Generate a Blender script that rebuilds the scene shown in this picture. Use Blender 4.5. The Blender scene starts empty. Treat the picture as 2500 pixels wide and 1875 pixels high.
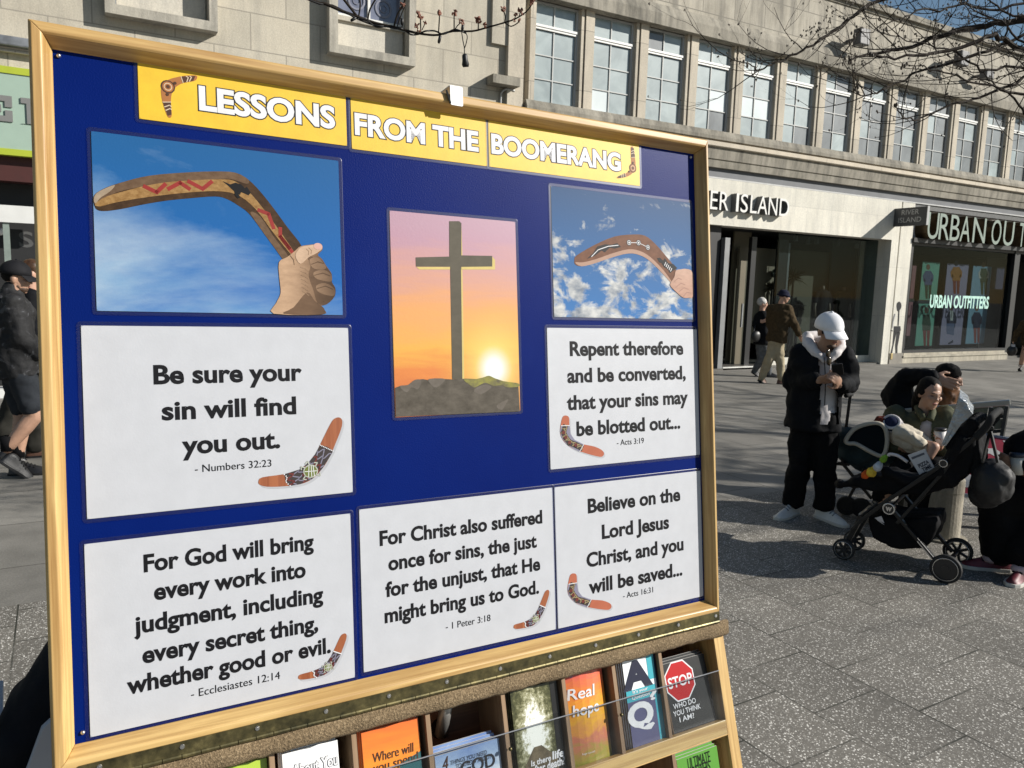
import bpy, bmesh, math, random
from mathutils import Vector as V, Matrix
from math import sin, cos, pi, radians
rng = random.Random(7)
scene = bpy.context.scene
COL = scene.collection

# ---------------------------------------------------------------- camera
# world: x along the shop facade, y towards the facade, z up; camera height 1.7 m
CAM = V((0, 0, 1.70))
FPX = 1878.0                                   # focal length in pixels of the 2500 x 1875 photograph
RX = V((0.87256105, -0.48762309, 0.02934162))  # camera right
RD = V((-0.03710281, -0.12604349, -0.99133063))  # camera down
RF = V((0.48709402, 0.86390784, -0.12807282))  # camera forward
cam_d = bpy.data.cameras.new('camera')
cam = bpy.data.objects.new('camera', cam_d); COL.objects.link(cam)
cam.matrix_world = Matrix(((RX.x, -RD.x, -RF.x, CAM.x), (RX.y, -RD.y, -RF.y, CAM.y), (RX.z, -RD.z, -RF.z, CAM.z), (0, 0, 0, 1)))
cam_d.sensor_width = 36; cam_d.lens = FPX / 2500 * 36
cam_d.clip_start = 0.02; cam_d.clip_end = 2000
cam_d.dof.use_dof = True; cam_d.dof.focus_distance = 1.5; cam_d.dof.aperture_fstop = 22
scene.camera = cam
# ---------------------------------------------------------------- light
TOSUN = V((0.706, -0.531, 0.463)).normalized()
world = bpy.data.worlds.new('World'); scene.world = world; world.use_nodes = True
wn = world.node_tree; bg = wn.nodes['Background']
sky = wn.nodes.new('ShaderNodeTexSky'); sky.sky_type = 'NISHITA'; sky.sun_disc = False
sky.sun_elevation = math.asin(TOSUN.z); sky.sun_rotation = math.atan2(TOSUN.x, TOSUN.y)
sky.ozone_density = 3.0; sky.dust_density = 0.2; sky.air_density = 1.3
wn.links.new(sky.outputs[0], bg.inputs[0]); bg.inputs[1].default_value = 0.055
sun_d = bpy.data.lights.new('sun', 'SUN'); sun_d.energy = 5.0; sun_d.angle = radians(0.53); sun_d.color = (1, .955, .88)
sun = bpy.data.objects.new('sun', sun_d); COL.objects.link(sun)
sun.rotation_euler = (-TOSUN).to_track_quat('-Z', 'Y').to_euler(); sun.location = (30, -25, 30)
scene.view_settings.view_transform = 'Standard'; scene.view_settings.look = 'None'
scene.view_settings.gamma = 1; scene.view_settings.exposure = 0.44
scene.cycles.max_bounces = 6; scene.cycles.transparent_max_bounces = 12

# ---------------------------------------------------------------- pixel -> place helpers (for real planes only)
def ray(p):
    return RX * ((p[0] - 1250) / FPX) + RD * ((p[1] - 937.5) / FPX) + RF
def on_y(p, Y):
    r = ray(p); return CAM + r * (Y / r.y)
def on_ground(p, z=0):
    r = ray(p); return CAM + r * ((z - CAM.z) / r.z)
def on_plane(p, O, n):
    r = ray(p); return CAM + r * ((O - CAM).dot(n) / r.dot(n))
def zoom(x0, y0, s):
    return lambda x, y: (x0 + x * s, y0 + y * s)
S9 = 900 / 2212
r1, r2, r3 = zoom(0, 0, S9), zoom(800, 0, S9), zoom(1600, 0, S9)
r4, r5, r6 = zoom(0, 600, S9), zoom(800, 600, S9), zoom(1600, 600, S9)
r7, r8, r9 = zoom(0, 1200, S9), zoom(800, 1200, S9), zoom(1600, 1200, S9)
a1, a2 = zoom(1720, 380, 400 / 2212), zoom(2100, 380, 400 / 2212)
a3, a4 = zoom(1740, 640, 400 / 2212), zoom(2120, 640, 380 / 2212)
a5, a6 = zoom(1280, 0, 400 / 2212), zoom(2100, 0, 400 / 2212)
zm = zoom(1880, 740, 620 / 1513)
zs = zoom(2000, 880, 500 / 1481)
zw = zoom(2080, 880, 300 / 2212)
zl = zoom(0, 600, 900 / 2212)
zt = zoom(760, 0, 580 / 2212)

# ---------------------------------------------------------------- mesh helpers
ORG = {}
def catmull(pts, k=4, closed=False):
    n = len(pts); out = []
    rngi = range(n) if closed else range(n - 1)
    for i in rngi:
        if closed: p = [pts[(i + j - 1) % n] for j in range(4)]
        else: p = [pts[max(0, i - 1)], pts[i], pts[i + 1], pts[min(n - 1, i + 2)]]
        for t in range(k):
            t /= k
            out.append(tuple(0.5 * (2 * b + (c - a) * t + (2 * a - 5 * b + 4 * c - d) * t * t + (3 * b - 3 * c + d - a) * t ** 3) for a, b, c, d in zip(*p)))
    if not closed: out.append(tuple(pts[-1]))
    return out

class MB:
    def __init__(s): s.v = []; s.f = []; s.m = []; s.mi = 0
    def add(s, vs, fs):
        o = len(s.v); s.v += [V(x) for x in vs]
        for f in fs: s.f.append([o + i for i in f]); s.m.append(s.mi)
        return s
    def poly(s, pts): return s.add(pts, [list(range(len(pts)))])
    def bx(s, x0, x1, y0, y1, z0, z1):
        return s.add([(x, y, z) for x in (x0, x1) for y in (y0, y1) for z in (z0, z1)],
                     [(0, 1, 3, 2), (4, 6, 7, 5), (0, 4, 5, 1), (2, 3, 7, 6), (0, 2, 6, 4), (1, 5, 7, 3)])
    def obx(s, M, sx, sy, sz):
        o = len(s.v); s.bx(-sx / 2, sx / 2, -sy / 2, sy / 2, -sz / 2, sz / 2)
        for i in range(o, len(s.v)): s.v[i] = M @ s.v[i]
        return s
    def bar(s, a, b, w, h=None, up=(0, 0, 1)):
        a = V(a); b = V(b); h = h or w; d = (b - a); L = d.length; d.normalize()
        u = V(up); x = d.cross(u)
        if x.length < 1e-4: x = d.cross(V((1, 0, 0)))
        x.normalize(); u = x.cross(d)
        M = Matrix(((d.x, x.x, u.x, 0), (d.y, x.y, u.y, 0), (d.z, x.z, u.z, 0), (0, 0, 0, 1))); M.translation = (a + b) / 2
        return s.obx(M, L, w, h)
    def loft(s, rings, cap=True, closed=False):
        n = len(rings[0]); vs = [p for r in rings for p in r]; fs = []
        for i in range(len(rings) - (0 if closed else 1)):
            j = (i + 1) % len(rings)
            for k in range(n):
                l = (k + 1) % n; fs.append((i * n + k, i * n + l, j * n + l, j * n + k))
        if cap and not closed:
            fs.append(tuple(range(n - 1, -1, -1))); fs.append(tuple((len(rings) - 1) * n + k for k in range(n)))
        return s.add(vs, fs)
    def tube(s, pts, rad, n=8, side=None, flat=1.0, closed=False):
        pts = [V(p) for p in pts]; N = len(pts)
        if not hasattr(rad, '__len__'): rad = [rad] * N
        rings = []; prev = None
        for i, p in enumerate(pts):
            if closed: d = pts[(i + 1) % N] - pts[i - 1]
            else: d = pts[min(i + 1, N - 1)] - pts[max(i - 1, 0)]
            if d.length < 1e-9: d = V((0, 0, 1))
            d.normalize()
            if side is not None: x = V(side)
            elif prev is not None: x = prev
            else: x = V((0, 0, 1)) if abs(d.z) < .9 else V((1, 0, 0))
            x = x - d * x.dot(d)
            if x.length < 1e-6: x = d.orthogonal()
            x.normalize(); prev = x; y = d.cross(x)
            rings.append([p + x * (rad[i] * cos(2 * pi * k / n)) + y * (rad[i] * flat * sin(2 * pi * k / n)) for k in range(n)])
        return s.loft(rings, closed=closed)
    def ell(s, c, r, R=None, n=14, m=10):
        c = V(c); R = R or Matrix.Identity(3)
        if not hasattr(r, '__len__'): r = (r, r, r)
        vs = [c + R @ V((0, 0, r[2]))]; fs = []
        for i in range(1, m):
            a = pi * i / m
            for k in range(n):
                b = 2 * pi * k / n; vs.append(c + R @ V((r[0] * sin(a) * cos(b), r[1] * sin(a) * sin(b), r[2] * cos(a))))
        vs.append(c + R @ V((0, 0, -r[2]))); L = len(vs) - 1
        for k in range(n):
            l = (k + 1) % n; fs.append((0, 1 + k, 1 + l)); fs.append((L, 1 + (m - 2) * n + l, 1 + (m - 2) * n + k))
            for i in range(m - 2): fs.append((1 + i * n + k, 1 + (i + 1) * n + k, 1 + (i + 1) * n + l, 1 + i * n + l))
        return s.add(vs, fs)
    def limb(s, pts, rad, n=12):                      # tapered limb with round joints
        for p, r in zip(pts, rad): s.ell(p, r, n=n, m=8)
        for i in range(len(pts) - 1): s.tube([pts[i], pts[i + 1]], [rad[i], rad[i + 1]], n)
        return s
    def cyl(s, a, b, r0, r1=None, n=20): return s.tube([a, b], [r0, r0 if r1 is None else r1], n)
    def disc_ring(s, c, ax, r0, r1, w, n=28):          # a flat ring (tyre, rim)
        ax = V(ax).normalized(); x = ax.orthogonal().normalized(); y = ax.cross(x); rings = []
        for k in range(n):
            d = x * cos(2 * pi * k / n) + y * sin(2 * pi * k / n)
            b = (r1 - r0) * .22
            rings.append([V(c) + d * r + ax * h for r, h in ((r0, -w / 2), (r1 - b, -w / 2), (r1, -w / 4), (r1, w / 4), (r1 - b, w / 2), (r0, w / 2))])
        return s.loft(rings, closed=True)
    def prism(s, pts2, f, depth):                      # f maps (u, w, d) to a point
        n = len(pts2); vs = [f(u, w, 0) for u, w in pts2] + [f(u, w, depth) for u, w in pts2]
        fs = [list(range(n)), list(range(2 * n - 1, n - 1, -1))] + [(i, n + i, n + (i + 1) % n, (i + 1) % n) for i in range(n)]
        return s.add(vs, fs)
    def mesh(s, name, M=None, smooth=False):
        me = bpy.data.meshes.new(name)
        inv = M.inverted() if M is not None else None
        me.from_pydata([tuple(inv @ v) if inv else tuple(v) for v in s.v], [], s.f)
        me.polygons.foreach_set('material_index', s.m)
        if smooth: me.polygons.foreach_set('use_smooth', [True] * len(s.f))
        bm = bmesh.new(); bm.from_mesh(me); bmesh.ops.recalc_face_normals(bm, faces=bm.faces) if s.v and not getattr(s, 'flat', False) else None
        bm.to_mesh(me); bm.free(); me.update(); return me
    def build(s, name, mat, parent=None, smooth=False, bevel=0, fuse=0, relax=4, puff=0, puff_size=.12, M=None, sub=0):
        Mw = ORG[parent] if parent is not None else (M if M is not None else Matrix.Identity(4))
        me = s.mesh(name, Mw, smooth)
        mats = mat if isinstance(mat, (list, tuple)) else [mat]
        for m in mats: me.materials.append(m)
        o = bpy.data.objects.new(name, me); COL.objects.link(o)
        if parent is not None: o.parent = parent
        else: o.matrix_world = Mw
        ORG[o] = Mw
        if fuse:
            r = o.modifiers.new('r', 'REMESH'); r.mode = 'VOXEL'; r.voxel_size = fuse; r.use_smooth_shade = True
            k = o.modifiers.new('k', 'SMOOTH'); k.factor = .5; k.iterations = relax
            if puff:
                t = bpy.data.textures.new('folds', 'CLOUDS'); t.noise_scale = puff_size
                d = o.modifiers.new('d', 'DISPLACE'); d.texture = t; d.strength = puff; d.mid_level = .5
            apply_mods(o)
        elif bevel or sub:
            if bevel:
                b = o.modifiers.new('b', 'BEVEL'); b.width = bevel; b.segments = 2; b.limit_method = 'ANGLE'; b.angle_limit = radians(35)
            if sub:
                b = o.modifiers.new('s', 'SUBSURF'); b.levels = sub; b.render_levels = sub
            apply_mods(o)
        return o
def apply_mods(o):
    dg = bpy.context.evaluated_depsgraph_get(); ev = o.evaluated_get(dg)
    me = bpy.data.meshes.new_from_object(ev); me.name = o.name
    old = o.data; mats = list(old.materials); o.modifiers.clear(); o.data = me
    if not me.materials:
        for m in mats: me.materials.append(m)
    bpy.data.meshes.remove(old)
def thing(name, label, cat, loc=(0, 0, 0), group=None, M=None):
    o = bpy.data.objects.new(name, None); COL.objects.link(o); o.empty_display_size = .1
    Mw = M if M is not None else Matrix.Translation(V(loc)); o.matrix_world = Mw; ORG[o] = Mw
    return tag(o, label, cat, group)
def tag(o, label, cat, group=None):
    o['label'] = label; o['category'] = cat
    if group: o['group'] = group
    return o
def struct(o): o['kind'] = 'structure'; return o

# ---------------------------------------------------------------- material helpers
def nmat(name):
    m = bpy.data.materials.new(name); m.use_nodes = True
    return m, m.node_tree, m.node_tree.nodes['Principled BSDF']
def N(t, typ, **kw):
    n = t.nodes.new(typ)
    for k, v in kw.items():
        if k in n.inputs: n.inputs[k].default_value = v
        else: setattr(n, k, v)
    return n
def rgba(c): return (*c, 1)
def mixc(t, fac, a, b, mode='MIX'):
    n = t.nodes.new('ShaderNodeMix'); n.data_type = 'RGBA'; n.blend_type = mode
    for i, v in ((0, fac), (6, a), (7, b)):
        if isinstance(v, bpy.types.NodeSocket): t.links.new(v, n.inputs[i])
        else: n.inputs[i].default_value = rgba(v) if isinstance(v, tuple) and len(v) == 3 else v
    return n.outputs[2]
def ramp(t, src, stops, interp='LINEAR'):
    n = t.nodes.new('ShaderNodeValToRGB'); n.color_ramp.interpolation = interp; e = n.color_ramp.elements
    while len(e) < len(stops): e.new(.5)
    for x, (p, c) in zip(e, stops): x.position = p; x.color = rgba(c) if len(c) == 3 else c
    t.links.new(src, n.inputs[0]); return n.outputs[0]
def coords(t, scale=(1, 1, 1), rot=(0, 0, 0), loc=(0, 0, 0), kind='Object'):
    tc = t.nodes.new('ShaderNodeTexCoord'); mp = t.nodes.new('ShaderNodeMapping')
    mp.inputs['Scale'].default_value = scale; mp.inputs['Rotation'].default_value = rot; mp.inputs['Location'].default_value = loc
    t.links.new(tc.outputs[kind], mp.inputs[0]); return mp.outputs[0]
def noise(t, vec, scale, detail=4, rough=.55, dist=0):
    n = N(t, 'ShaderNodeTexNoise', Scale=scale, Detail=detail, Roughness=rough, Distortion=dist)
    if vec is not None: t.links.new(vec, n.inputs['Vector'])
    return n.outputs[0]
def bump(t, p, h, strength, dist=.01):
    b = N(t, 'ShaderNodeBump', Strength=strength, Distance=dist); t.links.new(h, b.inputs['Height']); t.links.new(b.outputs[0], p.inputs['Normal'])
def mat(name, col, rough=.6, metal=0, vary=.12, vs=6, bs=0, bst=.2, spec=.5, coat=0, bd=.004):
    if rough >= .75: spec = .15
    m, t, p = nmat(name); vec = coords(t)
    p.inputs['Roughness'].default_value = rough; p.inputs['Metallic'].default_value = metal; p.inputs['Specular IOR Level'].default_value = spec
    if coat: p.inputs['Coat Weight'].default_value = coat; p.inputs['Coat Roughness'].default_value = .08
    if vary:
        f = noise(t, vec, vs, 5)
        c = ramp(t, f, [(.3, tuple(x * (1 - vary) for x in col)), (.7, tuple(min(1, x * (1 + vary)) for x in col))])
        t.links.new(c, p.inputs['Base Color'])
    else: p.inputs['Base Color'].default_value = rgba(col)
    if bs: bump(t, p, noise(t, vec, bs, 3), bst, bd)
    return m
def ink(name, col, rough=.5): return mat(name, tuple(x * .82 for x in col), rough, spec=.18, vary=.06, vs=40)
def glassy(name, tint, op, rough=.03, ior=1.45):
    m, t, p = nmat(name); t.nodes.remove(p)
    tr = t.nodes.new('ShaderNodeBsdfTransparent'); tr.inputs[0].default_value = rgba(tint)
    gl = t.nodes.new('ShaderNodeBsdfGlossy'); gl.inputs['Roughness'].default_value = rough; gl.inputs[0].default_value = (1, 1, 1, 1)
    lw = t.nodes.new('ShaderNodeLayerWeight'); lw.inputs[0].default_value = .5
    pw = t.nodes.new('ShaderNodeMath'); pw.operation = 'POWER'; pw.inputs[1].default_value = 5; t.links.new(lw.outputs['Facing'], pw.inputs[0])
    mt = t.nodes.new('ShaderNodeMath'); mt.operation = 'MULTIPLY_ADD'; mt.inputs[1].default_value = .9 * op; mt.inputs[2].default_value = .04 * op; mt.use_clamp = True
    t.links.new(pw.outputs[0], mt.inputs[0])
    mx = t.nodes.new('ShaderNodeMixShader'); t.links.new(mt.outputs[0], mx.inputs[0]); t.links.new(tr.outputs[0], mx.inputs[1]); t.links.new(gl.outputs[0], mx.inputs[2])
    t.links.new(mx.outputs[0], t.nodes['Material Output'].inputs[0]); return m

# ---------------------------------------------------------------- lettering from the built-in font
_txt = {}
def glyphs(s, bold=0.0, shear=0.0):
    key = (s, bold, shear)
    if key not in _txt:
        c = bpy.data.curves.new('t', 'FONT'); c.body = s; c.size = 1; c.offset = bold; c.shear = shear; c.resolution_u = 4
        o = bpy.data.objects.new('t', c); COL.objects.link(o)
        me = bpy.data.meshes.new_from_object(o.evaluated_get(bpy.context.evaluated_depsgraph_get()))
        _txt[key] = ([(v.co.x, v.co.y) for v in me.vertices], [tuple(f.vertices) for f in me.polygons])
        bpy.data.meshes.remove(me); bpy.data.objects.remove(o); bpy.data.curves.remove(c)
    return _txt[key]
_h = glyphs('H')[0]; CAPH = max(y for x, y in _h) - min(y for x, y in _h)
def letters(mb, s, fr, x0, x1, y0, y1, cap, bold=0.0, depth=0, shear=0.0, grow=0.0):
    """write s between (x0,y0) and (x1,y1) on the frame fr(u, w, d)"""
    vs, fs = glyphs(s, bold, shear); base = glyphs(s, 0, shear)[0]
    a = min(x for x, y in base); b = max(x for x, y in base); k = (x1 - x0) / (b - a); ky = cap / CAPH
    P = lambda x, y, d: fr(x0 + (x - a) * k, y0 + (y1 - y0) * (x - a) / (b - a) + y * ky, d)
    mb.add([P(x, y, 0) for x, y in vs], fs)
    if depth:
        n = len(vs); cnt = {}
        for f in fs:
            for i in range(len(f)):
                e = (f[i], f[(i + 1) % len(f)]); cnt[e] = 1
        mb.add([P(x, y, d) for d in (0, depth) for x, y in vs], [(e[0], e[1], e[1] + n, e[0] + n) for e in cnt if (e[1], e[0]) not in cnt])

# ================================================================ DISPLAY BOARD
def frame_m(X, Y, O):
    X = V(X).normalized(); Y = V(Y); Y = (Y - X * Y.dot(X)).normalized(); Z = X.cross(Y)
    return Matrix(((X.x, Y.x, Z.x, O[0]), (X.y, Y.y, Z.y, O[1]), (X.z, Y.z, Z.z, O[2]), (0, 0, 0, 1)))
MBD = frame_m((0.999804, 0.016288, -0.011261), (-0.017622, 0.991253, -0.130796), (0.001098, 1.351671, 1.618374))
def bframe(M):
    O = M.translation.copy(); X = M.col[0].to_3d(); Y = M.col[1].to_3d(); Z = M.col[2].to_3d()
    P = lambda u, w, d=0: O + X * u + Z * w + Y * d          # d < 0 is towards the viewer
    def Q(p, d=0):                                            # photo pixel -> (u, w) on the plane at depth d
        q = on_plane(p, O + Y * d, Y) - O
        return (q.dot(X), q.dot(Z))
    return P, Q
BP, BQ = bframe(MBD)
_a = radians(10)
MRK = frame_m(MBD.col[0].to_3d(), MBD.col[1].to_3d() * cos(_a) - MBD.col[2].to_3d() * sin(_a) * -1, BP(0, -.69))
MRK = frame_m(MBD.col[0].to_3d(), MBD.col[1].to_3d() * cos(_a) - MBD.col[2].to_3d() * sin(_a), BP(0, -.69))
RP, RQ = bframe(MRK)

def wood(name, c1, c2, axis, rough=.5, coat=.15):
    m, t, p = nmat(name); sc = {'u': (1.2, 34, 34), 'w': (34, 34, 1.2)}[axis]
    vec = coords(t, sc); f = noise(t, vec, 2.2, 5, .6, .6); f2 = noise(t, coords(t), 9, 3)
    c = ramp(t, f, [(.32, c1), (.5, tuple((a + b) / 2 for a, b in zip(c1, c2))), (.62, c2)])
    c = mixc(t, f2, c, (.86, .8, .72), 'MULTIPLY')
    k_ = ramp(t, noise(t, coords(t, tuple(x * .18 for x in sc)), 1.1, 3), [(.68, (1, 1, 1)), (.74, (.62, .5, .36))]); c = mixc(t, 1.0, c, k_, 'MULTIPLY')
    t.links.new(c, p.inputs['Base Color']); p.inputs['Roughness'].default_value = rough; p.inputs['Coat Weight'].default_value = coat; p.inputs['Coat Roughness'].default_value = .25
    bump(t, p, f, .25, .002); return m
PINE_U = wood('pine_across', (.36, .205, .065), (.63, .435, .175), 'u'); PINE_W = wood('pine_upright', (.36, .205, .065), (.63, .435, .175), 'w')
DARKW = wood('red_brown_ply', (.13, .055, .022), (.22, .10, .045), 'u', .6, 0); DIVW = wood('divider_ply', (.2, .125, .07), (.3, .2, .12), 'w', .6, 0)
def blue_panel():
    m, t, p = nmat('blue_panel_paint'); vec = coords(t)
    f = noise(t, vec, 3.5, 6, .6); c = ramp(t, f, [(.35, (.0005, .009, .105)), (.75, (.001, .012, .125))])
    sm = ramp(t, noise(t, coords(t, (1, 1, .7)), 7, 6, .7), [(.62, (0, 0, 0)), (.8, (1, 1, 1))])
    c = mixc(t, mixc(t, .12, (0, 0, 0), sm), c, (.012, .03, .15)); t.links.new(c, p.inputs['Base Color'])
    p.inputs['Roughness'].default_value = .40; p.inputs['Specular IOR Level'].default_value = .07
    bump(t, p, noise(t, vec, 380, 2), .3, .0012); return m
BLUE = blue_panel()
PAPER = mat('sheet_paper', (.46, .47, .50), .5, vary=.035, vs=26, bs=300, bst=.12, bd=.001)
YEL = mat('yellow_card', (.66, .42, .016), .5, vary=.07, vs=30, bs=300, bst=.1, bd=.001)
BLACKINK = ink('black_ink', (.008, .008, .01)); WHITEINK = ink('white_ink', (.80, .80, .82)); GREYINK = ink('soft_black_ink', (.03, .03, .035))
POUCH = glassy('clear_laminate', (.82, .84, .90), .55, .35, 1.5)
STEEL = mat('screw_steel', (.5, .5, .5), .35, 1, 0); WHITEMET = mat('white_painted_metal', (.78, .78, .78), .4, .1, .06, 20)
def rusty_brass():
    m, t, p = nmat('tarnished_brass'); f = noise(t, coords(t, (1, 1, 1)), 30, 6, .7)
    c = ramp(t, f, [(.35, (.045, .042, .022)), (.55, (.13, .11, .05)), (.75, (.30, .25, .11))]); t.links.new(c, p.inputs['Base Color'])
    p.inputs['Metallic'].default_value = .75; p.inputs['Roughness'].default_value = .42; return m
BRASS = rusty_brass()
def felt_mat():
    m, t, p = nmat('brown_felt'); f = noise(t, coords(t), 260, 3, .7); g = noise(t, coords(t), 12, 4)
    c = ramp(t, f, [(.3, (.12, .085, .045)), (.55, (.24, .175, .10)), (.75, (.48, .37, .23))]); c = mixc(t, g, c, (.8, .75, .7), 'MULTIPLY')
    t.links.new(c, p.inputs['Base Color']); p.inputs['Roughness'].default_value = .95; bump(t, p, f, 1, .004); return m
FELT = felt_mat()

board = thing('display_board', 'large blue display board in a varnished pine frame with a booklet rack under it', 'display board', M=MBD)
U0, U1, W0, W1 = -.056, 1.294, -.668, .447                # outer frame
mb = MB(); f = lambda a, b, c, d, y: [BP(a, c, y), BP(b, c, y), BP(b, d, y), BP(a, d, y)]
mb.add([BP(*q) for q in [(u, w, y) for u in (U0 + .005, U1 - .005) for y in (.0, .012) for w in (W0 + .005, W1 - .005)]], [(0, 1, 3, 2), (4, 6, 7, 5), (0, 4, 5, 1), (2, 3, 7, 6), (0, 2, 6, 4), (1, 5, 7, 3)])
mb.build('panel', BLUE, board)
PROF = [(0, .022), (0, -.024), (.004, -.028), (.0155, -.028), (.0185, -.0255), (.030, -.001), (.030, .022)]   # (inwards, depth)
def rail(name, side, m):
    rings = []
    for end in (0, 1):
        ring = []
        for (a, y), ar in zip(PROF, (0, 0, .002, .0075, .0095, .021, .021)):
            if side == 'l': p = (U0 + a, W0 + a if end == 0 else W1 - a)
            elif side == 'r': p = (U1 - ar, W0 + a if end == 0 else W1 - a)
            elif side == 't': p = (U0 + a if end == 0 else U1 - ar, W1 - a)
            else: p = (U0 + a if end == 0 else U1 - ar, W0 + a)
            ring.append(BP(p[0], p[1], y))
        rings.append(ring)
    MB().loft(rings).build(name, m, board, bevel=.0012)
rail('frame_stile', 'l', PINE_W); rail('frame_stile', 'r', PINE_W); rail('frame_rail', 't', PINE_U); rail('frame_rail', 'b', PINE_U)
for u, w in ((-.018, .408), (1.262, .408), (-.015, -.622)):
    mb = MB(); mb.ell(BP(u, w, -.0015), .0035, n=10, m=6); mb.build('screw', STEEL, board, smooth=True)
# piano hinge
mb = MB()
mb.add([BP(u, w, y) for u in (-.022, 1.289) for w in (-.660, -.680) for y in (-.0285, -.031)], [(0, 1, 3, 2), (4, 6, 7, 5), (0, 4, 5, 1), (2, 3, 7, 6), (0, 2, 6, 4), (1, 5, 7, 3)])
h = mb.build('hinge_leaf', BRASS, board)
mb = MB(); n = 46
for i in range(n):
    a = -.022 + 1.311 * i / n; b = a + 1.311 / n - .0012
    mb.tube([BP(a, -.6835, -.029), BP(b, -.6835, -.029)], .0042, 10)
mb.build('hinge_knuckles', BRASS, h, smooth=False)
for i in range(12):
    u = .005 + i * (1.272 / 11)
    mb = MB(); mb.tube([BP(u, -.668, -.0312), BP(u, -.668, -.0326)], [.0042, .0034], 12); mb.tube([BP(u, -.668, -.0326), BP(u, -.668, -.0328)], [.0015, .0014], 6)
    mb.build('hinge_screw', STEEL, board)
# back latch at the right edge, rear props
mb = MB(); mb.bar(BP(1.315, -.70, .02), BP(1.318, -.80, .02), .012, .02); mb.build('latch', mat('black_strap', (.02, .02, .02), .7), board)
for u in (.05, 1.2):
    MB().bar(BP(u, .2, .03), V((BP(u, .2, .03).x, BP(u, .2, .03).y + .75, 0.0)), .035, .025).build('prop_leg', PINE_W, board)

# booklet rack, leaning a little further out
def rbox(mb, u0, u1, w0, w1, y0, y1):
    return mb.add([RP(u, w, y) for u in (u0, u1) for w in (w0, w1) for y in (y0, y1)], [(0, 1, 3, 2), (4, 6, 7, 5), (0, 4, 5, 1), (2, 3, 7, 6), (0, 2, 6, 4), (1, 5, 7, 3)])
DY = .0
rack = thing('booklet_rack', 'open pine booklet rack with small compartments hinged under the blue board', 'rack', M=MRK)
mb = MB(); nU = 90; vs = []; fs = []
for i in range(nU + 1):
    u = U0 - .002 + (1.325 - U0) * i / nU; e = .0022 * rng.random()
    for w, y in ((.0, -.020), (-.004, -.026), (-.03 - e, -.022), (-.036 - e * 1.5, -.012), (-.034, .02)): vs.append(RP(u, w, y + .002 * sin(i * .7)))
for i in range(nU):
    for k in range(4): fs.append((i * 5 + k, i * 5 + k + 1, i * 5 + k + 6, i * 5 + k + 5))
mb.add(vs, fs); mb.build('felt_strip', FELT, rack, smooth=True)
SH = RQ(r9(420, 1366))[1]; RT = .034                         # top of the shelf rail
for u0, u1 in ((1.289, 1.320), (-.056, -.028)): rbox(MB(), u0, u1, -.60, -.012, -.004, .12).build('side_panel', PINE_W, rack, bevel=.001)
rbox(MB(), -.028, 1.289, -.60, -.012, .112, .12).build('back_panel', DARKW, rack)
rbox(MB(), -.028, 1.289, -.012, -.004, .002, .12).build('top_panel', DARKW, rack)
for k in range(2):
    rbox(MB(), -.028, 1.289, SH - RT - k * .27, SH - k * .27, -.004, .012).build('shelf_rail', PINE_U, rack, bevel=.001)
    rbox(MB(), -.028, 1.289, SH - RT - k * .27, SH - .022 - k * .27, .012, .112).build('shelf', DIVW, rack)
DIV = [RQ(p)[0] for p in (n for n in [zoom(400, 1650, 600 / 2212)(965, 640), zoom(400, 1650, 600 / 2212)(1700, 420), r8(595, 1300), r8(1045, 1170), r8(1405, 1060), r8(1705, 985), r8(1985, 920)])]
DIV = [DIV[0] - .15, DIV[0] - .30] + DIV
for u in DIV:
    rbox(MB(), u - .0045, u + .0045, SH - .02, -.02, .0, .111).build('divider', DIVW, rack)
    rbox(MB(), u - .0045, u + .0045, SH - .27, SH - RT, .0, .111).build('divider', DIVW, rack)
PX = RQ(r9(380, 1075), -.005)[1]
PERSPEX = glassy('clear_perspex', (.90, .915, .925), .55, .04, 1.49); PEDGE = mat('perspex_edge', (.22, .23, .25), .3, 0, 0)
rbox(MB(), -.028, 1.289, SH - .03, PX, -.0065, -.0045).build('perspex_guard', PERSPEX, rack)
rbox(MB(), -.028, 1.289, PX, PX + .0016, -.0068, -.0042).build('perspex_edge', PEDGE, rack)
rbox(MB(), -.028, 1.289, SH - .30, SH - .185, -.0065, -.0045).build('perspex_guard', PERSPEX, rack)
for u in DIV[3::2]:
    q = RP(u, PX - .03, -.0075); MB().ell(q, .004, n=10, m=6).build('guard_screw', BRASS, rack, smooth=True)
um = (DIV[4] + DIV[5]) / 2 - .02
MB().tube([RP(um + .004, -.035, .05), RP(um + .006, -.115, .105)], .013, 16).build('pole', mat('grey_tube', (.32, .31, .29), .4, .6), rack, smooth=True)
MB().tube([RP(um + .006, -.105, .1115), RP(um + .006, -.105, .1105)], .02, 18).build('pole_hole', mat('hole_edge', (.02, .012, .008), .9), rack)
rbox(MB(), DIV[4] - .05, DIV[5] + .055, -.040, -.034, .0, .018).build('bracket_strip', WHITEMET, rack)
for u in (-.04, 1.3): MB().bar(RP(u, -.60, .03), V((RP(u, -.6, .03).x, RP(u, -.6, .03).y, 0)), .035, .03).build('leg', PINE_W, rack)

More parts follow.
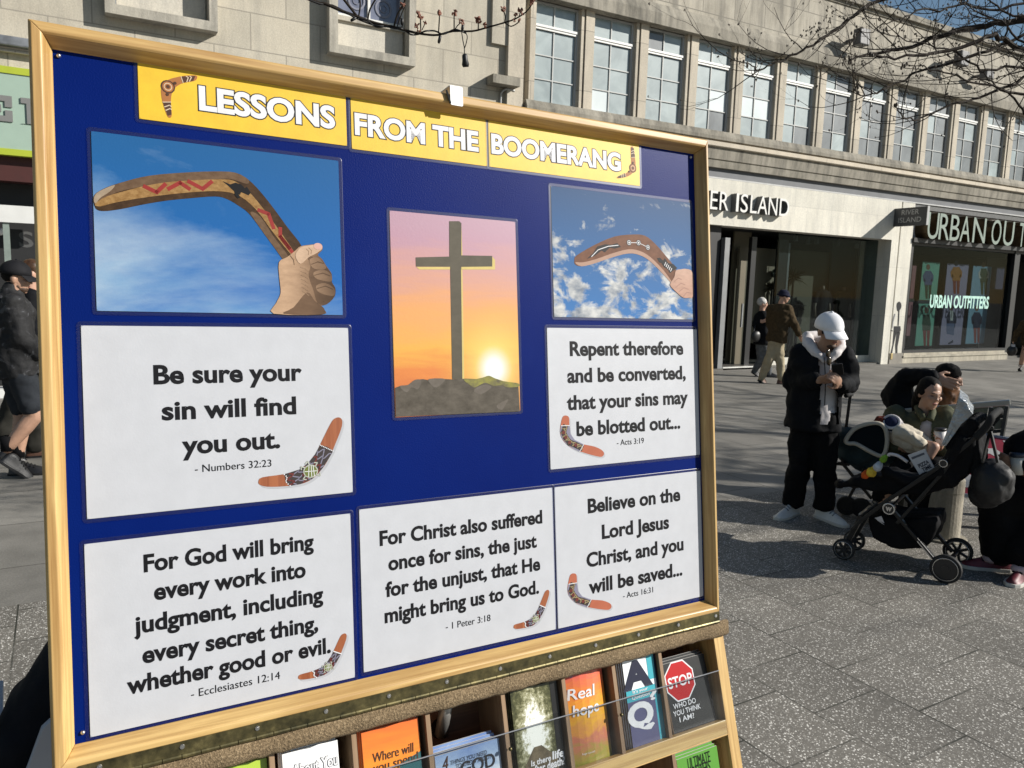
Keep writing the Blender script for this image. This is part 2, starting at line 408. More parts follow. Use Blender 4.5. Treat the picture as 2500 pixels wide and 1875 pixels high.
# top clip
clip = thing('clip', 'small white metal clip hooked over the top rail of the blue board', 'clip', BP(.66, .45, -.03))
c0 = BQ(r2(770, 590), -.03)
mb = MB(); mb.add([BP(c0[0] + u, w, y) for y in (-.0305, -.032) for u, w in ((-.013, c0[1] + .022), (.014, c0[1] + .022), (.014, c0[1] - .012), (.012, c0[1] - .0145), (-.011, c0[1] - .0145), (-.013, c0[1] - .012))], [(0, 1, 2, 3, 4, 5), (6, 7, 8, 9, 10, 11)] + [(i, (i + 1) % 6, 6 + (i + 1) % 6, 6 + i) for i in range(6)])
mb.bar(BP(c0[0], c0[1] + .0225, -.031), BP(c0[0], c0[1] + .0225, .026), .027, .002); mb.build('clip_plate', WHITEMET, clip, bevel=.0006)
MB().bar(BP(c0[0] - .02, c0[1] + .012, -.0305), BP(c0[0] - .012, c0[1] - .012, -.0305), .008, .003).build('clip_spring', mat('black_spring', (.03, .03, .03), .5), clip)

# ---------------------------------------------------------------- laminated sheets
def pouch(root, u0, u1, w0, w1, e=.0065, y=-.0005):
    """clear plastic margin round a laminated sheet, with a raised glossy lip"""
    mb = MB(); c = .006
    def ring(k, yy):
        a, b, p, q = u0 - k, u1 + k, w0 - k, w1 + k; out = []
        for cx, cw, s in ((b - c, q - c, 0), (a + c, q - c, 1), (a + c, p + c, 2), (b - c, p + c, 3)):
            for i in range(4):
                t = (s + i / 3) * pi / 2; out.append(BP(cx + c * cos(t), cw + c * sin(t), yy))
        return out
    mb.loft([ring(e, y), ring(e, y - .0010), ring(e - .001, y - .0014), ring(.0004, y - .0012), ring(.0004, y)], closed=True)
    mb.build('laminate', POUCH, root, smooth=False)
def sheet(name, label, cat, rect, m, art=None, group=None):
    u0, w1, wd, ht = rect; u1 = u0 + wd; w0 = w1 - ht
    M = MBD @ Matrix.Translation(((u0 + u1) / 2, 0, (w0 + w1) / 2))
    root = thing(name, label, cat, M=M, group=group); pouch(root, u0, u1, w0, w1)
    mb = MB(); mb.poly(f(u0, u1, w0, w1, -.0014)); mb.flat = True
    mb.add([BP(u, w, y) for y in (-.0014, -.0006) for u, w in ((u0, w0), (u1, w0), (u1, w1), (u0, w1))], [(i, (i + 1) % 4, 4 + (i + 1) % 4, 4 + i) for i in range(4)])
    mb.build('paper', m, root); return root
LAYER = -.0017
def flatart(root, name, items, y0=LAYER, fr=None, Q=None):
    """items: (material, list of polygons in (u,w)) drawn in order, each layer printed a hair above the last"""
    mb = MB(); mb.flat = True; mats = []
    for k, (m, polys) in enumerate(items):
        if m not in mats: mats.append(m)
        mb.mi = mats.index(m)
        for pl in polys: mb.poly([(fr or BP)(u, w, y0 - k * .00012) for u, w in pl])
    return mb.build(name, mats, root)
def line(pts, wd):
    """a thin printed stroke along (u,w) points"""
    out = []
    for (a, b), (c, d) in zip(pts[:-1], pts[1:]):
        L = math.hypot(c - a, d - b) or 1; x, y = -(d - b) / L * wd / 2, (c - a) / L * wd / 2; ex, ey = (c - a) / L * wd * .3, (d - b) / L * wd * .3
        out.append([(a + x - ex, b + y - ey), (a - x - ex, b - y - ey), (c - x + ex, d - y + ey), (c + x + ex, d + y + ey)])
    return out
def dot(c, r, n=14, sx=1): return [(c[0] + r * sx * cos(2 * pi * k / n), c[1] + r * sin(2 * pi * k / n)) for k in range(n)]
def textlines(root, lines, m=BLACKINK, bold=.030, name='lettering'):
    for s, pl, pr, cap, bd in lines:
        a, b = BQ(pl), BQ(pr); w = (a[1] + b[1]) / 2; mb = MB(); mb.flat = True
        letters(mb, s, lambda u, v, d: BP(u, v, LAYER - .0002), a[0], b[0], w, w, cap * (1.07 if bd else 1.02), bold if bd else 0.0)
        mb.build(name, m, root)

ORW = wood('print_orange_wood', (.22, .055, .017), (.34, .11, .04), 'w', .5, 0); 
PKW = ink('print_salmon_wood', (.46, .14, .08)); DKP = ink('print_dark_pattern', (.055, .045, .045)); LAV = ink('print_lavender', (.25, .24, .32)); OLV = ink('print_olive', (.16, .19, .05)); MAR = ink('print_maroon', (.16, .04, .035)); TAN = ink('print_tan_line', (.38, .30, .16)); SHW = ink('print_soft_shadow', (.47, .48, .51)); CRMW = ink('print_cream_white', (.50, .52, .45))
# --- boomerang with turtle (drawn on the first sheet, reused smaller on two others)
A_out = [(1550, 1410), (1575, 1388), (1700, 1370), (1800, 1340), (1850, 1300), (1890, 1250), (1930, 1170), (1980, 1070), (2005, 1037), (2035, 1030), (2052, 1050), (2045, 1100), (2010, 1190), (1975, 1270), (1930, 1340), (1870, 1400), (1800, 1430), (1700, 1443), (1600, 1445), (1556, 1432)]
A_mid = [(1704, 1370), (1800, 1340), (1850, 1300), (1890, 1250), (1920, 1195), (1960, 1205), (1998, 1230), (1975, 1270), (1930, 1340), (1870, 1400), (1800, 1430), (1735, 1441), (1712, 1410)]
def toB(pts, z): return [BQ(z(*p)) for p in pts]
Ao = catmull(toB(A_out, r4), 3, True); Am = toB(A_mid, r4)
turt = BQ(r4(1862, 1352))
def boomA(root, T):
    tr = lambda P: [T(p) for p in P]
    g = random.Random(3); wig = []; wl = []
    for j in range(9):                                       # flowing dot-painting lines across the dark band
        a = .06 + j * .105; row = []
        for i in range(9):
            s = i / 8; k = a * 11
            # between inner and outer edge
            inn = [(1712, 1372), (1800, 1341), (1850, 1302), (1890, 1252), (1920, 1197)]; ou = [(1735, 1440), (1800, 1430), (1870, 1400), (1930, 1340), (1997, 1231)]
            def at(L, t):
                t = min(max(t, 0), .999) * 4; i0 = int(t); q = t - i0
                return (L[i0][0] * (1 - q) + L[i0 + 1][0] * q, L[i0][1] * (1 - q) + L[i0 + 1][1] * q)
            t = a + .07 * sin(i * 1.3 + j * 2.1); p, q = at(inn, t), at(ou, t); row.append(BQ(r4(p[0] + (q[0] - p[0]) * (.04 + .92 * s), p[1] + (q[1] - p[1]) * (.04 + .92 * s))))
        (wig if j % 3 else wl).append(row)
    items = [(SHW, [[(u + .0035, w - .0035) for u, w in tr(Ao)]]), (ORW, [tr(Ao)]), (DKP, [tr(Am)])]
    items.append((LAV, [q for r in wig for q in line(tr(r), .0018)])); items.append((MAR, [q for r in wl for q in line(tr(r), .0026)]))
    dots = [BQ(r4(1704 + 8 * math.sin(i) + i * 4.2, 1372 + i * 9.5)) for i in range(8)] + [BQ(r4(1920 + i * 9.5, 1196 + i * 4.4)) for i in range(9)]
    items.append((WHITEINK, [dot(T(d), .0011, 8) for d in dots]))
    tc = T(turt); s = T((turt[0] + .01, turt[1]))[0] - tc[0]; s /= .0125
    items.append((CRMW, [dot(tc, .0146 * s, 20, 1.12)] + [q for ang in (40, 140, 215, 320, 95) for q in line([(tc[0] + .012 * s * cos(radians(ang)), tc[1] + .012 * s * sin(radians(ang))), (tc[0] + .024 * s * cos(radians(ang + 10)), tc[1] + .023 * s * sin(radians(ang + 10))), (tc[0] + .021 * s * cos(radians(ang + 26)), tc[1] + .020 * s * sin(radians(ang + 26)))], .0024 * s)]))
    items.append((OLV, [dot(tc, .0125 * s, 20, 1.12)])); items.append((WHITEINK, [q for d in (-.005, .002, .008) for q in line([(tc[0] + d * s, tc[1] - .012 * s), (tc[0] + d * s * .7, tc[1] + .012 * s)], .0014 * s)] + line([(tc[0] - .013 * s, tc[1]), (tc[0] + .013 * s, tc[1])], .0014 * s)))
    flatart(root, 'printed_boomerang', items)
B_out = [(1408, 1026), (1425, 1018), (1445, 1030), (1448, 1085), (1455, 1130), (1480, 1165), (1530, 1190), (1600, 1205), (1645, 1228), (1655, 1250), (1640, 1266), (1600, 1260), (1540, 1243), (1480, 1222), (1430, 1190), (1400, 1150), (1391, 1110), (1398, 1060)]
B_mid = [(1397, 1080), (1448, 1078), (1455, 1130), (1480, 1165), (1533, 1191), (1508, 1235), (1480, 1222), (1430, 1190), (1400, 1150), (1391, 1110)]
Bo = catmull(toB(B_out, r5), 3, True); Bm = toB(B_mid, r5); Bc = toB([(1422, 1085), (1412, 1120), (1425, 1150), (1448, 1180), (1485, 1195), (1520, 1212)], r5)
def boomB(root, T):
    tr = lambda P: [T(p) for p in P]; g = random.Random(5)
    sm = catmull(Bc, 4); L = [(u + .006 * sin(i * 1.1) + .0, w + .004 * cos(i * 1.1)) for i, (u, w) in enumerate(sm)]; L2 = [(u - .006 * sin(i * 1.1), w - .004 * cos(i * 1.1)) for i, (u, w) in enumerate(sm)]
    items = [(SHW, [[(u + .003, w - .003) for u, w in tr(Bo)]]), (PKW, [tr(Bo)]), (LAV, [tr(Bm)]), (DKP, [q for q in line(tr(Bc), .013)]), (TAN, line(tr(L), .0018) + line(tr(L2), .0018)), (MAR, [dot(T(p), .004, 10) for p in Bc[1:-1]]), (WHITEINK, line(tr([Bm[0], Bm[1]]), .0014) + line(tr([Bm[4], Bm[5]]), .0014))]
    flatart(root, 'printed_boomerang', items)
def shift(src, dst, s=1.0, sx=None):
    sx = sx or s
    return lambda p: (dst[0] + (p[0] - src[0]) * sx, dst[1] + (p[1] - src[1]) * s)
ident = lambda p: p
G5 = 'white verse sheets on the blue board'
S1 = sheet('verse_sheet', 'white laminated sheet reading Be sure your sin will find you out', 'sheet', (0, 0, .421, .297), PAPER, group=G5)
textlines(S1, [('Be sure your', r4(928, 828), r4(1805, 805), .0268, 1), ('sin will find', r4(978, 1045), r4(1772, 1005), .0268, 1), ('you out.', r4(1102, 1245), r4(1675, 1213), .0268, 1), ('- Numbers 32:23', r4(1170, 1358), r4(1628, 1325), .0118, 0)]); boomA(S1, ident)
S2 = sheet('verse_sheet', 'white laminated sheet reading For God will bring every work into judgment', 'sheet', (-.005, -.335, .42, .297), PAPER, group=G5)
textlines(S2, [('For God will bring', r7(868, 478), r7(1878, 344), .0245, 1), ('every work into', r7(930, 642), r7(1830, 515), .0245, 1), ('judgment, including', r7(812, 842), r7(1935, 665), .0245, 1), ('every secret thing,', r7(860, 1010), r7(1905, 845), .0245, 1), ('whether good or evil.', r7(770, 1210), r7(1980, 965), .0245, 1), ('- Ecclesiastes 12:14', r7(1147, 1232), r7(1680, 1125), .0125, 0)])
p0 = BQ(r4(1550, 1410)); q0 = BQ(r7(1788, 1110)); p1 = BQ(r4(2052, 1050)); q1 = BQ(r7(2078, 860)); kA = (q1[0] - q0[0]) / (p1[0] - p0[0]); kw = (q1[1] - q0[1]) / (p1[1] - p0[1]); boomA(S2, shift(p0, q0, kw, kA))
S3 = sheet('verse_sheet', 'white laminated sheet reading For Christ also suffered once for sins', 'sheet', (.432, -.33, .419, .297), PAPER, group=G5)
textlines(S3, [('For Christ also suffered', r8(315, 325), r8(1283, 185), .0242, 1), ('once for sins, the just', r8(367, 468), r8(1250, 335), .0242, 1), ('for the unjust, that He', r8(350, 630), r8(1270, 468), .0242, 1), ('might bring us to God.', r8(345, 787), r8(1263, 607), .0242, 1), ('- 1 Peter 3:18', r8(707, 828), r8(975, 775), .0125, 0)])
q0 = BQ(r8(1113, 808)); q1 = BQ(r8(1327, 598)); kA = (q1[0] - q0[0]) / (p1[0] - p0[0]); kw = (q1[1] - q0[1]) / (p1[1] - p0[1]); boomA(S3, shift(p0, q0, kw, kA))
S5 = sheet('verse_sheet', 'white laminated sheet reading Repent therefore and be converted', 'sheet', (.848, .004, .420, .296), PAPER, group=G5)
textlines(S5, [('Repent therefore', r5(1455, 660), r5(2128, 650), .0272, 1), ('and be converted,', r5(1440, 818), r5(2143, 800), .0272, 1), ('that your sins may', r5(1437, 978), r5(2155, 950), .0272, 1), ('be blotted out...', r5(1495, 1138), r5(2110, 1095), .0272, 1), ('- Acts 3:19', r5(1733, 1195), r5(1895, 1187), .0122, 0)]); boomB(S5, ident)
S4 = sheet('verse_sheet', 'white laminated sheet reading Believe on the Lord Jesus Christ', 'sheet', (.856, -.33, .412, .297), PAPER, group=G5)
textlines(S4, [('Believe on the', r8(1563, 130), r8(2110, 50), .0272, 1), ('Lord Jesus', r8(1647, 278), r8(2043, 222), .0272, 1), ('Christ, and you', r8(1555, 448), r8(2130, 352), .0272, 1), ('will be saved...', r8(1570, 605), r8(2123, 505), .0272, 1), ('- Acts 16:31', r8(1770, 640), r8(1950, 605), .0122, 0)])
b0 = BQ(r5(1392, 1110)); b1 = BQ(r5(1655, 1250)); q0 = BQ(r8(1437, 585)); q1 = BQ(r8(1700, 690)); boomB(S4, shift(b0, q0, (q1[1] - q0[1]) / (b1[1] - b0[1]), (q1[0] - q0[0]) / (b1[0] - b0[0])))

# --- yellow title strips
def title(label, rect, s, pl, pr, cap):
    T = sheet('title_strip', label, 'sign', rect, YEL, group='yellow title strips along the top of the board'); a, b = BQ(pl), BQ(pr); w = (a[1] + b[1]) / 2
    mb = MB(); mb.flat = True; letters(mb, s, lambda u, v, d: BP(u, v, LAYER), a[0], b[0], w, w, cap, .070); mb.build('letter_outline', GREYINK, T)
    mb = MB(); mb.flat = True; letters(mb, s, lambda u, v, d: BP(u, v, LAYER - .0003), a[0], b[0], w, w, cap, .038); mb.build('lettering', WHITEINK, T)
    return T
BRN = ink('print_brown', (.42, .17, .06)); DBR = ink('print_dark_brown', (.09, .045, .03)); CRM = ink('print_cream', (.72, .58, .42))
def boomT(root, z, out, e1, e2, circ, small):
    O = catmull(toB(out, z), 3, True); c = BQ(z(*circ)); e1 = toB(e1, z); e2 = toB(e2, z); k = small
    zz = lambda e: [q for t in (.35, .6) for q in line([(e[0][0] * (1 - t) + e[3][0] * t, e[0][1] * (1 - t) + e[3][1] * t), ((e[0][0] + e[1][0]) / 2 * (1 - t) + (e[2][0] + e[3][0]) / 2 * t + .003 * k, (e[0][1] + e[1][1]) / 2 * (1 - t) + (e[2][1] + e[3][1]) / 2 * t + .003 * k), (e[1][0] * (1 - t) + e[2][0] * t, e[1][1] * (1 - t) + e[2][1] * t)], .0014 * k)]
    flatart(root, 'printed_boomerang', [(BRN, [O]), (DBR, [e1, e2, dot(c, .0108 * k)]), (BRN, [dot(c, .0085 * k)]), (CRM, [dot(c, .0062 * k)] + zz(e1) + zz(e2) + line(e1[:2], .0012 * k) + line(e2[:2], .0012 * k)), (BRN, [dot(c, .005 * k)]), (DBR, [dot(c, .003 * k)] + [dot(((c[0] + (e[0][0] + e[1][0]) / 2) / 2, (c[1] + (e[0][1] + e[1][1]) / 2) / 2), .0024 * k) for e in (e1, e2)])])
T1 = title('yellow title strip reading LESSONS with a boomerang before the word', (.09, .42, .339, .091), 'LESSONS', r1(1203, 662), r1(2003, 765), .0365)
boomT(T1, r1, [(1175, 455), (1182, 470), (1165, 488), (1100, 500), (1060, 520), (1035, 550), (1025, 600), (1028, 650), (1030, 692), (1022, 708), (1005, 700), (985, 650), (970, 590), (966, 540), (980, 505), (1010, 480), (1060, 465), (1120, 455)], [(1085, 461), (1098, 499), (1160, 486), (1172, 458)], [(976, 615), (1025, 615), (1028, 690), (1006, 697)], (1007, 523), 1)
T2 = title('yellow title strip reading FROM THE in the middle of the heading', (.438, .417, .279, .092), 'FROM THE', r2(168, 806), r2(898, 905), .0362)
T3 = title('yellow title strip reading BOOMERANG with a boomerang after the word', (.721, .417, .386, .092), 'BOOMERANG', r2(986, 920), r2(1752, 1022), .0362)
boomT(T3, r2, [(1820, 880), (1830, 885), (1838, 930), (1845, 980), (1840, 1020), (1815, 1050), (1780, 1065), (1740, 1071), (1735, 1062), (1780, 1045), (1810, 1020), (1818, 985), (1817, 930), (1815, 890)], [(1817, 946), (1842, 944), (1834, 890), (1818, 886)], [(1780, 1040), (1786, 1062), (1742, 1070), (1738, 1060)], (1828, 1010), .95)

# --- photographs on the board
def sky_print(name, c_lo, c_hi, cl, dens, sc, stretch, rot=0, lift=(0, 0), lx=0):
    dim = lambda c: tuple(x * .8 for x in c); c_lo, c_hi, cl = dim(c_lo), dim(c_hi), (dim(cl[0]), dim(cl[1]))
    m, t, p = nmat(name); vec = coords(t, stretch, (0, rot, 0)); f = noise(t, vec, sc, 8, .62, .4)
    tc = coords(t); sp = t.nodes.new('ShaderNodeSeparateXYZ'); t.links.new(tc, sp.inputs[0])
    g = t.nodes.new('ShaderNodeMapRange'); g.inputs[1].default_value = -.14; g.inputs[2].default_value = .14; t.links.new(sp.outputs[2], g.inputs[0])
    base = mixc(t, g.outputs[0], c_lo, c_hi)
    l = t.nodes.new('ShaderNodeMath'); l.operation = 'MULTIPLY_ADD'; l.inputs[1].default_value = lift[0]; l.inputs[2].default_value = lift[1]; t.links.new(sp.outputs[2], l.inputs[0])
    lxn = t.nodes.new('ShaderNodeMath'); lxn.operation = 'MULTIPLY_ADD'; lxn.inputs[1].default_value = lx; t.links.new(sp.outputs[0], lxn.inputs[0]); t.links.new(f, lxn.inputs[2])
    l2 = t.nodes.new('ShaderNodeMath'); l2.operation = 'ADD'; t.links.new(lxn.outputs[0], l2.inputs[0]); t.links.new(l.outputs[0], l2.inputs[1])
    cm = ramp(t, l2.outputs[0], [(dens[0], (0, 0, 0)), (dens[1], (1, 1, 1))]); shade = ramp(t, noise(t, coords(t, stretch, (0, rot, 0), (.02, 0, .013)), sc * 1.6, 6, .6), [(.35, cl[1]), (.62, cl[0])])
    t.links.new(mixc(t, cm, base, shade), p.inputs['Base Color']); p.inputs['Roughness'].default_value = .5; p.inputs['Specular IOR Level'].default_value = .15; bump(t, p, noise(t, coords(t), 300, 2), .1, .001); return m
WSP = sky_print('printed_blue_sky', (.012, .135, .46), (.016, .115, .31), ((.36, .48, .62), (.20, .37, .58)), (.46, .86), 3.2, (.8, 1, 2.4), radians(-28), (-1.25, 0), -.75)
P1 = sheet('photo_print', 'photo print of a brown boomerang raised in a fist against plain blue sky', 'photo print', (.022, .300, .39, .277), WSP)
def shade_print(name, a, b, ax, lo, hi, sc=30):
    m, t, p = nmat(name); sp = t.nodes.new('ShaderNodeSeparateXYZ'); t.links.new(coords(t), sp.inputs[0]); g = t.nodes.new('ShaderNodeMapRange'); g.inputs[1].default_value = lo; g.inputs[2].default_value = hi; t.links.new(sp.outputs[ax], g.inputs[0])
    c = mixc(t, g.outputs[0], tuple(x * .8 for x in a), tuple(x * .8 for x in b)); n_ = ramp(t, noise(t, coords(t, (1, 1, 2.5)), sc, 6, .7), [(.3, (.78, .76, .74)), (.7, (1.1, 1.1, 1.1))]); t.links.new(mixc(t, 1.0, c, n_, 'MULTIPLY'), p.inputs['Base Color']); p.inputs['Roughness'].default_value = .5; p.inputs['Specular IOR Level'].default_value = .2; return m
def wood_print(name, a, b, sc=60):
    a, b = tuple(x * .8 for x in a), tuple(x * .8 for x in b)
    m, t, p = nmat(name); f = noise(t, coords(t, (1, 1, 1.5)), sc, 6, .7); t.links.new(ramp(t, f, [(.3, a), (.7, b)]), p.inputs['Base Color']); p.inputs['Roughness'].default_value = .5; p.inputs['Specular IOR Level'].default_value = .15; return m
K1 = wood_print('print_boomerang_edge', (.035, .018, .008), (.085, .046, .022)); K2 = wood_print('print_boomerang_face', (.22, .11, .032), (.44, .265, .105), 110); K3 = wood_print('print_boomerang_top', (.11, .062, .034), (.19, .12, .072)); K4 = wood_print('print_boomerang_tip', (.30, .225, .155), (.42, .33, .24))
RED = ink('print_red_paint', (.30, .035, .03)); SK1 = shade_print('print_hand_skin', (.56, .37, .235), (.17, .095, .052), 0, .095, .160); SK2 = shade_print('print_hand_fold', (.17, .10, .058), (.055, .03, .016), 0, .135, .185); SK3 = shade_print('print_hand_mid', (.33, .21, .13), (.11, .062, .034), 0, .140, .186); NAIL = ink('print_nail', (.62, .38, .32))
o = catmull(toB([(560, 1190), (578, 1160), (640, 1125), (750, 1090), (900, 1055), (1100, 1037), (1280, 1030), (1410, 1037), (1490, 1080), (1560, 1150), (1640, 1250), (1720, 1360), (1815, 1490), (1780, 1560), (1725, 1590), (1640, 1480), (1560, 1370), (1490, 1280), (1430, 1235), (1360, 1195), (1290, 1180), (1150, 1190), (1000, 1205), (850, 1230), (730, 1255), (620, 1268), (572, 1250)], r1), 3, True)
top = catmull(toB([(562, 1185), (600, 1145), (750, 1090), (900, 1055), (1100, 1037), (1280, 1030), (1410, 1037), (1490, 1080), (1480, 1105), (1400, 1080), (1330, 1075), (1050, 1090), (880, 1115), (700, 1155), (600, 1205)], r1), 3, True)
face = catmull(toB([(570, 1225), (640, 1180), (760, 1145), (880, 1115), (1050, 1090), (1330, 1077), (1420, 1095), (1490, 1150), (1560, 1230), (1650, 1350), (1768, 1520), (1755, 1540), (1640, 1400), (1540, 1265), (1440, 1180), (1330, 1150), (1150, 1155), (900, 1182), (700, 1215), (600, 1240)], r1), 3, True)
tip = catmull(toB([(562, 1200), (578, 1162), (640, 1128), (690, 1112), (660, 1150), (600, 1190), (575, 1225)], r1), 3, True)
right = catmull(toB([(1500, 1275), (1560, 1300), (1640, 1420), (1740, 1555), (1722, 1588), (1640, 1480), (1560, 1370)], r1), 3, True)
zig = [toB(q, r1) for q in ([(865, 1120), (940, 1155), (990, 1108)], [(1010, 1135), (1080, 1098), (1135, 1135)], [(1130, 1090), (1215, 1135), (1268, 1092)], [(1550, 1262), (1610, 1285), (1640, 1370)], [(1680, 1370), (1680, 1420), (1735, 1490)], [(1680, 1420), (1760, 1525)])]
roo = toB([(1333, 1088), (1380, 1108), (1410, 1098), (1445, 1108), (1470, 1132), (1480, 1122), (1490, 1138), (1503, 1158), (1490, 1174), (1460, 1160), (1445, 1155), (1438, 1172), (1428, 1160), (1440, 1188), (1424, 1192), (1408, 1172), (1404, 1150), (1370, 1118)], r1)
hand = catmull(toB([(1672, 100), (1720, 70), (1770, 30), (1800, 5), (1850, -4), (1885, -8), (1925, -10), (1932, 25), (1905, 55), (1930, 80), (1958, 125), (1988, 170), (1990, 220), (2010, 255), (2006, 305), (1975, 330), (1960, 352), (1925, 362), (1945, 385), (1930, 413), (1640, 408), (1655, 345), (1682, 285), (1675, 200)], r4), 3, True)
folds = catmull(toB([(1840, 60), (1890, 75), (1930, 90), (1958, 130), (1988, 175), (1990, 222), (2010, 258), (2005, 305), (1960, 350), (1905, 345), (1880, 270), (1850, 180), (1862, 120)], r4), 3, True)
lobes = [catmull(toB(q, r4), 3, True) for q in ([(1855, 85), (1895, 70), (1935, 100), (1955, 135), (1915, 145), (1870, 130)], [(1880, 160), (1940, 145), (1985, 175), (1985, 215), (1935, 210), (1890, 195)], [(1895, 240), (1950, 225), (2005, 260), (2000, 300), (1950, 295), (1905, 275)])]
thumb = catmull(toB([(1770, 60), (1800, 12), (1850, 0), (1920, -8), (1930, 20), (1890, 50), (1850, 70), (1800, 110)], r4), 3, True); nail = dot(BQ(r4(1905, 5)), .006, 12, 1.3)
shade = catmull(toB([(1840, 280), (1885, 330), (1930, 365), (1945, 385), (1930, 412), (1700, 409), (1760, 370)], r4), 3, True)
SK4 = shade_print('print_thumb_skin', (.60, .42, .29), (.34, .21, .13), 2, -.06, -.085); knuck = [q for P_ in ([(1868, 112), (1905, 98), (1940, 108)], [(1885, 178), (1935, 165), (1978, 182)], [(1900, 258), (1950, 243), (1995, 262)], [(1905, 345), (1940, 335), (1970, 318)]) for q in line(toB(P_, r4), .0016)]; tcr = [toB(P_, r4) for P_ in ([(1835, 20), (1850, 35), (1848, 55)], [(1850, 14), (1866, 30), (1864, 48)], [(1740, 60), (1760, 85), (1765, 115)])]
crease = [toB([(1800 + 2 * i, 130 + 24 * i), (1830, 140 + 24 * i), (1850, 155 + 24 * i)], r4) for i in range(7)]
flatart(P1, 'printed_picture', [(K1, [o]), (K3, [top, right]), (K4, [tip]), (K2, [face]), (RED, [q for z in zig for q in line(z, .0062)]), (BLACKINK, [roo]), (SK1, [hand]), (SK2, [folds, shade]), (SK3, lobes + [q for c in crease for q in line(c, .0011)]), (SK2, knuck), (SK4, [thumb]), (SK3, [q for c in tcr for q in line(c, .0010)]), (NAIL, [nail])])
CLD = sky_print('printed_cloudy_sky', (.05, .19, .47), (.030, .085, .20), ((.66, .66, .64), (.20, .235, .29)), (.47, .57), 19, (.75, 1, 1.15), 0, (-.95, -.045))
P3 = sheet('photo_print', 'photo print of a painted boomerang held against a cloudy sky', 'photo print', (.867, .301, .391, .274), CLD)
F1 = wood_print('print_boomerang_red', (.125, .05, .026), (.215, .095, .052), 40); F2 = ink('print_boomerang_rim', (.42, .26, .19)); PNK = shade_print('print_pale_hand', (.60, .40, .31), (.52, .30, .22), 2, .0, -.08, 20); PK2 = ink('print_pale_fold', (.36, .20, .155))
o = catmull(toB([(1478, 85), (1492, 58), (1600, -5), (1720, -55), (1830, -67), (1900, -60), (1960, -14), (2030, 66), (2090, 150), (2075, 230), (2050, 215), (2000, 160), (1930, 92), (1870, 57), (1800, 47), (1700, 72), (1600, 106), (1520, 124), (1482, 112)], r5), 3, True)
rim = catmull(toB([(1482, 100), (1530, 100), (1610, 80), (1700, 48), (1800, 22), (1870, 32), (1935, 70), (2010, 145), (2060, 215), (2050, 215), (2000, 160), (1930, 92), (1870, 57), (1800, 47), (1700, 72), (1600, 106), (1520, 124)], r5), 3, True)
kang = toB([(1552, 80), (1590, 45), (1615, 5), (1660, -8), (1700, -5), (1735, -15), (1757, 8), (1720, 18), (1690, 12), (1660, 40), (1640, 30), (1600, 60)], r5); croc = toB([(1972, 75), (1990, 72), (2010, 90), (2020, 75), (2040, 105), (2070, 110), (2095, 135), (2070, 150), (2050, 165), (2035, 140), (2015, 130), (2000, 105), (1985, 100)], r5)
rings = [BQ(r5(*p)) for p in ((1805, -18), (1862, -17), (1918, 10))]
hand = catmull(toB([(2050, 235), (2075, 190), (2085, 150), (2115, 142), (2150, 140), (2186, 165), (2188, 300), (2165, 312), (2130, 312), (2090, 280)], r5), 3, True)
knk = [toB(q, r5) for q in ([(2075, 215), (2100, 195), (2120, 205)], [(2085, 250), (2115, 225), (2140, 235)], [(2105, 275), (2135, 252), (2160, 262)], [(2130, 305), (2150, 280), (2175, 285)])]
flatart(P3, 'printed_picture', [(F1, [o]), (F2, [rim]), (BLACKINK, [kang, croc] + [dot(c, .0068) for c in rings]), (WHITEINK, [dot(c, .0054) for c in rings] + line(rings, .0012) + line(toB([(1580, 66), (1620, 25), (1680, 4), (1740, -2)], r5), .0016) + [q for i in range(5) for q in line(toB([(2025 + 9 * i, 100 + 9 * i), (2018 + 9 * i, 118 + 9 * i)], r5), .0018)]), (BLACKINK, [dot(c, .0042) for c in rings]), (WHITEINK, [dot(c, .0022) for c in rings]), (PNK, [hand]), (PK2, [q for k in knk for q in line(k, .0016)])])
def sunset():
    m, t, p = nmat('printed_sunset'); sp = t.nodes.new('ShaderNodeSeparateXYZ'); t.links.new(coords(t), sp.inputs[0])
    g = t.nodes.new('ShaderNodeMapRange'); g.inputs[1].default_value = -.19; g.inputs[2].default_value = .19; g.inputs[3].default_value = -.11; g.inputs[4].default_value = .89; t.links.new(sp.outputs[2], g.inputs[0])
    a = t.nodes.new('ShaderNodeMath'); a.operation = 'MULTIPLY_ADD'; a.inputs[1].default_value = .26; t.links.new(noise(t, coords(t, (.45, 1, 3.4)), 10, 6, .62, .5), a.inputs[0]); t.links.new(g.outputs[0], a.inputs[2])
    c = ramp(t, a.outputs[0], [(.10, (.60, .16, .035)), (.24, (.72, .22, .035)), (.34, (.80, .40, .05)), (.56, (.76, .34, .11)), (.70, (.62, .30, .22)), (.90, (.46, .25, .33)), (1, (.45, .26, .34))])
    tc = coords(t, (1, 0, .9), (0, 0, 0), (-.077, 0, .095)); ln = t.nodes.new('ShaderNodeVectorMath'); ln.operation = 'LENGTH'; t.links.new(tc, ln.inputs[0])
    gl = ramp(t, ln.outputs['Value'], [(.018, (1, 1, 1)), (.05, (.5, .5, .5)), (.13, (0, 0, 0))]); hot = ramp(t, ln.outputs['Value'], [(.018, (.80, .84, .82)), (.042, (.86, .72, .18)), (.11, (.82, .48, .05))])
    t.links.new(mixc(t, 1.0, mixc(t, gl, c, hot), (.8, .8, .8), 'MULTIPLY'), p.inputs['Base Color']); p.inputs['Roughness'].default_value = .45; bump(t, p, noise(t, coords(t), 300, 2), .1, .001); return m
P2 = sheet('photo_print', 'picture of a tall stone cross on a rocky hill at sunset', 'picture', (.507, .219, .271, .385), sunset())
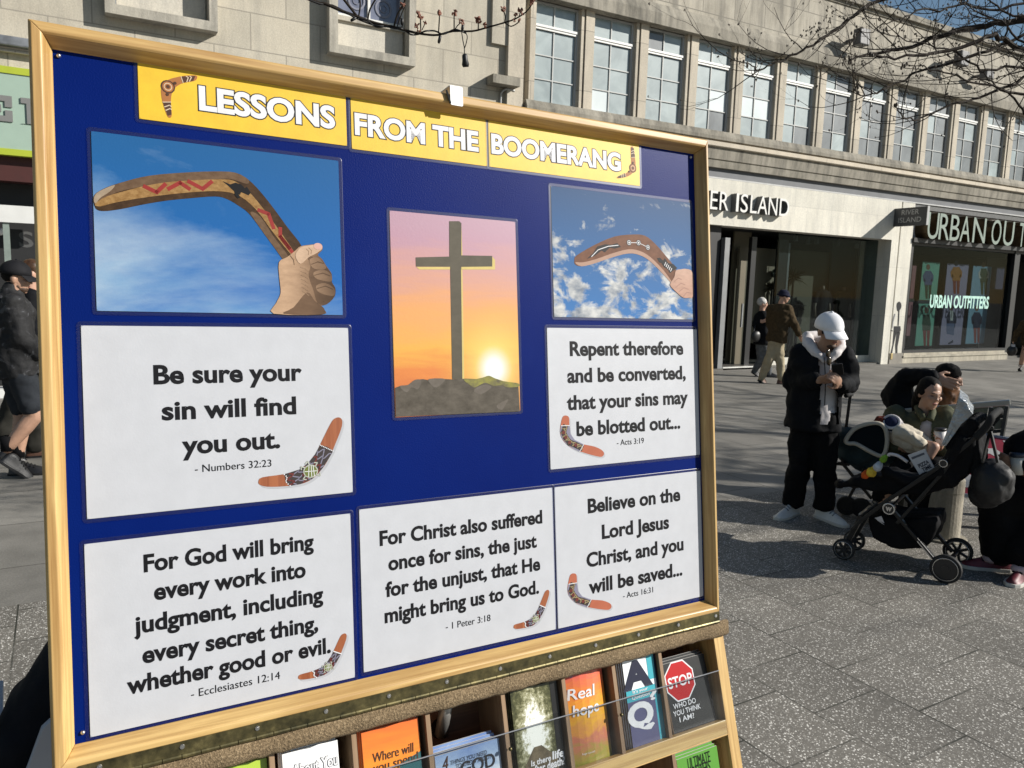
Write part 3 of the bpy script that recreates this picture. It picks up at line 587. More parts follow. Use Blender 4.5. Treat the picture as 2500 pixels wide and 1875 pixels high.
C1 = wood_print('print_cross_stone', (.10, .088, .065), (.135, .118, .088), 26); C2 = ink('print_cross_lit_edge', (.66, .52, .19)); G1 = wood_print('print_hill_dark', (.075, .064, .05), (.15, .13, .105), 38); G2 = wood_print('print_hill_lit', (.12, .105, .08), (.36, .34, .07), 30); G3 = wood_print('print_hill_grey', (.13, .11, .09), (.2, .175, .15), 24)
q2 = lambda P: toB(P, r2); q5 = lambda P: toB(P, r5)
cross = q2([(727, 1328), (787, 1328), (800, 1340), (800, 1533), (985, 1536), (985, 1600), (798, 1602)]) + q5([(805, 800), (745, 800), (733, 126)]) + q2([(528, 1600), (526, 1545), (728, 1540)])
lit = [q2([(787, 1330), (800, 1340), (806, 1534), (797, 1534)]), q2([(985, 1540), (1002, 1560), (1002, 1618), (985, 1600)]), q2([(800, 1600), (985, 1600), (1002, 1618), (800, 1618)]), q2([(530, 1602), (732, 1602), (732, 1618), (548, 1618)]), q5([(798, 140), (806, 140), (817, 800), (806, 800)])]
hill = q5([(403, 852), (430, 842), (480, 835), (520, 805), (570, 800), (600, 806), (640, 795), (740, 802), (830, 797), (890, 800), (930, 790), (965, 780), (1000, 795), (1050, 812), (1090, 818), (1141, 826), (1150, 993), (407, 1026)])
hl = [q5([(815, 802), (890, 800), (930, 790), (965, 780), (1000, 795), (1050, 812), (1090, 818), (1141, 826), (1142, 845), (1080, 850), (1040, 838), (990, 840), (940, 822), (880, 850), (850, 835)])]
hg = [q5(q) for q in ([(430, 842), (480, 835), (520, 805), (560, 808), (540, 860), (500, 850), (470, 880)], [(600, 806), (640, 796), (700, 800), (680, 830), (640, 850)], [(880, 860), (930, 835), (980, 848), (920, 890), (880, 880)], [(1010, 960), (1080, 920), (1060, 960), (1040, 985)])]
hg = [catmull(q, 4, True) for q in hg]; hl = [catmull(q, 3, True) for q in hl]
flatart(P2, 'printed_picture', [(C2, lit), (C1, [cross]), (G1, [hill]), (G3, hg), (G2, hl)])

# ---------------------------------------------------------------- booklets in the rack
n1, n2, n3 = zoom(640, 1600, 500 / 2212), zoom(1140, 1600, 500 / 2212), zoom(1560, 1420, 300 / 1094); n0 = zoom(400, 1650, 600 / 2212)
PAGES = mat('booklet_pages', (.72, .71, .68), .7, vary=.1, vs=120)
GB = 'booklets standing in the rack compartments'
def grad(name, stops, sc=8, amt=.25, lo=-.12, hi=.12, dist=1.0, stretch=(.6, 1, 1.6)):
    m, t, p = nmat(name); sp = t.nodes.new('ShaderNodeSeparateXYZ'); t.links.new(coords(t), sp.inputs[0])
    g = t.nodes.new('ShaderNodeMapRange'); g.inputs[1].default_value = lo; g.inputs[2].default_value = hi; t.links.new(sp.outputs[2], g.inputs[0])
    g.inputs[3].default_value = -amt / 2; g.inputs[4].default_value = 1 - amt / 2
    a = t.nodes.new('ShaderNodeMath'); a.operation = 'MULTIPLY_ADD'; a.inputs[1].default_value = amt; t.links.new(noise(t, coords(t, stretch), sc, 6, .6, dist), a.inputs[0]); t.links.new(g.outputs[0], a.inputs[2])
    t.links.new(ramp(t, a.outputs[0], stops), p.inputs['Base Color']); p.inputs['Roughness'].default_value = .32; return m
def booklet(label, rect, m, lean=.0, d=.012, thick=.004, copies=2, copy_label=None, bulge=0, pages=PAGES):
    u0, u1, w0, w1 = rect; uc, wc = (u0 + u1) / 2, (w0 + w1) / 2
    def fr(u, w, y):   # curved cover standing on the shelf
        x = (u - uc) / max(1e-6, (u1 - u0) / 2); return RP(u, w, d + y + bulge * (x * x) + lean * (w - w0))
    def make(off, label, first):
        M = MRK @ Matrix.Translation((uc, d + off[2], wc)); b = thing('booklet', label, 'booklet', M=M, group=GB)
        nn = 6; mb = MB(); vs = []
        for i in range(nn + 1):
            u = u0 + (u1 - u0) * i / nn
            for w, y in ((w0, 0), (w1, 0), (w1, thick), (w0, thick)): vs.append(fr(u + off[0], w + off[1], y + off[2]))
        cov = [(i * 4, i * 4 + 1, i * 4 + 5, i * 4 + 4) for i in range(nn)]
        mb.add(vs, cov); mb.mi = 1
        mb.add(vs, [(i * 4 + 1, i * 4 + 2, i * 4 + 6, i * 4 + 5) for i in range(nn)] + [(i * 4 + 2, i * 4 + 3, i * 4 + 7, i * 4 + 6) for i in range(nn)] + [(0, 1, 2, 3), (nn * 4, nn * 4 + 1, nn * 4 + 2, nn * 4 + 3)])
        mb.build('cover', [m, pages], b); return b
    b = make((0, 0, 0), label, True)
    for k in range(copies): make((-.0025 * (k + 1), .0045 * (k + 1), (thick + .0008) * (k + 1)), copy_label or label, False)
    return b, (lambda u, w, dd: fr(u, w, -.0003 + dd)), rect
def Rr(pts, d=.012): return [RQ(p, d) for p in pts]
def brect(tl, tr, wbot=None, d=.012):
    a, b = RQ(tl, d), RQ(tr, d); return (a[0], b[0], SH - .018 if wbot is None else wbot, (a[1] + b[1]) / 2)
def words(b, fr, items, name='cover_lettering'):
    for i, (m, s, pl, pr, cap, bold, sh) in enumerate(items):
        mb = MB(); mb.flat = True; a, c = RQ(pl, .012), RQ(pr, .012); w = (a[1] + c[1]) / 2
        letters(mb, s, lambda u, v, d: fr(u, v, -.0007 - .0001 * i), a[0], c[0], w, w, cap, bold, shear=sh); mb.build(name, m, b)
o1 = grad('cover_orange_sky', [(.25, (.80, .42, .06)), (.55, (.85, .50, .06)), (.7, (.80, .26, .03)), (1, (.70, .14, .03))], 14, .5, -.14, .10, .6, (.5, 1, 2.2))
b, fr, rc = booklet('orange sky booklet reading Where will you spend', brect(n1(1070, 850), n1(1680, 660)), o1, copy_label='orange booklet copy standing right behind the one reading Where will', pages=mat('orange_page_edges', (.62, .25, .16), .7))
words(b, fr, [(DBR, 'Where will', n1(1200, 1160), n1(1640, 1035), .016, .004, .1), (DBR, 'you spend', n1(1200, 1262), n1(1690, 1135), .0155, .004, .1)])
tl = mat('teal_band', (.03, .12, .13), .4); mb = MB(); mb.flat = True; u0, u1, w0, w1 = rc; w2 = RQ(n1(1400, 1195), .012)[1]; mb.poly([fr(u0 + .012, w0, -.0002), fr(u1, w0, -.0002), fr(u1, w2 + .012, -.0002), fr(u0 + .07, w2, -.0002)]); mb.build('cover_band', tl, b)
y0 = grad('cover_white_peach', [(.2, (.80, .52, .34)), (.45, (.80, .72, .64)), (.7, (.84, .84, .84))], 10, .6, -.2, .1)
b, fr, rc = booklet('white booklet with a peach glow and the word You', brect(n1(215, 1090), n1(810, 885)), y0, copy_label='white booklet copy tucked behind the one with the word You')
words(b, fr, [(GREYINK, 'About You', n1(330, 1290), n1(815, 1195), .018, .05, 0), (WHITEINK, 'About You', n1(330, 1290), n1(815, 1195), .018, .022, 0)])
g0 = grad('cover_green_pink', [(.3, (.55, .2, .2)), (.5, (.35, .33, .36)), (.62, (.30, .42, .05)), (.8, (.38, .52, .06))], 16, .9)
booklet('booklet with green leaves on a grey pink cover, leftmost in the rack', brect(n0(480, 845), n0(925, 745)), g0, copy_label='white edged copy behind the leafy booklet at the left')
c4 = grad('cover_blue_cloud', [(.25, (.50, .56, .62)), (.45, (.68, .72, .76)), (.6, (.30, .40, .55)), (.8, (.12, .2, .42)), (1, (.08, .13, .3))], 12, .55)
b, fr, rc = booklet('blue cloud booklet reading 4 things you need to know about', brect(n1(1865, 1110), n2(340, 880)), c4, copies=3, copy_label='copy with white page edges behind the booklet reading 4 things')
words(b, fr, [(DBR, '4', n1(1955, 1260), n1(2020, 1240), .026, 0, .25), (GREYINK, 'THINGS YOU NEED', n1(2035, 1185), n2(215, 1065), .0078, 0, .2), (GREYINK, 'TO KNOW ABOUT', n1(2095, 1225), n2(270, 1110), .0085, 0, .2), (GREYINK, 'GOD', n2(-60, 1270), n2(310, 1215), .024, .01, 0)])
def forest():
    m, t, p = nmat('cover_forest_light'); f = noise(t, coords(t), 75, 8, .75); sp = t.nodes.new('ShaderNodeSeparateXYZ'); t.links.new(coords(t), sp.inputs[0])
    tc = coords(t, (1.6, 0, .62), (0, 0, 0), (.012, 0, 0)); ln = t.nodes.new('ShaderNodeVectorMath'); ln.operation = 'LENGTH'; t.links.new(tc, ln.inputs[0])
    s = t.nodes.new('ShaderNodeMath'); s.operation = 'MULTIPLY_ADD'; s.inputs[1].default_value = -5.5; s.inputs[2].default_value = .40; t.links.new(ln.outputs['Value'], s.inputs[0])
    a = t.nodes.new('ShaderNodeMath'); a.operation = 'ADD'; t.links.new(s.outputs[0], a.inputs[0]); t.links.new(f, a.inputs[1])
    c = ramp(t, a.outputs[0], [(.36, (.025, .028, .012)), (.52, (.085, .085, .035)), (.64, (.34, .33, .20)), (.74, (.82, .82, .76))])
    t.links.new(c, p.inputs['Base Color']); p.inputs['Roughness'].default_value = .3; return m
BLKC = mat('cover_black', (.006, .006, .007), .35, vary=0)
rct = brect(n2(465, 410), n2(960, 255)); b, fr, rc = booklet('forest path booklet with black spine reading Is there life', rct, forest(), copy_label='copy with pale edges behind the forest path booklet', pages=BLKC)
u0, u1, w0, w1 = rc; us = RQ(n2(885, 270), .012)[0] ; mb = MB(); mb.flat = True; mb.poly([fr(us, w0, -.0002), fr(u1, w0, -.0002), fr(u1, w1, -.0002), fr(us, w1, -.0002)]); mb.build('spine_band', BLKC, b)
pth = mat('cover_path', (.11, .085, .05), .35, vary=.55, vs=45); mb = MB(); mb.flat = True; mb.poly([fr(*q, -.00018) for q in [(u0, w0), (us, w0), (us, w0 + .05), ((u0 + us) / 2 + .012, w0 + .082), ((u0 + us) / 2 - .006, w0 + .082), (u0 + .012, w0 + .045), (u0, w0 + .035)]]); mb.build('path_picture', pth, b)
words(b, fr, [(WHITEINK, 'Is there', n2(695, 1205), n2(905, 1125), .0105, .02, .1), (WHITEINK, 'life', n2(925, 1120), n2(1045, 1085), .0145, .028, .1), (WHITEINK, 'after death?', n2(700, 1275), n2(1060, 1180), .0145, .026, .1)])
rh = grad('cover_painted_sunset', [(.12, (.10, .17, .03)), (.3, (.30, .26, .04)), (.45, (.50, .16, .10)), (.62, (.70, .36, .03)), (.8, (.68, .20, .04)), (1, (.62, .10, .09)), (1.0, (.4, .16, .25))], 20, .4, -.16, .10, 2)
b, fr, rc = booklet('painted sunset booklet reading Real hope with curling edges', brect(n2(1068, 165), n2(1470, 60)), rh, bulge=.010, copies=1, copy_label='single copy behind the painted booklet reading Real hope')
words(b, fr, [(WHITEINK, 'Real', n2(1110, 490), n2(1390, 430), .022, .012, .12), (WHITEINK, 'hope', n2(1165, 680), n2(1430, 585), .022, .016, .12), (WHITEINK, 'Roger Carswell', n2(1255, 1080), n2(1380, 1045), .0035, 0, 0)])
WHC = mat('cover_white', (.78, .80, .82), .35, vary=.04); TEAL = mat('cover_teal', (.05, .35, .42), .35, vary=.05); NAVY = mat('cover_navy', (.010, .012, .035), .35, vary=0); PURP = mat('cover_slate', (.085, .085, .17), .35, vary=.06)
b, fr, rc = booklet('white and teal booklet with big letters A and Q', brect(n2(1668, 20), n2(2050, -75)), WHC, copies=4, copy_label='copy stacked behind the A and Q booklet', pages=mat('grey_page_edges', (.16, .15, .14), .7))
u0, u1, w0, w1 = rc; mb = MB(); mb.flat = True
def band(m, a, b_, c, d, k, name): q = MB(); q.flat = True; q.poly([fr(a, c, -k), fr(b_, c, -k), fr(b_, d, -k), fr(a, d, -k)]); q.build(name, m, b)
wa = RQ(n2(1720, 395), .012)[1]; wb = RQ(n2(1730, 520), .012)[1]; wd_ = u1 - u0
band(PURP, u0, u0 + wd_ * .76, w0, wb, .0002, 'slate_panel'); band(TEAL, u0, u0 + wd_ * .82, wb, wa, .0002, 'teal_panel'); band(TEAL, u0 + wd_ * .66, u0 + wd_ * .86, wa + .012, w1, .0002, 'teal_bar'); band(TEAL, u0 + wd_ * .76, u1, w0, wb + .012, .0002, 'teal_side'); band(NAVY, u0 + wd_ * .86, u1, wb, w1, .0002, 'dark_side')
words(b, fr, [(NAVY, 'A', n2(1720, 375), n2(1975, 300), .052, .055, 0), (WHITEINK, 'It\u2019s your', n2(1790, 415), n2(1950, 365), .0062, .02, 0), (WHITEINK, 'Question', n2(1780, 480), n2(1970, 425), .0066, .02, 0), (WHITEINK, 'Q', n2(1765, 790), n2(2010, 720), .046, .05, 0), (WHITEINK, '?', n2(1985, 480), n2(2045, 460), .02, .03, 0)])
b, fr, rc = booklet('black booklet with a red STOP octagon at the right end', brect(n3(235, 745), n3(610, 650)), BLKC, copies=2, copy_label='copy with white page edges behind the black STOP booklet', lean=.08)
oc = RQ(n3(390, 885), .012); R0 = .047; ok = lambda r: [fr(oc[0] + r * cos(pi / 8 + k * pi / 4), oc[1] + r * sin(pi / 8 + k * pi / 4), -.0003 - .0001 * (r < R0)) for k in range(8)]
SRED = ink('stop_red', (.50, .012, .016)); DRED = ink('stop_dark_red', (.33, .008, .012)); mb = MB(); mb.flat = True; mb.poly(ok(R0)); mb.mi = 1; mb.poly(ok(R0 * .93)); mb.build('stop_octagon', [WHITEINK, SRED], b)
words(b, fr, [(WHITEINK, 'STOP', n3(292, 962), n3(500, 900), .022, .02, 0), (WHITEINK, 'WHO DO', n3(322, 1140), n3(520, 1080), .0105, .012, 0), (WHITEINK, 'YOU THINK', n3(318, 1200), n3(560, 1135), .0105, .012, 0), (WHITEINK, 'I AM?', n3(370, 1250), n3(500, 1215), .0105, .012, 0)])
GRN = mat('cover_green', (.085, .27, .03), .35, vary=.05)
a, c = RQ(n3(335, 1595), .012), RQ(n3(690, 1455), .012); b, fr, rc = booklet('bright green booklet reading ULTIMATE on the lower shelf', (a[0], c[0], SH - .285, (a[1] + c[1]) / 2), GRN, copies=3, copy_label='copy with white page edges behind the green booklet')
words(b, fr, [(BLACKINK, 'ULTIMATE', n3(440, 1665), n3(640, 1612), .024, 0, 0), (BLACKINK, 'ANSWERS', n3(460, 1750), n3(640, 1690), .024, 0, 0)])

# dark coat on a pale chair behind the left end of the board
zc = zoom(0, 1400, 260 / 908); YC = 1.95
cp = lambda x, y, d=0: on_y(zc(x, y), YC + d)
CLOTH0 = mat('black_cloth', (.010, .011, .014), .85, vary=.25, vs=9, bs=60, bst=.3)
chair = thing('folding_chair', 'pale grey folding chair peeping out behind the lower left of the board', 'chair', V((.05, 2.0, 0)))
GREYP = mat('pale_plastic', (.42, .44, .47), .4, vary=.05)
c1 = cp(330, 1330); mb = MB()
q = [cp(215, 1700), cp(350, 1330), cp(430, 1255), cp(700, 1255), cp(720, 1900), cp(215, 1900)]
mb.add([p for p in q] + [p + V((0, .02, 0)) for p in q], [(0, 1, 2, 3, 4, 5), (11, 10, 9, 8, 7, 6)] + [(i, i + 6, (i + 1) % 6 + 6, (i + 1) % 6) for i in range(6)]); mb.build('backrest', GREYP, chair, bevel=.004)
sx = c1.x; zt_ = .47
mb = MB(); mb.bx(sx - .14, sx + .34, 1.92, 2.36, zt_ - .02, zt_); mb.build('seat', GREYP, chair, bevel=.008)
for dx in (-.11, .31):
    MB().bar(V((sx + dx, 1.94, .9)), V((sx + dx, 2.34, 0)), .022, .022).build('leg', GREYP, chair); MB().bar(V((sx + dx, 2.36, .6)), V((sx + dx, 1.9, 0)), .022, .022).build('leg', GREYP, chair)
coat = MB(); pts = [(60, 1690), (110, 1560), (180, 1400), (240, 1240), (290, 1090), (340, 960), (390, 850), (430, 760)]
pts = [(-60, 1480), (40, 1330), (150, 1180), (260, 1010), (360, 830), (450, 690), (520, 620)]
for i, (x, y) in enumerate(pts): coat.ell(cp(x + 95, y + 90, .14), (.062, .09, .075), n=14, m=10)
for i, (x, y) in enumerate([(60, 1600), (230, 1480), (380, 1300), (470, 1150), (480, 1000), (150, 1700), (0, 1650), (-80, 1560), (560, 900), (560, 1100), (330, 1150)]): coat.ell(cp(x, y, .16), (.075, .09, .085), n=14, m=10)
coat.tube([cp(40, 1620, .1), cp(160, 1450, .1), cp(300, 1320, .1), cp(420, 1120, .1)], [.05, .06, .055, .05], 12)
o = coat.build('coat', CLOTH0, None, fuse=.012, relax=5, puff=.02, puff_size=.09); tag(o, 'black coat slung over the pale chair at the lower left', 'coat')

# ================================================================ GROUND
def paver_near():
    m, t, p = nmat('exposed_aggregate_paving'); vec = coords(t)
    br = N(t, 'ShaderNodeTexBrick', Scale=1.0, **{'Mortar Size': .0045, 'Mortar Smooth': .25, 'Bias': 0.0, 'Brick Width': .39, 'Row Height': .405}); br.offset = .5
    mp = t.nodes.new('ShaderNodeMapping'); mp.inputs['Rotation'].default_value = (0, 0, radians(-91.2)); mp.inputs['Location'].default_value = (.06, .17, 0)
    t.links.new(vec, mp.inputs[0]); t.links.new(mp.outputs[0], br.inputs['Vector'])
    br.inputs['Color1'].default_value = (.82, .82, .82, 1); br.inputs['Color2'].default_value = (1.12, 1.12, 1.12, 1); br.inputs['Mortar'].default_value = (1, 1, 1, 1)
    vo = N(t, 'ShaderNodeTexVoronoi', Scale=122, Randomness=1.0); t.links.new(coords(t, (1, 1, 1)), vo.inputs['Vector']); vo.feature = 'F1'
    sp = t.nodes.new('ShaderNodeSeparateColor'); t.links.new(vo.outputs['Color'], sp.inputs[0])
    th = t.nodes.new('ShaderNodeMath'); th.operation = 'MULTIPLY_ADD'; th.inputs[1].default_value = .42; th.inputs[2].default_value = .18; t.links.new(sp.outputs[0], th.inputs[0])
    sub = t.nodes.new('ShaderNodeMath'); sub.operation = 'SUBTRACT'; t.links.new(th.outputs[0], sub.inputs[0]); t.links.new(vo.outputs['Distance'], sub.inputs[1])
    chip = ramp(t, sub.outputs[0], [(.0, (0, 0, 0)), (.10, (1, 1, 1))])
    pick = ramp(t, sp.outputs[1], [(.16, (0, 0, 0)), (.24, (1, 1, 1))], 'LINEAR'); cm = mixc(t, 1.0, chip, pick, 'MULTIPLY')
    chc = ramp(t, sp.outputs[2], [(0, (.26, .25, .225)), (.5, (.42, .40, .365)), (1, (.74, .72, .67))])
    base = ramp(t, noise(t, vec, 60, 5, .7), [(.3, (.11, .102, .088)), (.7, (.205, .192, .168))])
    c = mixc(t, cm, base, chc); c = mixc(t, 1.0, c, br.outputs['Color'], 'MULTIPLY')
    st = ramp(t, noise(t, coords(t), .9, 6, .6), [(.3, (.74, .73, .72)), (.65, (1.06, 1.05, 1.03))]); c = mixc(t, 1.0, c, st, 'MULTIPLY')
    gv = N(t, 'ShaderNodeTexVoronoi', Scale=2.6, Randomness=1.0); t.links.new(coords(t, (1, 1, 1), (0, 0, 0), (3.1, 1.7, 0)), gv.inputs['Vector']); gum = ramp(t, gv.outputs['Distance'], [(.035, (.55, .55, .55)), (.05, (0, 0, 0))]); c = mixc(t, gum, c, (.34, .32, .28))
    # worn joints: strong here and there
    jn = ramp(t, noise(t, coords(t), 1.6, 4), [(.35, (.35, .35, .35)), (.6, (1, 1, 1))]); j = mixc(t, 1.0, br.outputs['Fac'], jn, 'MULTIPLY')
    c = mixc(t, j, c, (.03, .03, .022)); t.links.new(c, p.inputs['Base Color'])
    p.inputs['Roughness'].default_value = .72; bump(t, p, mixc(t, br.outputs['Fac'], cm, (0, 0, 0)), .35, .003); return m
def paver_far():
    m, t, p = nmat('smooth_grey_slabs'); vec = coords(t)
    br = N(t, 'ShaderNodeTexBrick', Scale=1.0, **{'Mortar Size': .006, 'Mortar Smooth': .2, 'Brick Width': .9, 'Row Height': .6}); br.offset = .5
    mp = t.nodes.new('ShaderNodeMapping'); mp.inputs['Rotation'].default_value = (0, 0, radians(-90.3)); mp.inputs['Location'].default_value = (.3, .46, 0); t.links.new(vec, mp.inputs[0]); t.links.new(mp.outputs[0], br.inputs['Vector'])
    br.inputs['Color1'].default_value = (.82, .82, .82, 1); br.inputs['Color2'].default_value = (1.1, 1.1, 1.1, 1); br.inputs['Mortar'].default_value = (.5, .5, .5, 1)
    c = ramp(t, noise(t, vec, 2.2, 6, .65), [(.3, (.155, .147, .130)), (.7, (.25, .236, .21))]); c = mixc(t, 1.0, c, br.outputs['Color'], 'MULTIPLY')
    fine = ramp(t, noise(t, vec, 110, 3), [(.3, (.8, .8, .8)), (.7, (1.12, 1.12, 1.12))]); c = mixc(t, 1.0, c, fine, 'MULTIPLY')
    c = mixc(t, br.outputs['Fac'], c, (.075, .07, .06)); t.links.new(c, p.inputs['Base Color']); p.inputs['Roughness'].default_value = .7
    bump(t, p, noise(t, vec, 70, 3), .25, .004); return m
EDGE = 4.5
def sheet_xy(name, x0, x1, y0, y1, z, m):
    mb = MB(); mb.poly([(x0, y0, z), (x1, y0, z), (x1, y1, z), (x0, y1, z)]); return struct(mb.build(name, m))
sheet_xy('ground', -300, 300, -300, 300, -.02, mat('distant_ground', (.16, .15, .14), .9))
sheet_xy('pavement', -25, 45, -14, EDGE, 0, paver_near())
sheet_xy('street', -25, 60, EDGE, 13.4, .0, paver_far())

# ================================================================ STONE BUILDING
FY = 12.2
def stone(name, c1, c2, bw=.9, rh=.42, joint=.008, streak=.5, jcol=.55, loc=(0, 0, 0)):
    m, t, p = nmat(name); tc = coords(t)
    sw = t.nodes.new('ShaderNodeSeparateXYZ'); t.links.new(tc, sw.inputs[0]); cb = t.nodes.new('ShaderNodeCombineXYZ')
    ad = t.nodes.new('ShaderNodeMath'); ad.operation = 'ADD'; t.links.new(sw.outputs[0], ad.inputs[0]); t.links.new(sw.outputs[1], ad.inputs[1])
    t.links.new(ad.outputs[0], cb.inputs[0]); t.links.new(sw.outputs[2], cb.inputs[1])
    f = noise(t, tc, 1.3, 7, .65); c = ramp(t, f, [(.3, c1), (.7, c2)])
    sk = ramp(t, noise(t, coords(t, (3.2, 3.2, .45)), 1.5, 6, .7), [(.34, (1 - streak,) * 3), (.58, (1.05, 1.04, 1.02))]); c = mixc(t, 1.0, c, sk, 'MULTIPLY')
    fine = ramp(t, noise(t, tc, 45, 4, .7), [(.3, (.86, .86, .86)), (.7, (1.1, 1.1, 1.1))]); c = mixc(t, 1.0, c, fine, 'MULTIPLY')
    if joint:
        br = N(t, 'ShaderNodeTexBrick', Scale=1.0, **{'Mortar Size': joint, 'Mortar Smooth': .3, 'Brick Width': bw, 'Row Height': rh}); br.offset = .5
        mp = t.nodes.new('ShaderNodeMapping'); mp.inputs['Location'].default_value = loc; t.links.new(cb.outputs[0], mp.inputs[0]); t.links.new(mp.outputs[0], br.inputs['Vector'])
        br.inputs['Color1'].default_value = (.9, .9, .89, 1); br.inputs['Color2'].default_value = (1.07, 1.06, 1.04, 1)
        c = mixc(t, 1.0, c, br.outputs['Color'], 'MULTIPLY') if False else mixc(t, br.outputs['Fac'], mixc(t, .8, c, mixc(t, 1.0, c, br.outputs['Color'], 'MULTIPLY')), tuple(x * jcol for x in c1))
    t.links.new(c, p.inputs['Base Color']); p.inputs['Roughness'].default_value = .85; p.inputs['Specular IOR Level'].default_value = .25
    bump(t, p, noise(t, tc, 38, 4, .7), .3, .012); return m
ST_UP = stone('ashlar_upper', (.335, .31, .262), (.46, .43, .37), .85, .55, .010, .42, .62)
ST_LEFT = stone('ashlar_pale', (.42, .385, .32), (.50, .465, .39), 1.02, .52, .009, .14, .7, (.1, .21, 0))
ST_DIRT = stone('weathered_ledge', (.22, .205, .17), (.35, .325, .275), 2, .6, 0, .5)
ST_LITE = stone('sunlit_band', (.50, .45, .37), (.58, .52, .43), 1.9, .5, .006, .1)  # cornice band toned lighter, its stronger sunlight painted into the stone colour
ST_PIER = stone('window_pier_stone', (.44, .40, .335), (.54, .49, .41), 2, 1.05, .006, .16)
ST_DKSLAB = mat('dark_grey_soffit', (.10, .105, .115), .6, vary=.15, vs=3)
bld = thing('stone_building', 'long grey stone building with a band of tall windows above the shops', 'building', (18, FY + 4, 0))
XL, XR = 7.04, 60
# body: upper wall above the windows, spandrel under them
mb = MB(); mb.bx(XL, XR, FY, FY + .35, 6.66, 8.13); mb.build('upper_wall', ST_UP, bld)
mb = MB(); mb.bx(XL, XR, FY + .38, FY + 8, 0, 8.0); mb.build('rear_block', ST_UP, bld) if False else None
mb = MB(); mb.bx(XL, XR, FY - .10, FY + .40, 8.13, 8.26); mb.bx(XL, XR, FY - .03, FY, 8.06, 8.13); mb.build('parapet_coping', ST_DIRT, bld)
mb = MB(); mb.bx(XL, XR, FY + .4, FY + 9, 7.9, 8.1); mb.bx(XL, XR, FY + 8.9, FY + 9, 0, 7.9); mb.bx(XR - .1, XR, FY + .4, FY + 8.9, 0, 7.9); mb.build('roof', mat('roof_felt', (.12, .12, .12), .9), bld)
mb = MB(); rings = [[(x, FY - a, z) for a, z in ((0, 6.655), (.15, 6.655), (.15, 6.86), (.11, 6.98), (.06, 7.06), (0, 7.06))] for x in (XL - .06, XR)]; mb.loft(rings); mb.build('lintel_band', ST_DIRT, bld)
mb = MB(); rings = [[(x, FY - a, z) for a, z in ((0, 4.735), (.17, 4.735), (.17, 4.80), (.12, 4.915), (0, 4.93))] for x in (XL - .12, XR)]; mb.loft(rings); mb.build('sill_band', ST_DIRT, bld)
mb = MB(); rings = [[(x, FY - a, z) for a, z in ((0, 4.585), (.20, 4.585), (.22, 4.60), (.22, 4.672), (.15, 4.70), (.1, 4.705), (.1, 4.735), (0, 4.735))] for x in (XL - .12, XR)]; mb.loft(rings); mb.build('cornice_band', ST_LITE, bld)
mb = MB(); rings = [[(x, FY - a, z) for a, z in ((0, 4.20), (.10, 4.20), (.12, 4.33), (.105, 4.335), (.105, 4.355), (.13, 4.36), (.16, 4.585), (0, 4.585))] for x in (XL - .12, XR)]; mb.loft(rings); mb.build('frieze', ST_DIRT, bld)
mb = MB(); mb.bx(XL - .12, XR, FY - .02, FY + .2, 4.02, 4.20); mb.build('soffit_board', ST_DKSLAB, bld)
mb = MB(); mb.bx(XL - .12, XR, FY - .05, FY + .2, 3.99, 4.018); mb.build('trim_strip', mat('pale_trim', (.42, .42, .41), .5), bld)
# windows: one built, the rest copied
PITCH = 1.2535; WX0 = 7.13; NW = 22
FRW = mat('white_window_paint', (.66, .66, .63), .45, vary=.05, vs=12)
FRB = mat('dull_white_bar', (.42, .425, .41), .5, vary=.05, vs=12)
FRG = mat('grey_window_paint', (.34, .345, .34), .5, vary=.06)
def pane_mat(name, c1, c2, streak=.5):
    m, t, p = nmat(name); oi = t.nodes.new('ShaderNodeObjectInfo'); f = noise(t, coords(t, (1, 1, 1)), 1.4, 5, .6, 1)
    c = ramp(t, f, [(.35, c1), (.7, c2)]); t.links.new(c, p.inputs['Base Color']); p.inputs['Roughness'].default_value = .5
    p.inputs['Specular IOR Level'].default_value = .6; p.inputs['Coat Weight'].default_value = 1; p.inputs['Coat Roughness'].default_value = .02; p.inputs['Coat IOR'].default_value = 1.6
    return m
PANE_A = pane_mat('pane_with_pale_blind', (.15, .195, .20), (.30, .36, .36)); PANE_B = pane_mat('dark_pane', (.018, .026, .03), (.10, .115, .12)); PANE_C = pane_mat('pane_with_white_card', (.46, .52, .53), (.55, .6, .6))  # blotches in the dark panes paint soft cloud reflections into the base colour
GW = .93; GY = FY + .085; Z0, Z1 = 4.935, 6.64; TR = (6.17, 6.27)
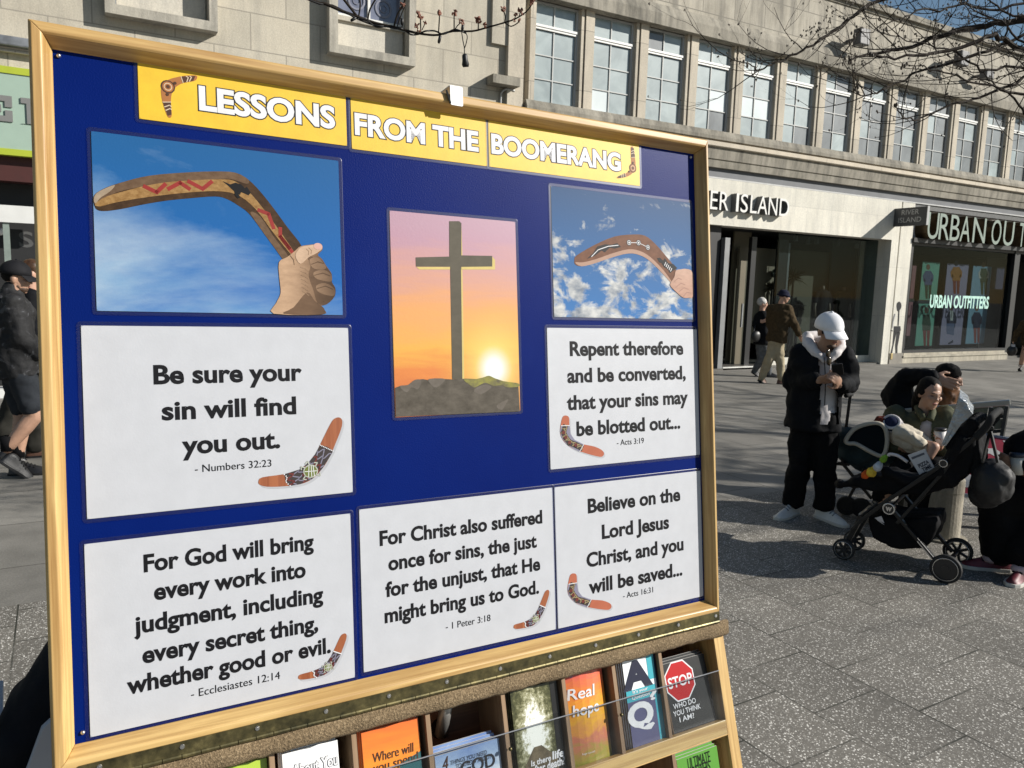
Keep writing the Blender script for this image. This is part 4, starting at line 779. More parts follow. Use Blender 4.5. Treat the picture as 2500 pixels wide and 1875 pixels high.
def build_window(i):
    x = WX0 + i * PITCH
    w = MB(); y0, y1 = GY - .03, GY + .03
    w.bx(x - .01, x + .025, y0, y1, Z0, Z1); w.bx(x + GW - .035, x + GW, y0, y1, Z0, Z1); w.bx(x + .025, x + GW - .035, y0, y1, Z1 - .035, Z1)
    fr = w.build('window', FRG, bld)
    s = MB(); s.bx(x + .025, x + GW - .035, GY - .035, y1, Z0, Z0 + .025); s.bx(x + .0, x + GW - .01, GY - .045, GY + .0, TR[0] + .05, TR[1] - .01); s.bx(x + .02, x + GW - .03, GY - .032, y1 - .02, TR[0] + .012, TR[0] + .042); s.build('transom', FRW, fr)
    b = MB(); xm = x + GW * .47
    b.bx(xm - .010, xm + .010, GY - .014, GY + .014, Z0 + .035, TR[0]); b.bx(xm - .010, xm + .010, GY - .014, GY + .014, TR[1], Z1 - .035)
    for z in (5.755, 5.345): b.bx(x + .025, xm - .010, GY - .014, GY + .014, z - .009, z + .009); b.bx(xm + .010, x + GW - .035, GY - .014, GY + .014, z - .009, z + .009)
    b.build('glazing_bars', FRB, fr)
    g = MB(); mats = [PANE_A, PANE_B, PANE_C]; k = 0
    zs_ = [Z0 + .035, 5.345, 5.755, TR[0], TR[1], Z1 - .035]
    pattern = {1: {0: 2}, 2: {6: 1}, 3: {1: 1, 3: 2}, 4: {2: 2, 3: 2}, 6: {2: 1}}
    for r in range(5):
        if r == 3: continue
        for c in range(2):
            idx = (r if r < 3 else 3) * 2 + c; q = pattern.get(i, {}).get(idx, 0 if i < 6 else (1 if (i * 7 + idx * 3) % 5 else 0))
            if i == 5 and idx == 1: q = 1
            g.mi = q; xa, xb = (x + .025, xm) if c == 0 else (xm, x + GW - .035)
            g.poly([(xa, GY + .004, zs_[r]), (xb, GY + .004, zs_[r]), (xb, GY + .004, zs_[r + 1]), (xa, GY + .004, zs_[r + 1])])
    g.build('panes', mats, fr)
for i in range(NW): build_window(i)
for i in range(-1, NW):                                    # stone piers with a drainpipe-like groove
    x = WX0 + i * PITCH + GW; xe = x + PITCH - GW - .01
    if i == -1: continue
    m = MB(); m.bx(x, x + .04, FY + .045, FY + .36, Z0, Z1 + .015); m.bx(x + .04, x + .095, FY - .005, FY + .36, Z0, Z1 + .015); m.bx(x + .095, x + .125, FY + .08, FY + .36, Z0, Z1 + .015)
    m.bx(x + .125, xe, FY - .025, FY + .36, Z0, Z1 + .015); m.build('pier', ST_PIER, bld)
m = MB(); m.bx(XL - .03, WX0 - .01, FY - .05, FY + .36, 4.93, 8.1); m.build('pier', ST_PIER, bld)
mb = MB(); mb.bx(XL, XR, GY + .05, GY + .20, 4.2, 6.66); mb.build('backing_wall', mat('inner_dark', (.03, .03, .03), .9), bld)
# floodlight arms standing out from the upper wall
LAMP = mat('floodlight_grey', (.07, .07, .075), .5)
for px, sc in ((a6(40, 500), .34), (a6(1390, 790), .34), (a6(1730, 1000), .22)):
    q = on_y(px, FY - .4); L = thing('floodlight', ['dark box floodlight under the parapet near the twig tips', 'dark box floodlight casting the long slanting shadow', 'small dark floodlight among the branches at the right'][(sc < .3) * 2 + (px[0] > 2200 and sc > .3)], 'floodlight', (q.x, FY, q.z), 'floodlights on the upper wall')
    mb = MB(); mb.bx(q.x - .16, q.x + .16, FY - .46, FY - .26, q.z - sc / 2, q.z + sc / 2); mb.build('lamp_head', LAMP, L, bevel=.02); MB().bar((q.x, FY - .26, q.z), (q.x, FY + .0, q.z), .06).build('bracket', LAMP, L)
# ================================================================ LEFT, PALE BUILDING
lb = thing('pale_building', 'pale ashlar building with small framed windows behind the board', 'building', (2, FY + 4, 0))
wins = [(.57, 1.74), (3.57, 4.72), (-2.45, -1.28)]
mb = MB(); xs = sorted(wins); edge = [-14] + [v for w in xs for v in w] + [6.56]
for k in range(0, len(edge), 2): mb.bx(edge[k], edge[k + 1], FY, FY + .5, 4.2, 8.6)
for a, b in xs: mb.bx(a, b, FY, FY + .5, 4.2, 5.18); mb.bx(a, b, FY, FY + .5, 7.35, 8.6)
mb.build('wall', ST_LEFT, lb)
mb = MB(); mb.bx(6.56, 6.87, FY - .10, FY + .4, 4.2, 8.6); mb.build('pilaster', ST_PIER, lb)
mb = MB(); mb.bx(6.87, XL - .03, FY + .10, FY + .5, 4.2, 8.6); mb.build('recess', ST_UP, lb)
mb = MB(); mb.bx(6.26, 6.56, FY - .06, FY, 5.75, 8.6); mb.build('strip', ST_LEFT, lb)
q = on_y(r2(960, 460), FY - .2); mb = MB(); mb.bx(6.20, 6.72, FY - .26, FY, 5.06, 5.20); mb.build('stone_bracket', ST_DIRT, lb)
MB().tube(catmull([(6.47, FY - .03, 4.3), (6.47, FY - .03, 4.85), (6.48, FY - .06, 4.98), (6.56, FY - .09, 5.03), (6.7, FY - .1, 5.02)], 4), .02, 8).build('conduit', mat('conduit_grey', (.4, .4, .39), .4, .4), lb, smooth=True)
PANEL = stone('apron_panel', (.50, .47, .41), (.56, .53, .46), 3, 3, 0, .12); ARCH = stone('architrave_stone', (.36, .34, .29), (.47, .44, .38), 3, 3, 0, .35)
VIO = pane_mat('violet_pane', (.06, .07, .12), (.16, .18, .26))
for a, b in wins:
    s = MB(); s.bx(a - .13, a, FY - .19, FY + .02, 5.11, 7.4); s.bx(b, b + .11, FY - .19, FY + .02, 5.11, 7.4); s.bx(a, b, FY - .19, FY + .02, 7.3, 7.4); s.bx(a, b, FY - .19, FY + .12, 5.11, 5.235)
    w = s.build('window_surround', ARCH, lb)
    s = MB(); s.bx(a + .02, b - .02, FY + .05, FY + .13, 5.235, 5.70); s.build('apron', PANEL, w); s = MB(); s.bx(a, b, FY + .0, FY + .14, 5.66, 5.73); s.build('sill', ARCH, w)
    s = MB(); s.bx(a, a + .05, FY + .07, FY + .13, 5.73, 7.3); s.bx(b - .05, b, FY + .07, FY + .13, 5.73, 7.3); s.bx(a + .05, b - .05, FY + .07, FY + .13, 5.73, 5.78); s.bx((a + b) / 2 - .02, (a + b) / 2 + .02, FY + .07, FY + .13, 5.78, 7.3); s.build('frame', FRW, w)
    s = MB(); s.poly([(a, FY + .11, 5.7), (b, FY + .11, 5.7), (b, FY + .11, 7.32), (a, FY + .11, 7.32)]); s.build('pane', VIO, w)
    if a > 3:
        s = MB()
        for cx, cz in ((a + .38, 6.02), (b - .33, 5.98)): s.disc_ring((cx, FY + .10, cz), (0, 1, 0), .11, .14, .006, 24); s.disc_ring((cx, FY + .10, cz), (0, 1, 0), .05, .06, .006, 20)
        s.build('ring_ornaments', mat('pale_ring', (.17, .18, .23), .5), w)
LEAD = mat('lead_flashing', (.20, .21, .225), .45, .3, .3, 7)
mb = MB(); mb.bx(-14, 6.56, FY - .22, FY, 4.50, 4.62)
mb.build('lead_ledge', LEAD, lb, bevel=.02); mb = MB(); mb.bx(-14, 6.87, FY - .14, FY - .0, 4.44, 4.498); mb.bx(-14, 6.87, FY - .05, FY, 4.27, 4.44); mb.build('stone_ledge', ST_LEFT, lb)
mb = MB(); mb.bx(2.6, 7.0, FY - .02, FY + .3, 0, 4.2); mb.bx(7.0, 8.4, FY - .02, FY + .3, 0, 3.99); mb.build('ground_floor_wall', ST_LEFT, lb)
mb = MB(); mb.bx(-14, XL, FY + .5, FY + 8, 8.4, 8.6); mb.build('roof', mat('roof_felt_left', (.12, .12, .12), .9), lb)
# green shop at the far left
gs = thing('shop', 'green and lime shop front with grey slab lettering at the left edge', 'shop', (-3, FY, 0))
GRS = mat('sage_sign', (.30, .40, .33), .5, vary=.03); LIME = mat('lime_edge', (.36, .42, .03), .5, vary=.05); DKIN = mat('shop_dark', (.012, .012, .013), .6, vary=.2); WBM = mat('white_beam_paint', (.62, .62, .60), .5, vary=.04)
mb = MB(); mb.bx(-9, 2.6, FY - .10, FY + .1, 3.245, 4.18); mb.build('fascia', GRS, gs)
mb = MB(); mb.bx(-9, 2.6, FY - .115, FY + .1, 4.18, 4.265); mb.bx(-9, 2.6, FY - .115, FY + .1, 3.165, 3.245); mb.build('fascia_edge', LIME, gs)
SLB = mat('slab_letter_grey', (.17, .17, .165), .6, vary=.05); z0, z1 = 3.58, 3.90
def slabE(mb, x0, x1):
    y = FY - .106; t_ = .10; f_ = lambda a, b, c, d: mb.bx(a, b, y - .012, y + .0, c, d)
    f_(x0, x0 + t_, z0, z1); f_(x0 + t_, x1, z1 - .07, z1); f_(x0 + t_, x1, z0, z0 + .07); f_(x1 - .08, x1, z1 - .14, z1 - .07); f_(x1 - .08, x1, z0 + .07, z0 + .14); f_(x0 + t_, x1 - .12, (z0 + z1) / 2 - .045, (z0 + z1) / 2 + .045)
mb = MB(); slabE(mb, -1.06, -.655); mb.build('letter', SLB, gs); mb = MB(); y = FY - .118
mb.bx(-.56, -.44, y, y + .012, z1 - .07, z1); mb.bx(-.50, -.36, y, y + .012, z0, z1 - .07); mb.bx(-.56, -.30, y, y + .012, z0 - .0, z0 + .0001) ; mb.build('letter', SLB, gs)
mb = MB(); slabE(mb, -1.62, -1.2); mb.build('letter', SLB, gs)
mb = MB(); mb.bx(-9, -.645 + .45, FY - .03, FY + .02, 2.315, 2.535); mb.build('white_beam', WBM, gs)
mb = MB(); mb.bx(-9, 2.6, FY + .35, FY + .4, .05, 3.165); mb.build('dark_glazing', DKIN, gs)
mb = MB(); mb.bx(-9, 2.6, FY + .02, FY + .34, 2.85, 3.165); mb.build('shutter_box', mat('maroon_shutter', (.05, .01, .008), .6), gs)
DFR = mat('door_frame_sage', (.20, .24, .215), .5)
mb = MB(); mb.bx(-.835, -.765, FY - .0, FY + .06, .12, 2.315); mb.bx(-1.9, -1.83, FY, FY + .06, .12, 2.315); mb.build('door_frame', DFR, gs)
mb = MB(); mb.bx(-9, 2.6, FY - .06, FY + .3, 0, .12); mb.build('stallriser', WBM, gs)
hx = on_y(a8_ := zoom(0, 300, 240 / 995)(5, 1100), FY + .3); MB().ell(hx, .05).build('wall_lamp', mat('lamp_glass', (.8, .8, .78), .3), gs, smooth=True)
q0 = on_y(zoom(0, 300, 240 / 995)(260, 1180), FY + .33); mb = MB(); letters(mb, 'S', lambda u, w, d: V((q0.x + u, FY + .345, q0.z + w)), -.07, .08, -.1, -.1, .2, .02); mb.build('window_lettering', mat('decal_grey', (.07, .07, .07), .6), gs)

# ================================================================ SHOP WITH WHITE FASCIA
TRAV = stone('white_travertine', (.60, .58, .52), (.70, .68, .61), .81, 1.2, .004, .12, .75, (.17, 0, 0))
ri = thing('shop', 'white stone shop front with raised RIVER ISLAND letters', 'shop', (14, FY, 0))
mb = MB(); mb.bx(8.4, 17.63, FY - .06, FY + .3, 3.055, 3.985); mb.build('fascia', TRAV, ri)
mb = MB(); mb.bx(17.36, 17.63, FY - .06, FY + .8, 0, 3.055); mb.build('pillar', TRAV, ri)
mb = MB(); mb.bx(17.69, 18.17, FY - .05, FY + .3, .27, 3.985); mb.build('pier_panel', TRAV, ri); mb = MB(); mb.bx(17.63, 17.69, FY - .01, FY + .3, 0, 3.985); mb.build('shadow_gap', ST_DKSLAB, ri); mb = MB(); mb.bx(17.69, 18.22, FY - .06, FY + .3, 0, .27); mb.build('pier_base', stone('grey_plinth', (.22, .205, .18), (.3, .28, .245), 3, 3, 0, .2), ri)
GRYM = mat('brushed_jamb', (.22, .225, .23), .45, .4, .08); BLKM = mat('black_door_frame', (.008, .008, .009), .4, 0, 0)
BEIGE = mat('beige_display_wall', (.135, .115, .075), .7, vary=.08, vs=2); TEALD = mat('dark_teal_wall', (.012, .035, .038), .5, vary=.2, vs=2); FLOOR = mat('shop_floor', (.10, .095, .085), .4, vary=.1)
mb = MB(); mb.bx(8.4, 17.36, FY + .3, FY + 4, 3.055, 3.2); mb.build('ceiling', mat('shop_ceiling', (.03, .03, .03), .8), ri)
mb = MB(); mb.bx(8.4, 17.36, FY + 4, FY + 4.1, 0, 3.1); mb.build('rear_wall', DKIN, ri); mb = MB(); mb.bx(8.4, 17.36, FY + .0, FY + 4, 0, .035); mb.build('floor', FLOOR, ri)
mb = MB(); mb.bx(17.30, 17.358, FY + .8, FY + 4, 0.035, 3.05); mb.build('side_wall', TEALD, ri)
def ripanel(name, m, tl, tr, zb, D, th=.05, zt=None):
    a, b = on_y(tl, FY + D), on_y(tr, FY + D); mb = MB(); mb.bx(min(a.x, b.x), max(a.x, b.x), FY + D, FY + D + th, zb, zt or max(a.z, b.z)); return mb.build(name, m, ri)
ripanel('door_jamb', GRYM, a1(285, 1110), a1(350, 1110), .035, .0, .12)
mb = MB(); mb.bx(8.4, 11.9, FY + .1, FY + .2, .035, 3.05); mb.build('left_glazing', DKIN, ri)
ripanel('beige_panel', BEIGE, a1(410, 1010), a1(640, 1010), .035, .9)
ripanel('beige_panel', BEIGE, a1(480, 1240), a1(620, 1240), .035, .7)
ripanel('door_post', BLKM, a1(650, 1100), a1(715, 1100), .035, .45, .1); ripanel('beige_panel', BEIGE, a1(700, 1245), a1(1010, 1265), .5, .8)
ripanel('door_post', BLKM, a1(1020, 1140), a1(1140, 1140), .035, .45, .1); ripanel('edge_strip', GRYM, a1(1142, 1180), a1(1165, 1180), .035, .45, .1)
ripanel('beige_panel', BEIGE, a1(1175, 1290), a1(1730, 1310), .3, 1.0); ripanel('teal_panel', TEALD, a1(1730, 1200), a2(380, 1200), .035, .9)
ripanel('door_pull', GRYM, zoom(1740, 640, 400 / 2212)(405, 560), zoom(1740, 640, 400 / 2212)(420, 560), .9, .4, .04)
mb = MB(); a, b = on_y(a3(120, 1400), FY + .05), on_y(a3(590, 1375), FY + .05); mb.bx(a.x, b.x, FY + .0, FY + .06, .0, .06); mb.build('threshold', mat('bright_threshold', (.62, .62, .58), .4), ri)
mb = MB(); a = on_y(a3(1890, 1300), FY + .0); mb.bx(13.8, 17.36, FY + .28, FY + .36, .0, .20); mb.build('kerb_plinth', TRAV, ri)
mb = MB(); mb.bx(13.85, 17.36, FY + .30, FY + .312, .20, 3.05); SHOPG = glassy('shop_glass', (.62, .67, .67), .24, .01); mb.build('shop_window', SHOPG, ri)
for p, D in ((a1(1230, 1090), .7), (a1(1400, 1130), .9), (a1(1520, 1130), .7), (a1(1800, 1160), .7), (a1(2060, 1190), .7)):
    q = on_y(p, FY + D); MB().tube([q, q + V((0, 0, -.11))], [.05, .06], 10).tube([q + V((0, 0, .0)), (q.x + .06, q.y, 3.05)], .012, 6).build('spotlight', mat('spot_grey', (.14, .14, .145), .5) if 'spot_grey' not in bpy.data.materials else bpy.data.materials['spot_grey'], ri)
q = on_y(a1(960, 1590), FY + .7); m = MB(); m.ell(q, .11, n=16, m=12); m.tube([q, (q.x, q.y, 3.05)], .006, 5)
o = m.build('mirror_ball', mat('mirror_ball_glass', (.25, .32, .33), .08, 1, .4, 40), None, smooth=True); tag(o, 'shiny round ornament hanging inside the white fronted shop doorway', 'ornament')
# spiky dry plants
def spiky(label, p, D, r, n=70):
    q = on_y(p, FY + D); t_ = thing('spiky_plant', label, 'plant', (q.x, q.y, .035)); g = random.Random(len(label)); mb = MB()
    for i in range(n):
        th = g.uniform(0, 2 * pi); ph = g.uniform(-.5, 1.2); L = r * g.uniform(.6, 1.15); d = V((cos(th) * cos(ph), sin(th) * cos(ph), sin(ph)))
        mb.tube([q, q + d * L * .6, q + d * L + V((0, 0, -.12 * L))], [.012, .009, .002], 4)
    mb.build('leaves', mat('dry_leaf', (.05, .045, .025), .8) if 'dry_leaf' not in bpy.data.materials else bpy.data.materials['dry_leaf'], t_); m2 = MB(); m2.tube([(q.x, q.y, .035), q], [.05, .02], 8); m2.build('stem', BLKM, t_)
spiky('spiky dry plant in the doorway left of the black door post', a3(800, 350), .75, .27); spiky('spiky dry plant right of the black door post', a3(1090, 210), .8, .34); spiky('low spiky plant between the door post and the mannequins', a3(1150, 620), .9, .2, 40)
MANSK = mat('mannequin_skin', (.20, .14, .10), .6)
def mannequin(label, nk, shw, hem, m, D):
    q = on_y(nk, FY + D); s = .30; base = V((q.x, q.y, .30)); M_ = thing('mannequin', label, 'mannequin', base, 'shop window mannequins')
    b = MB(); b.tube([q + V((0, 0, .02)), q + V((0, 0, -.12))], [.045, .06], 12, side=(1, 0, 0)); b.tube([(q.x, q.y, .32), (q.x, q.y, q.z - .5)], .03, 8); b.bx(q.x - .16, q.x + .16, q.y - .12, q.y + .12, .30, .32)
    for s_ in (-1, 1): b.tube([q + V((s_ * .22, 0, -.25)), q + V((s_ * .27, -.02, -.52)), q + V((s_ * .25, -.05, -.74))], [.045, .04, .032], 8)
    b.build('body', MANSK, M_, smooth=True)
    t_ = MB(); side = V((1, 0, 0)); t_.tube([q + V((0, 0, z)) for z in (-.06, -.11, -.2, -.4, -.62, -.74)], [.09, .19, .22, .20, .20, .215], 20, side=side, flat=.58)
    for s_ in (-1, 1): t_.tube([q + V((s_ * .17, 0, -.13)), q + V((s_ * .24, 0, -.24)), q + V((s_ * .27, -.01, -.40))], [.075, .075, .07], 10)
    t_.build('shirt', m, M_, fuse=.02, relax=4, puff=.015)
mannequin('headless mannequin in a black polo shirt behind the shop glass', a3(1485, 330), 0, 0, mat('black_polo', (.008, .008, .01), .8), .62); mannequin('headless mannequin in an olive jacket behind the shop glass', a3(1770, 345), 0, 0, mat('olive_jacket_shop', (.055, .05, .033), .8), .7)
# raised letters
SLV = mat('sign_letter_white', (.70, .69, .66), .4, 0, .04); SIDE = mat('sign_letter_shaded_side', (.12, .12, .118), .5)  # letter sides darkened, shade away from the sun put into their colour
sg = thing('shop_sign', 'raised white RIVER ISLAND letters on the pale stone fascia', 'sign', (12.5, FY - .06, 3.5))
a, b = 12.12, 13.76
def signletters(root, word, xs, zb, cap, y, depth, face, side, bold=.0, name='letter', gapdict=None):
    for ch, x0, x1 in xs:
        mb = MB(); mb.flat = False; letters(mb, ch, lambda u, w, d: V((u, y - depth + d, zb + w)), x0, x1, 0, 0, cap, bold, depth); L = mb.build(name, [side], root)
        mb = MB(); mb.flat = True; letters(mb, ch, lambda u, w, d: V((u, y - depth - .003, zb + w)), x0, x1, 0, 0, cap, bold); mb.build('letter_face', face, L)
zb, cap = 3.37, .375
signletters(sg, '', [('R', 10.02, 10.30), ('I', 10.42, 10.48), ('V', 10.56, 10.92), ('E', 11.06, 11.30) if False else ('E', 11.20, 11.50)], zb, cap, FY - .06, .13, SLV, SIDE) if False else None
ltr = [('R', 10.52, 10.76), ('I', 10.86, 10.93), ('V', 10.99, 11.36), ('E', 11.44, 11.64), ('R', 11.70, 11.95), ('I', 12.17, 12.24), ('S', 12.30, 12.51), ('L', 12.585, 12.78), ('A', 12.80, 13.10), ('N', 13.13, 13.40), ('D', 13.47, 13.77)]
# measured on the fascia, carried forward to the letter faces
fac = lambda x: CAM.x + (x - CAM.x) * (FY - .2) / FY
signletters(sg, '', [(c, fac(p), fac(q)) for c, p, q in ltr], 1.7 + (zb - 1.7) * (FY - .2) / FY, cap * .984, FY - .06, .15, SLV, SIDE, .0)
# hanging blade sign
bs = thing('hanging_sign', 'dark grey projecting sign reading RIVER ISLAND', 'sign', (17.46, FY - .06, 3.6)); D9 = .90
CHAR = mat('charcoal_panel', (.055, .057, .06), .5, vary=.05); SLG = mat('sign_silver', (.36, .36, .36), .4, .3, .03)
xb = 17.36; bo = on_y(a2(945, 675), FY - D9); bz0, bz1 = 3.37, 3.80
mb = MB(); mb.bx(xb - .0, xb + .07, FY - D9, FY - .062, bz0, bz1); mb.build('panel', CHAR, bs, bevel=.004)
mb = MB(); mb.bx(xb - .004, xb + .074, FY - D9 - .012, FY - D9, bz0, bz1 + .01); mb.build('edge_trim', SLG, bs)
mb = MB(); mb.flat = True; Fb = lambda u, w, d: V((xb - .004, FY - .06 - u, bz0 + w))
letters(mb, 'RIVER', Fb, .20, .64, .265, .265, .115, .005); letters(mb, 'ISLAND', Fb, .13, .71, .085, .085, .115, .005)
mb.build('lettering', SLG, bs)
# ================================================================ SHOP WITH BIG GREEN LETTERS
uo = thing('shop', 'black framed shop front with large pale green letters above it', 'shop', (22, FY, 0))
UBR = mat('upper_black_trim', (.012, .012, .012), .5); ALU = mat('dark_rivet_band', (.10, .10, .10), .45, .5, .3, 30); PALEB = mat('sign_backing_grey', (.45, .45, .46), .6)
mb = MB(); mb.bx(18.20, 34, FY + .10, FY + .2, 3.16, 3.985); mb.build('sign_backing', PALEB, uo)
mb = MB(); mb.bx(18.18, 34, FY - .02, FY + .1, 3.86, 3.985); mb.build('sign_shelf', ALU, uo)
mb = MB(); mb.bx(18.18, 34, FY - .10, FY + .10, 3.045, 3.155); mb.build('lower_trim', UBR, uo)
mb = MB(); mb.bx(18.175, 18.34, FY + .0, FY + .25, .0, 3.045); mb.bx(22.95, 23.2, FY + .0, FY + .25, .16, 3.045); mb.bx(18.34, 22.95, FY + .0, FY + .25, .26, .33); mb.bx(18.34, 34, FY + .02, FY + .25, 2.98, 3.045); mb.build('window_frame', UBR, uo)
mb = MB(); mb.bx(18.34, 22.95, FY + .10, FY + .112, .33, 2.98); mb.build('shop_window', SHOPG, uo)
mb = MB(); mb.bx(18.22, 23.0, FY - .06, FY + .25, 0, .15); mb.bx(18.22, 23.0, FY - .085, FY + .25, .152, .20); mb.bx(18.34, 22.95, FY + .0, FY + .25, .20, .258); mb.build('stallriser', stone('stall_stone', (.36, .33, .27), (.45, .42, .35), 1.2, .5, .006, .25), uo)
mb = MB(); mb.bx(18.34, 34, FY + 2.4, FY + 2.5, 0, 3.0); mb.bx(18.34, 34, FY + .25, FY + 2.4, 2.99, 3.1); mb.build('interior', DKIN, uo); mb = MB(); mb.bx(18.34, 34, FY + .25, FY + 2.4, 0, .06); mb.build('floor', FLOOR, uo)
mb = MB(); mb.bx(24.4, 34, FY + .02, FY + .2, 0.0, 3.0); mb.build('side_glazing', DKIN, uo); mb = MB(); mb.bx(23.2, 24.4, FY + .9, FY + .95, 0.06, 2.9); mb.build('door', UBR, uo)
UL = mat('pale_green_enamel', (.25, .30, .26), .35, vary=.06); UB = mat('bronze_letter_side', (.085, .06, .03), .4, .5, .3, 8)
us = thing('shop_sign', 'deep pale green letters spelling URBAN OUTFITTERS over the black shop', 'sign', (22, FY, 3.5)); LD = .34; k_ = (FY + .10 - LD) / FY; 
meas = [('U', 18.875, 19.28), ('R', 19.42, 19.80), ('B', 19.93, 20.27), ('A', 20.29, 20.75), ('N', 20.83, 21.33), ('O', 21.52, 22.02), ('U', 22.06, 22.50), ('T', 22.62, 22.98), ('F', 23.2, 23.5), ('I', 23.62, 23.70), ('T', 23.8, 24.15), ('T', 24.25, 24.6), ('E', 24.75, 25.05), ('R', 25.18, 25.52), ('S', 25.6, 25.92)]
meas = [('U', 18.83, 19.285), ('R', 19.31, 19.68), ('B', 19.76, 20.11), ('A', 20.14, 20.54), ('N', 20.64, 21.08 + .25), ('O', 21.40, 21.90), ('U', 21.97, 22.42), ('T', 22.50, 22.90)] + [(c, p + .0, q) for c, p, q in meas[8:]]
u0, u1 = [on_y(p, FY + .1 - LD) for p in (a2(890, 1100), a2(1700, 845))]
ux = [('U', 890, 1080), ('R', 1045, 1225), ('B', 1195, 1370), ('A', 1330, 1500), ('N', 1500, 1705), ('O', 1750, 1915), ('U', 1910, 2085), ('T', 2120, 2240)]
def uox(px): return on_y(a2(px, 1000 + (px - 900) * .11), FY + .1 - LD).x
L8 = []
for c, p, q in ux:
    sl = 18                                                 # letters lean in the picture by roll: use mid height
    L8.append((c, uox(p + sl), uox(q - sl)))
L8 = [('U', 18.50, 18.86), ('R', 18.93, 19.26), ('B', 19.37, 19.67), ('A', 19.72, 20.10), ('N', 20.20, 20.60), ('O', 20.80, 21.22), ('U', 21.32, 21.70), ('T', 21.78, 22.1)] if False else L8
for i in range(len(L8) - 1):
    if L8[i][2] > L8[i + 1][1] - .03: L8[i] = (L8[i][0], L8[i][1], L8[i + 1][1] - .03)
x = L8[-1][2] + .1
for c, w_ in (('F', .26), ('I', .07), ('T', .32), ('T', .32), ('E', .26), ('R', .3), ('S', .28)): L8.append((c, x, x + w_)); x += w_ + .1
zb_ = on_y(a2(1400, 1160), FY + .1 - LD).z; zt_ = on_y(a2(1400, 815), FY + .1 - LD).z
signletters(us, '', L8, zb_, zt_ - zb_, FY + .10, LD, UL, UB, .0)
# posters behind the glass
PG = 'tall fashion posters in the black framed window'
MINT = mat('poster_mint', (.13, .38, .28), .6, vary=.05); LILAC = mat('poster_lilac', (.25, .21, .34), .6, vary=.06); SKYB = mat('poster_sky', (.16, .31, .44), .6, vary=.08); PINKP = mat('poster_pink', (.34, .11, .13), .6, vary=.06)
PDG = ink('poster_dark_green', (.04, .075, .045)); PNV = ink('poster_navy', (.015, .02, .06)); POR = ink('poster_orange', (.42, .16, .03)); PRD = ink('poster_red', (.25, .035, .03)); PSK = ink('poster_skin', (.22, .12, .08)); PWH = ink('poster_white', (.6, .6, .6)); PBL = ink('poster_denim', (.10, .13, .26))
YP = FY + .42
def poster(label, bl, br, zt, zsplit, m, figs):
    a, b = on_y(bl, YP), on_y(br, YP); M_ = thing('poster', label, 'poster', ((a.x + b.x) / 2, YP, a.z), PG)
    mb = MB(); mb.bx(a.x, b.x, YP, YP + .012, a.z, zt); mb.build('poster_sheet', m, M_)
    its = []
    for k, (mm, polys) in enumerate(figs):
        its.append((mm, [[(on_y(p, YP).x, on_y(p, YP).z) for p in q] for q in polys]))
    flatart(M_, 'printed_figure', its, y0=-.003, fr=lambda u, w, d: V((u, YP + d, w)))
    return M_
def fig(cx, top, h, w, arms_up, z=a4):
    """a simple standing figure outline in pixels: (head, torso, arms, legs)"""
    hd = [z(cx + w * .2 * cos(t), top + h * .08 + h * .085 * sin(t)) for t in [i * pi / 6 for i in range(12)]]
    to = [z(cx - w * .3, top + h * .19), z(cx + w * .3, top + h * .19), z(cx + w * .42, top + h * .45), z(cx + w * .36, top + h * .62), z(cx - w * .36, top + h * .62), z(cx - w * .42, top + h * .45)]
    if arms_up: ar = [[z(cx + s * w * .28, top + h * .2), z(cx + s * w * .62, top + h * .08), z(cx + s * w * .55, top - h * .03), z(cx + s * w * .12, top - h * .06), z(cx + s * w * .12, top - h * .01), z(cx + s * w * .4, top + h * .04), z(cx + s * w * .2, top + h * .25)] for s in (-1, 1)]
    else: ar = [[z(cx + s * w * .28, top + h * .2), z(cx + s * w * .55, top + h * .33), z(cx + s * w * .5, top + h * .5), z(cx + s * w * .25, top + h * .5), z(cx + s * w * .4, top + h * .38)] for s in (-1, 1)]
    lg = [[z(cx + s * w * .03, top + h * .6), z(cx + s * w * .34, top + h * .6), z(cx + s * w * .26, top + h), z(cx + s * w * .06, top + h)] for s in (-1, 1)]
    return hd, to, ar, lg
h, t_, ar, lg = fig(825, 640, 550, 150, True); h2, t2, ar2, lg2 = fig(850, 30, 490, 140, False)
poster('mint green poster of a figure with arms raised overhead', a4(660, 1190), a4(900, 1182), 2.62, 1.5, MINT, [(PDG, [t_] + ar), (PSK, [h]), (PRD, lg), (PBL, [t2] + ar2), (PDG, lg2), (PSK, [h2]), (DKIN, [[a4(700, 535), a4(985, 540), a4(985, 590), a4(700, 590)]])])
h, t_, ar, lg = fig(1180, 600, 540, 135, False); h2, t2, ar2, lg2 = fig(1250, -20, 470, 150, False)
poster('lilac poster of figures in a dark jacket and denim skirt', a4(1010, 1178), a4(1312, 1165), 2.62, 1.5, LILAC, [(PNV, [t_] + ar), (PBL, [[a4(1110, 870), a4(1225, 870), a4(1215, 1040), a4(1110, 1020)]]), (PWH, [[a4(1160, 690), a4(1205, 690), a4(1200, 830), a4(1165, 830)]]), (PSK, [h]), (PNV, [[a4(1130, 1150), a4(1200, 1105), a4(1205, 1140), a4(1140, 1170)]] + [h2]), (POR, [t2] + ar2), (PRD, lg2)])
h, t_, ar, lg = fig(1540, 610, 540, 140, False); h2, t2, ar2, lg2 = fig(1640, 0, 460, 140, False)
poster('sky blue poster of a dark figure in a red skirt', a4(1378, 1160), a4(1640, 1145), 2.60, 1.5, SKYB, [(PNV, [t_] + ar), (PRD, lg), (PSK, [h]), (PDG, [t2] + lg2), (PWH, ar2), (PSK, [h2])])
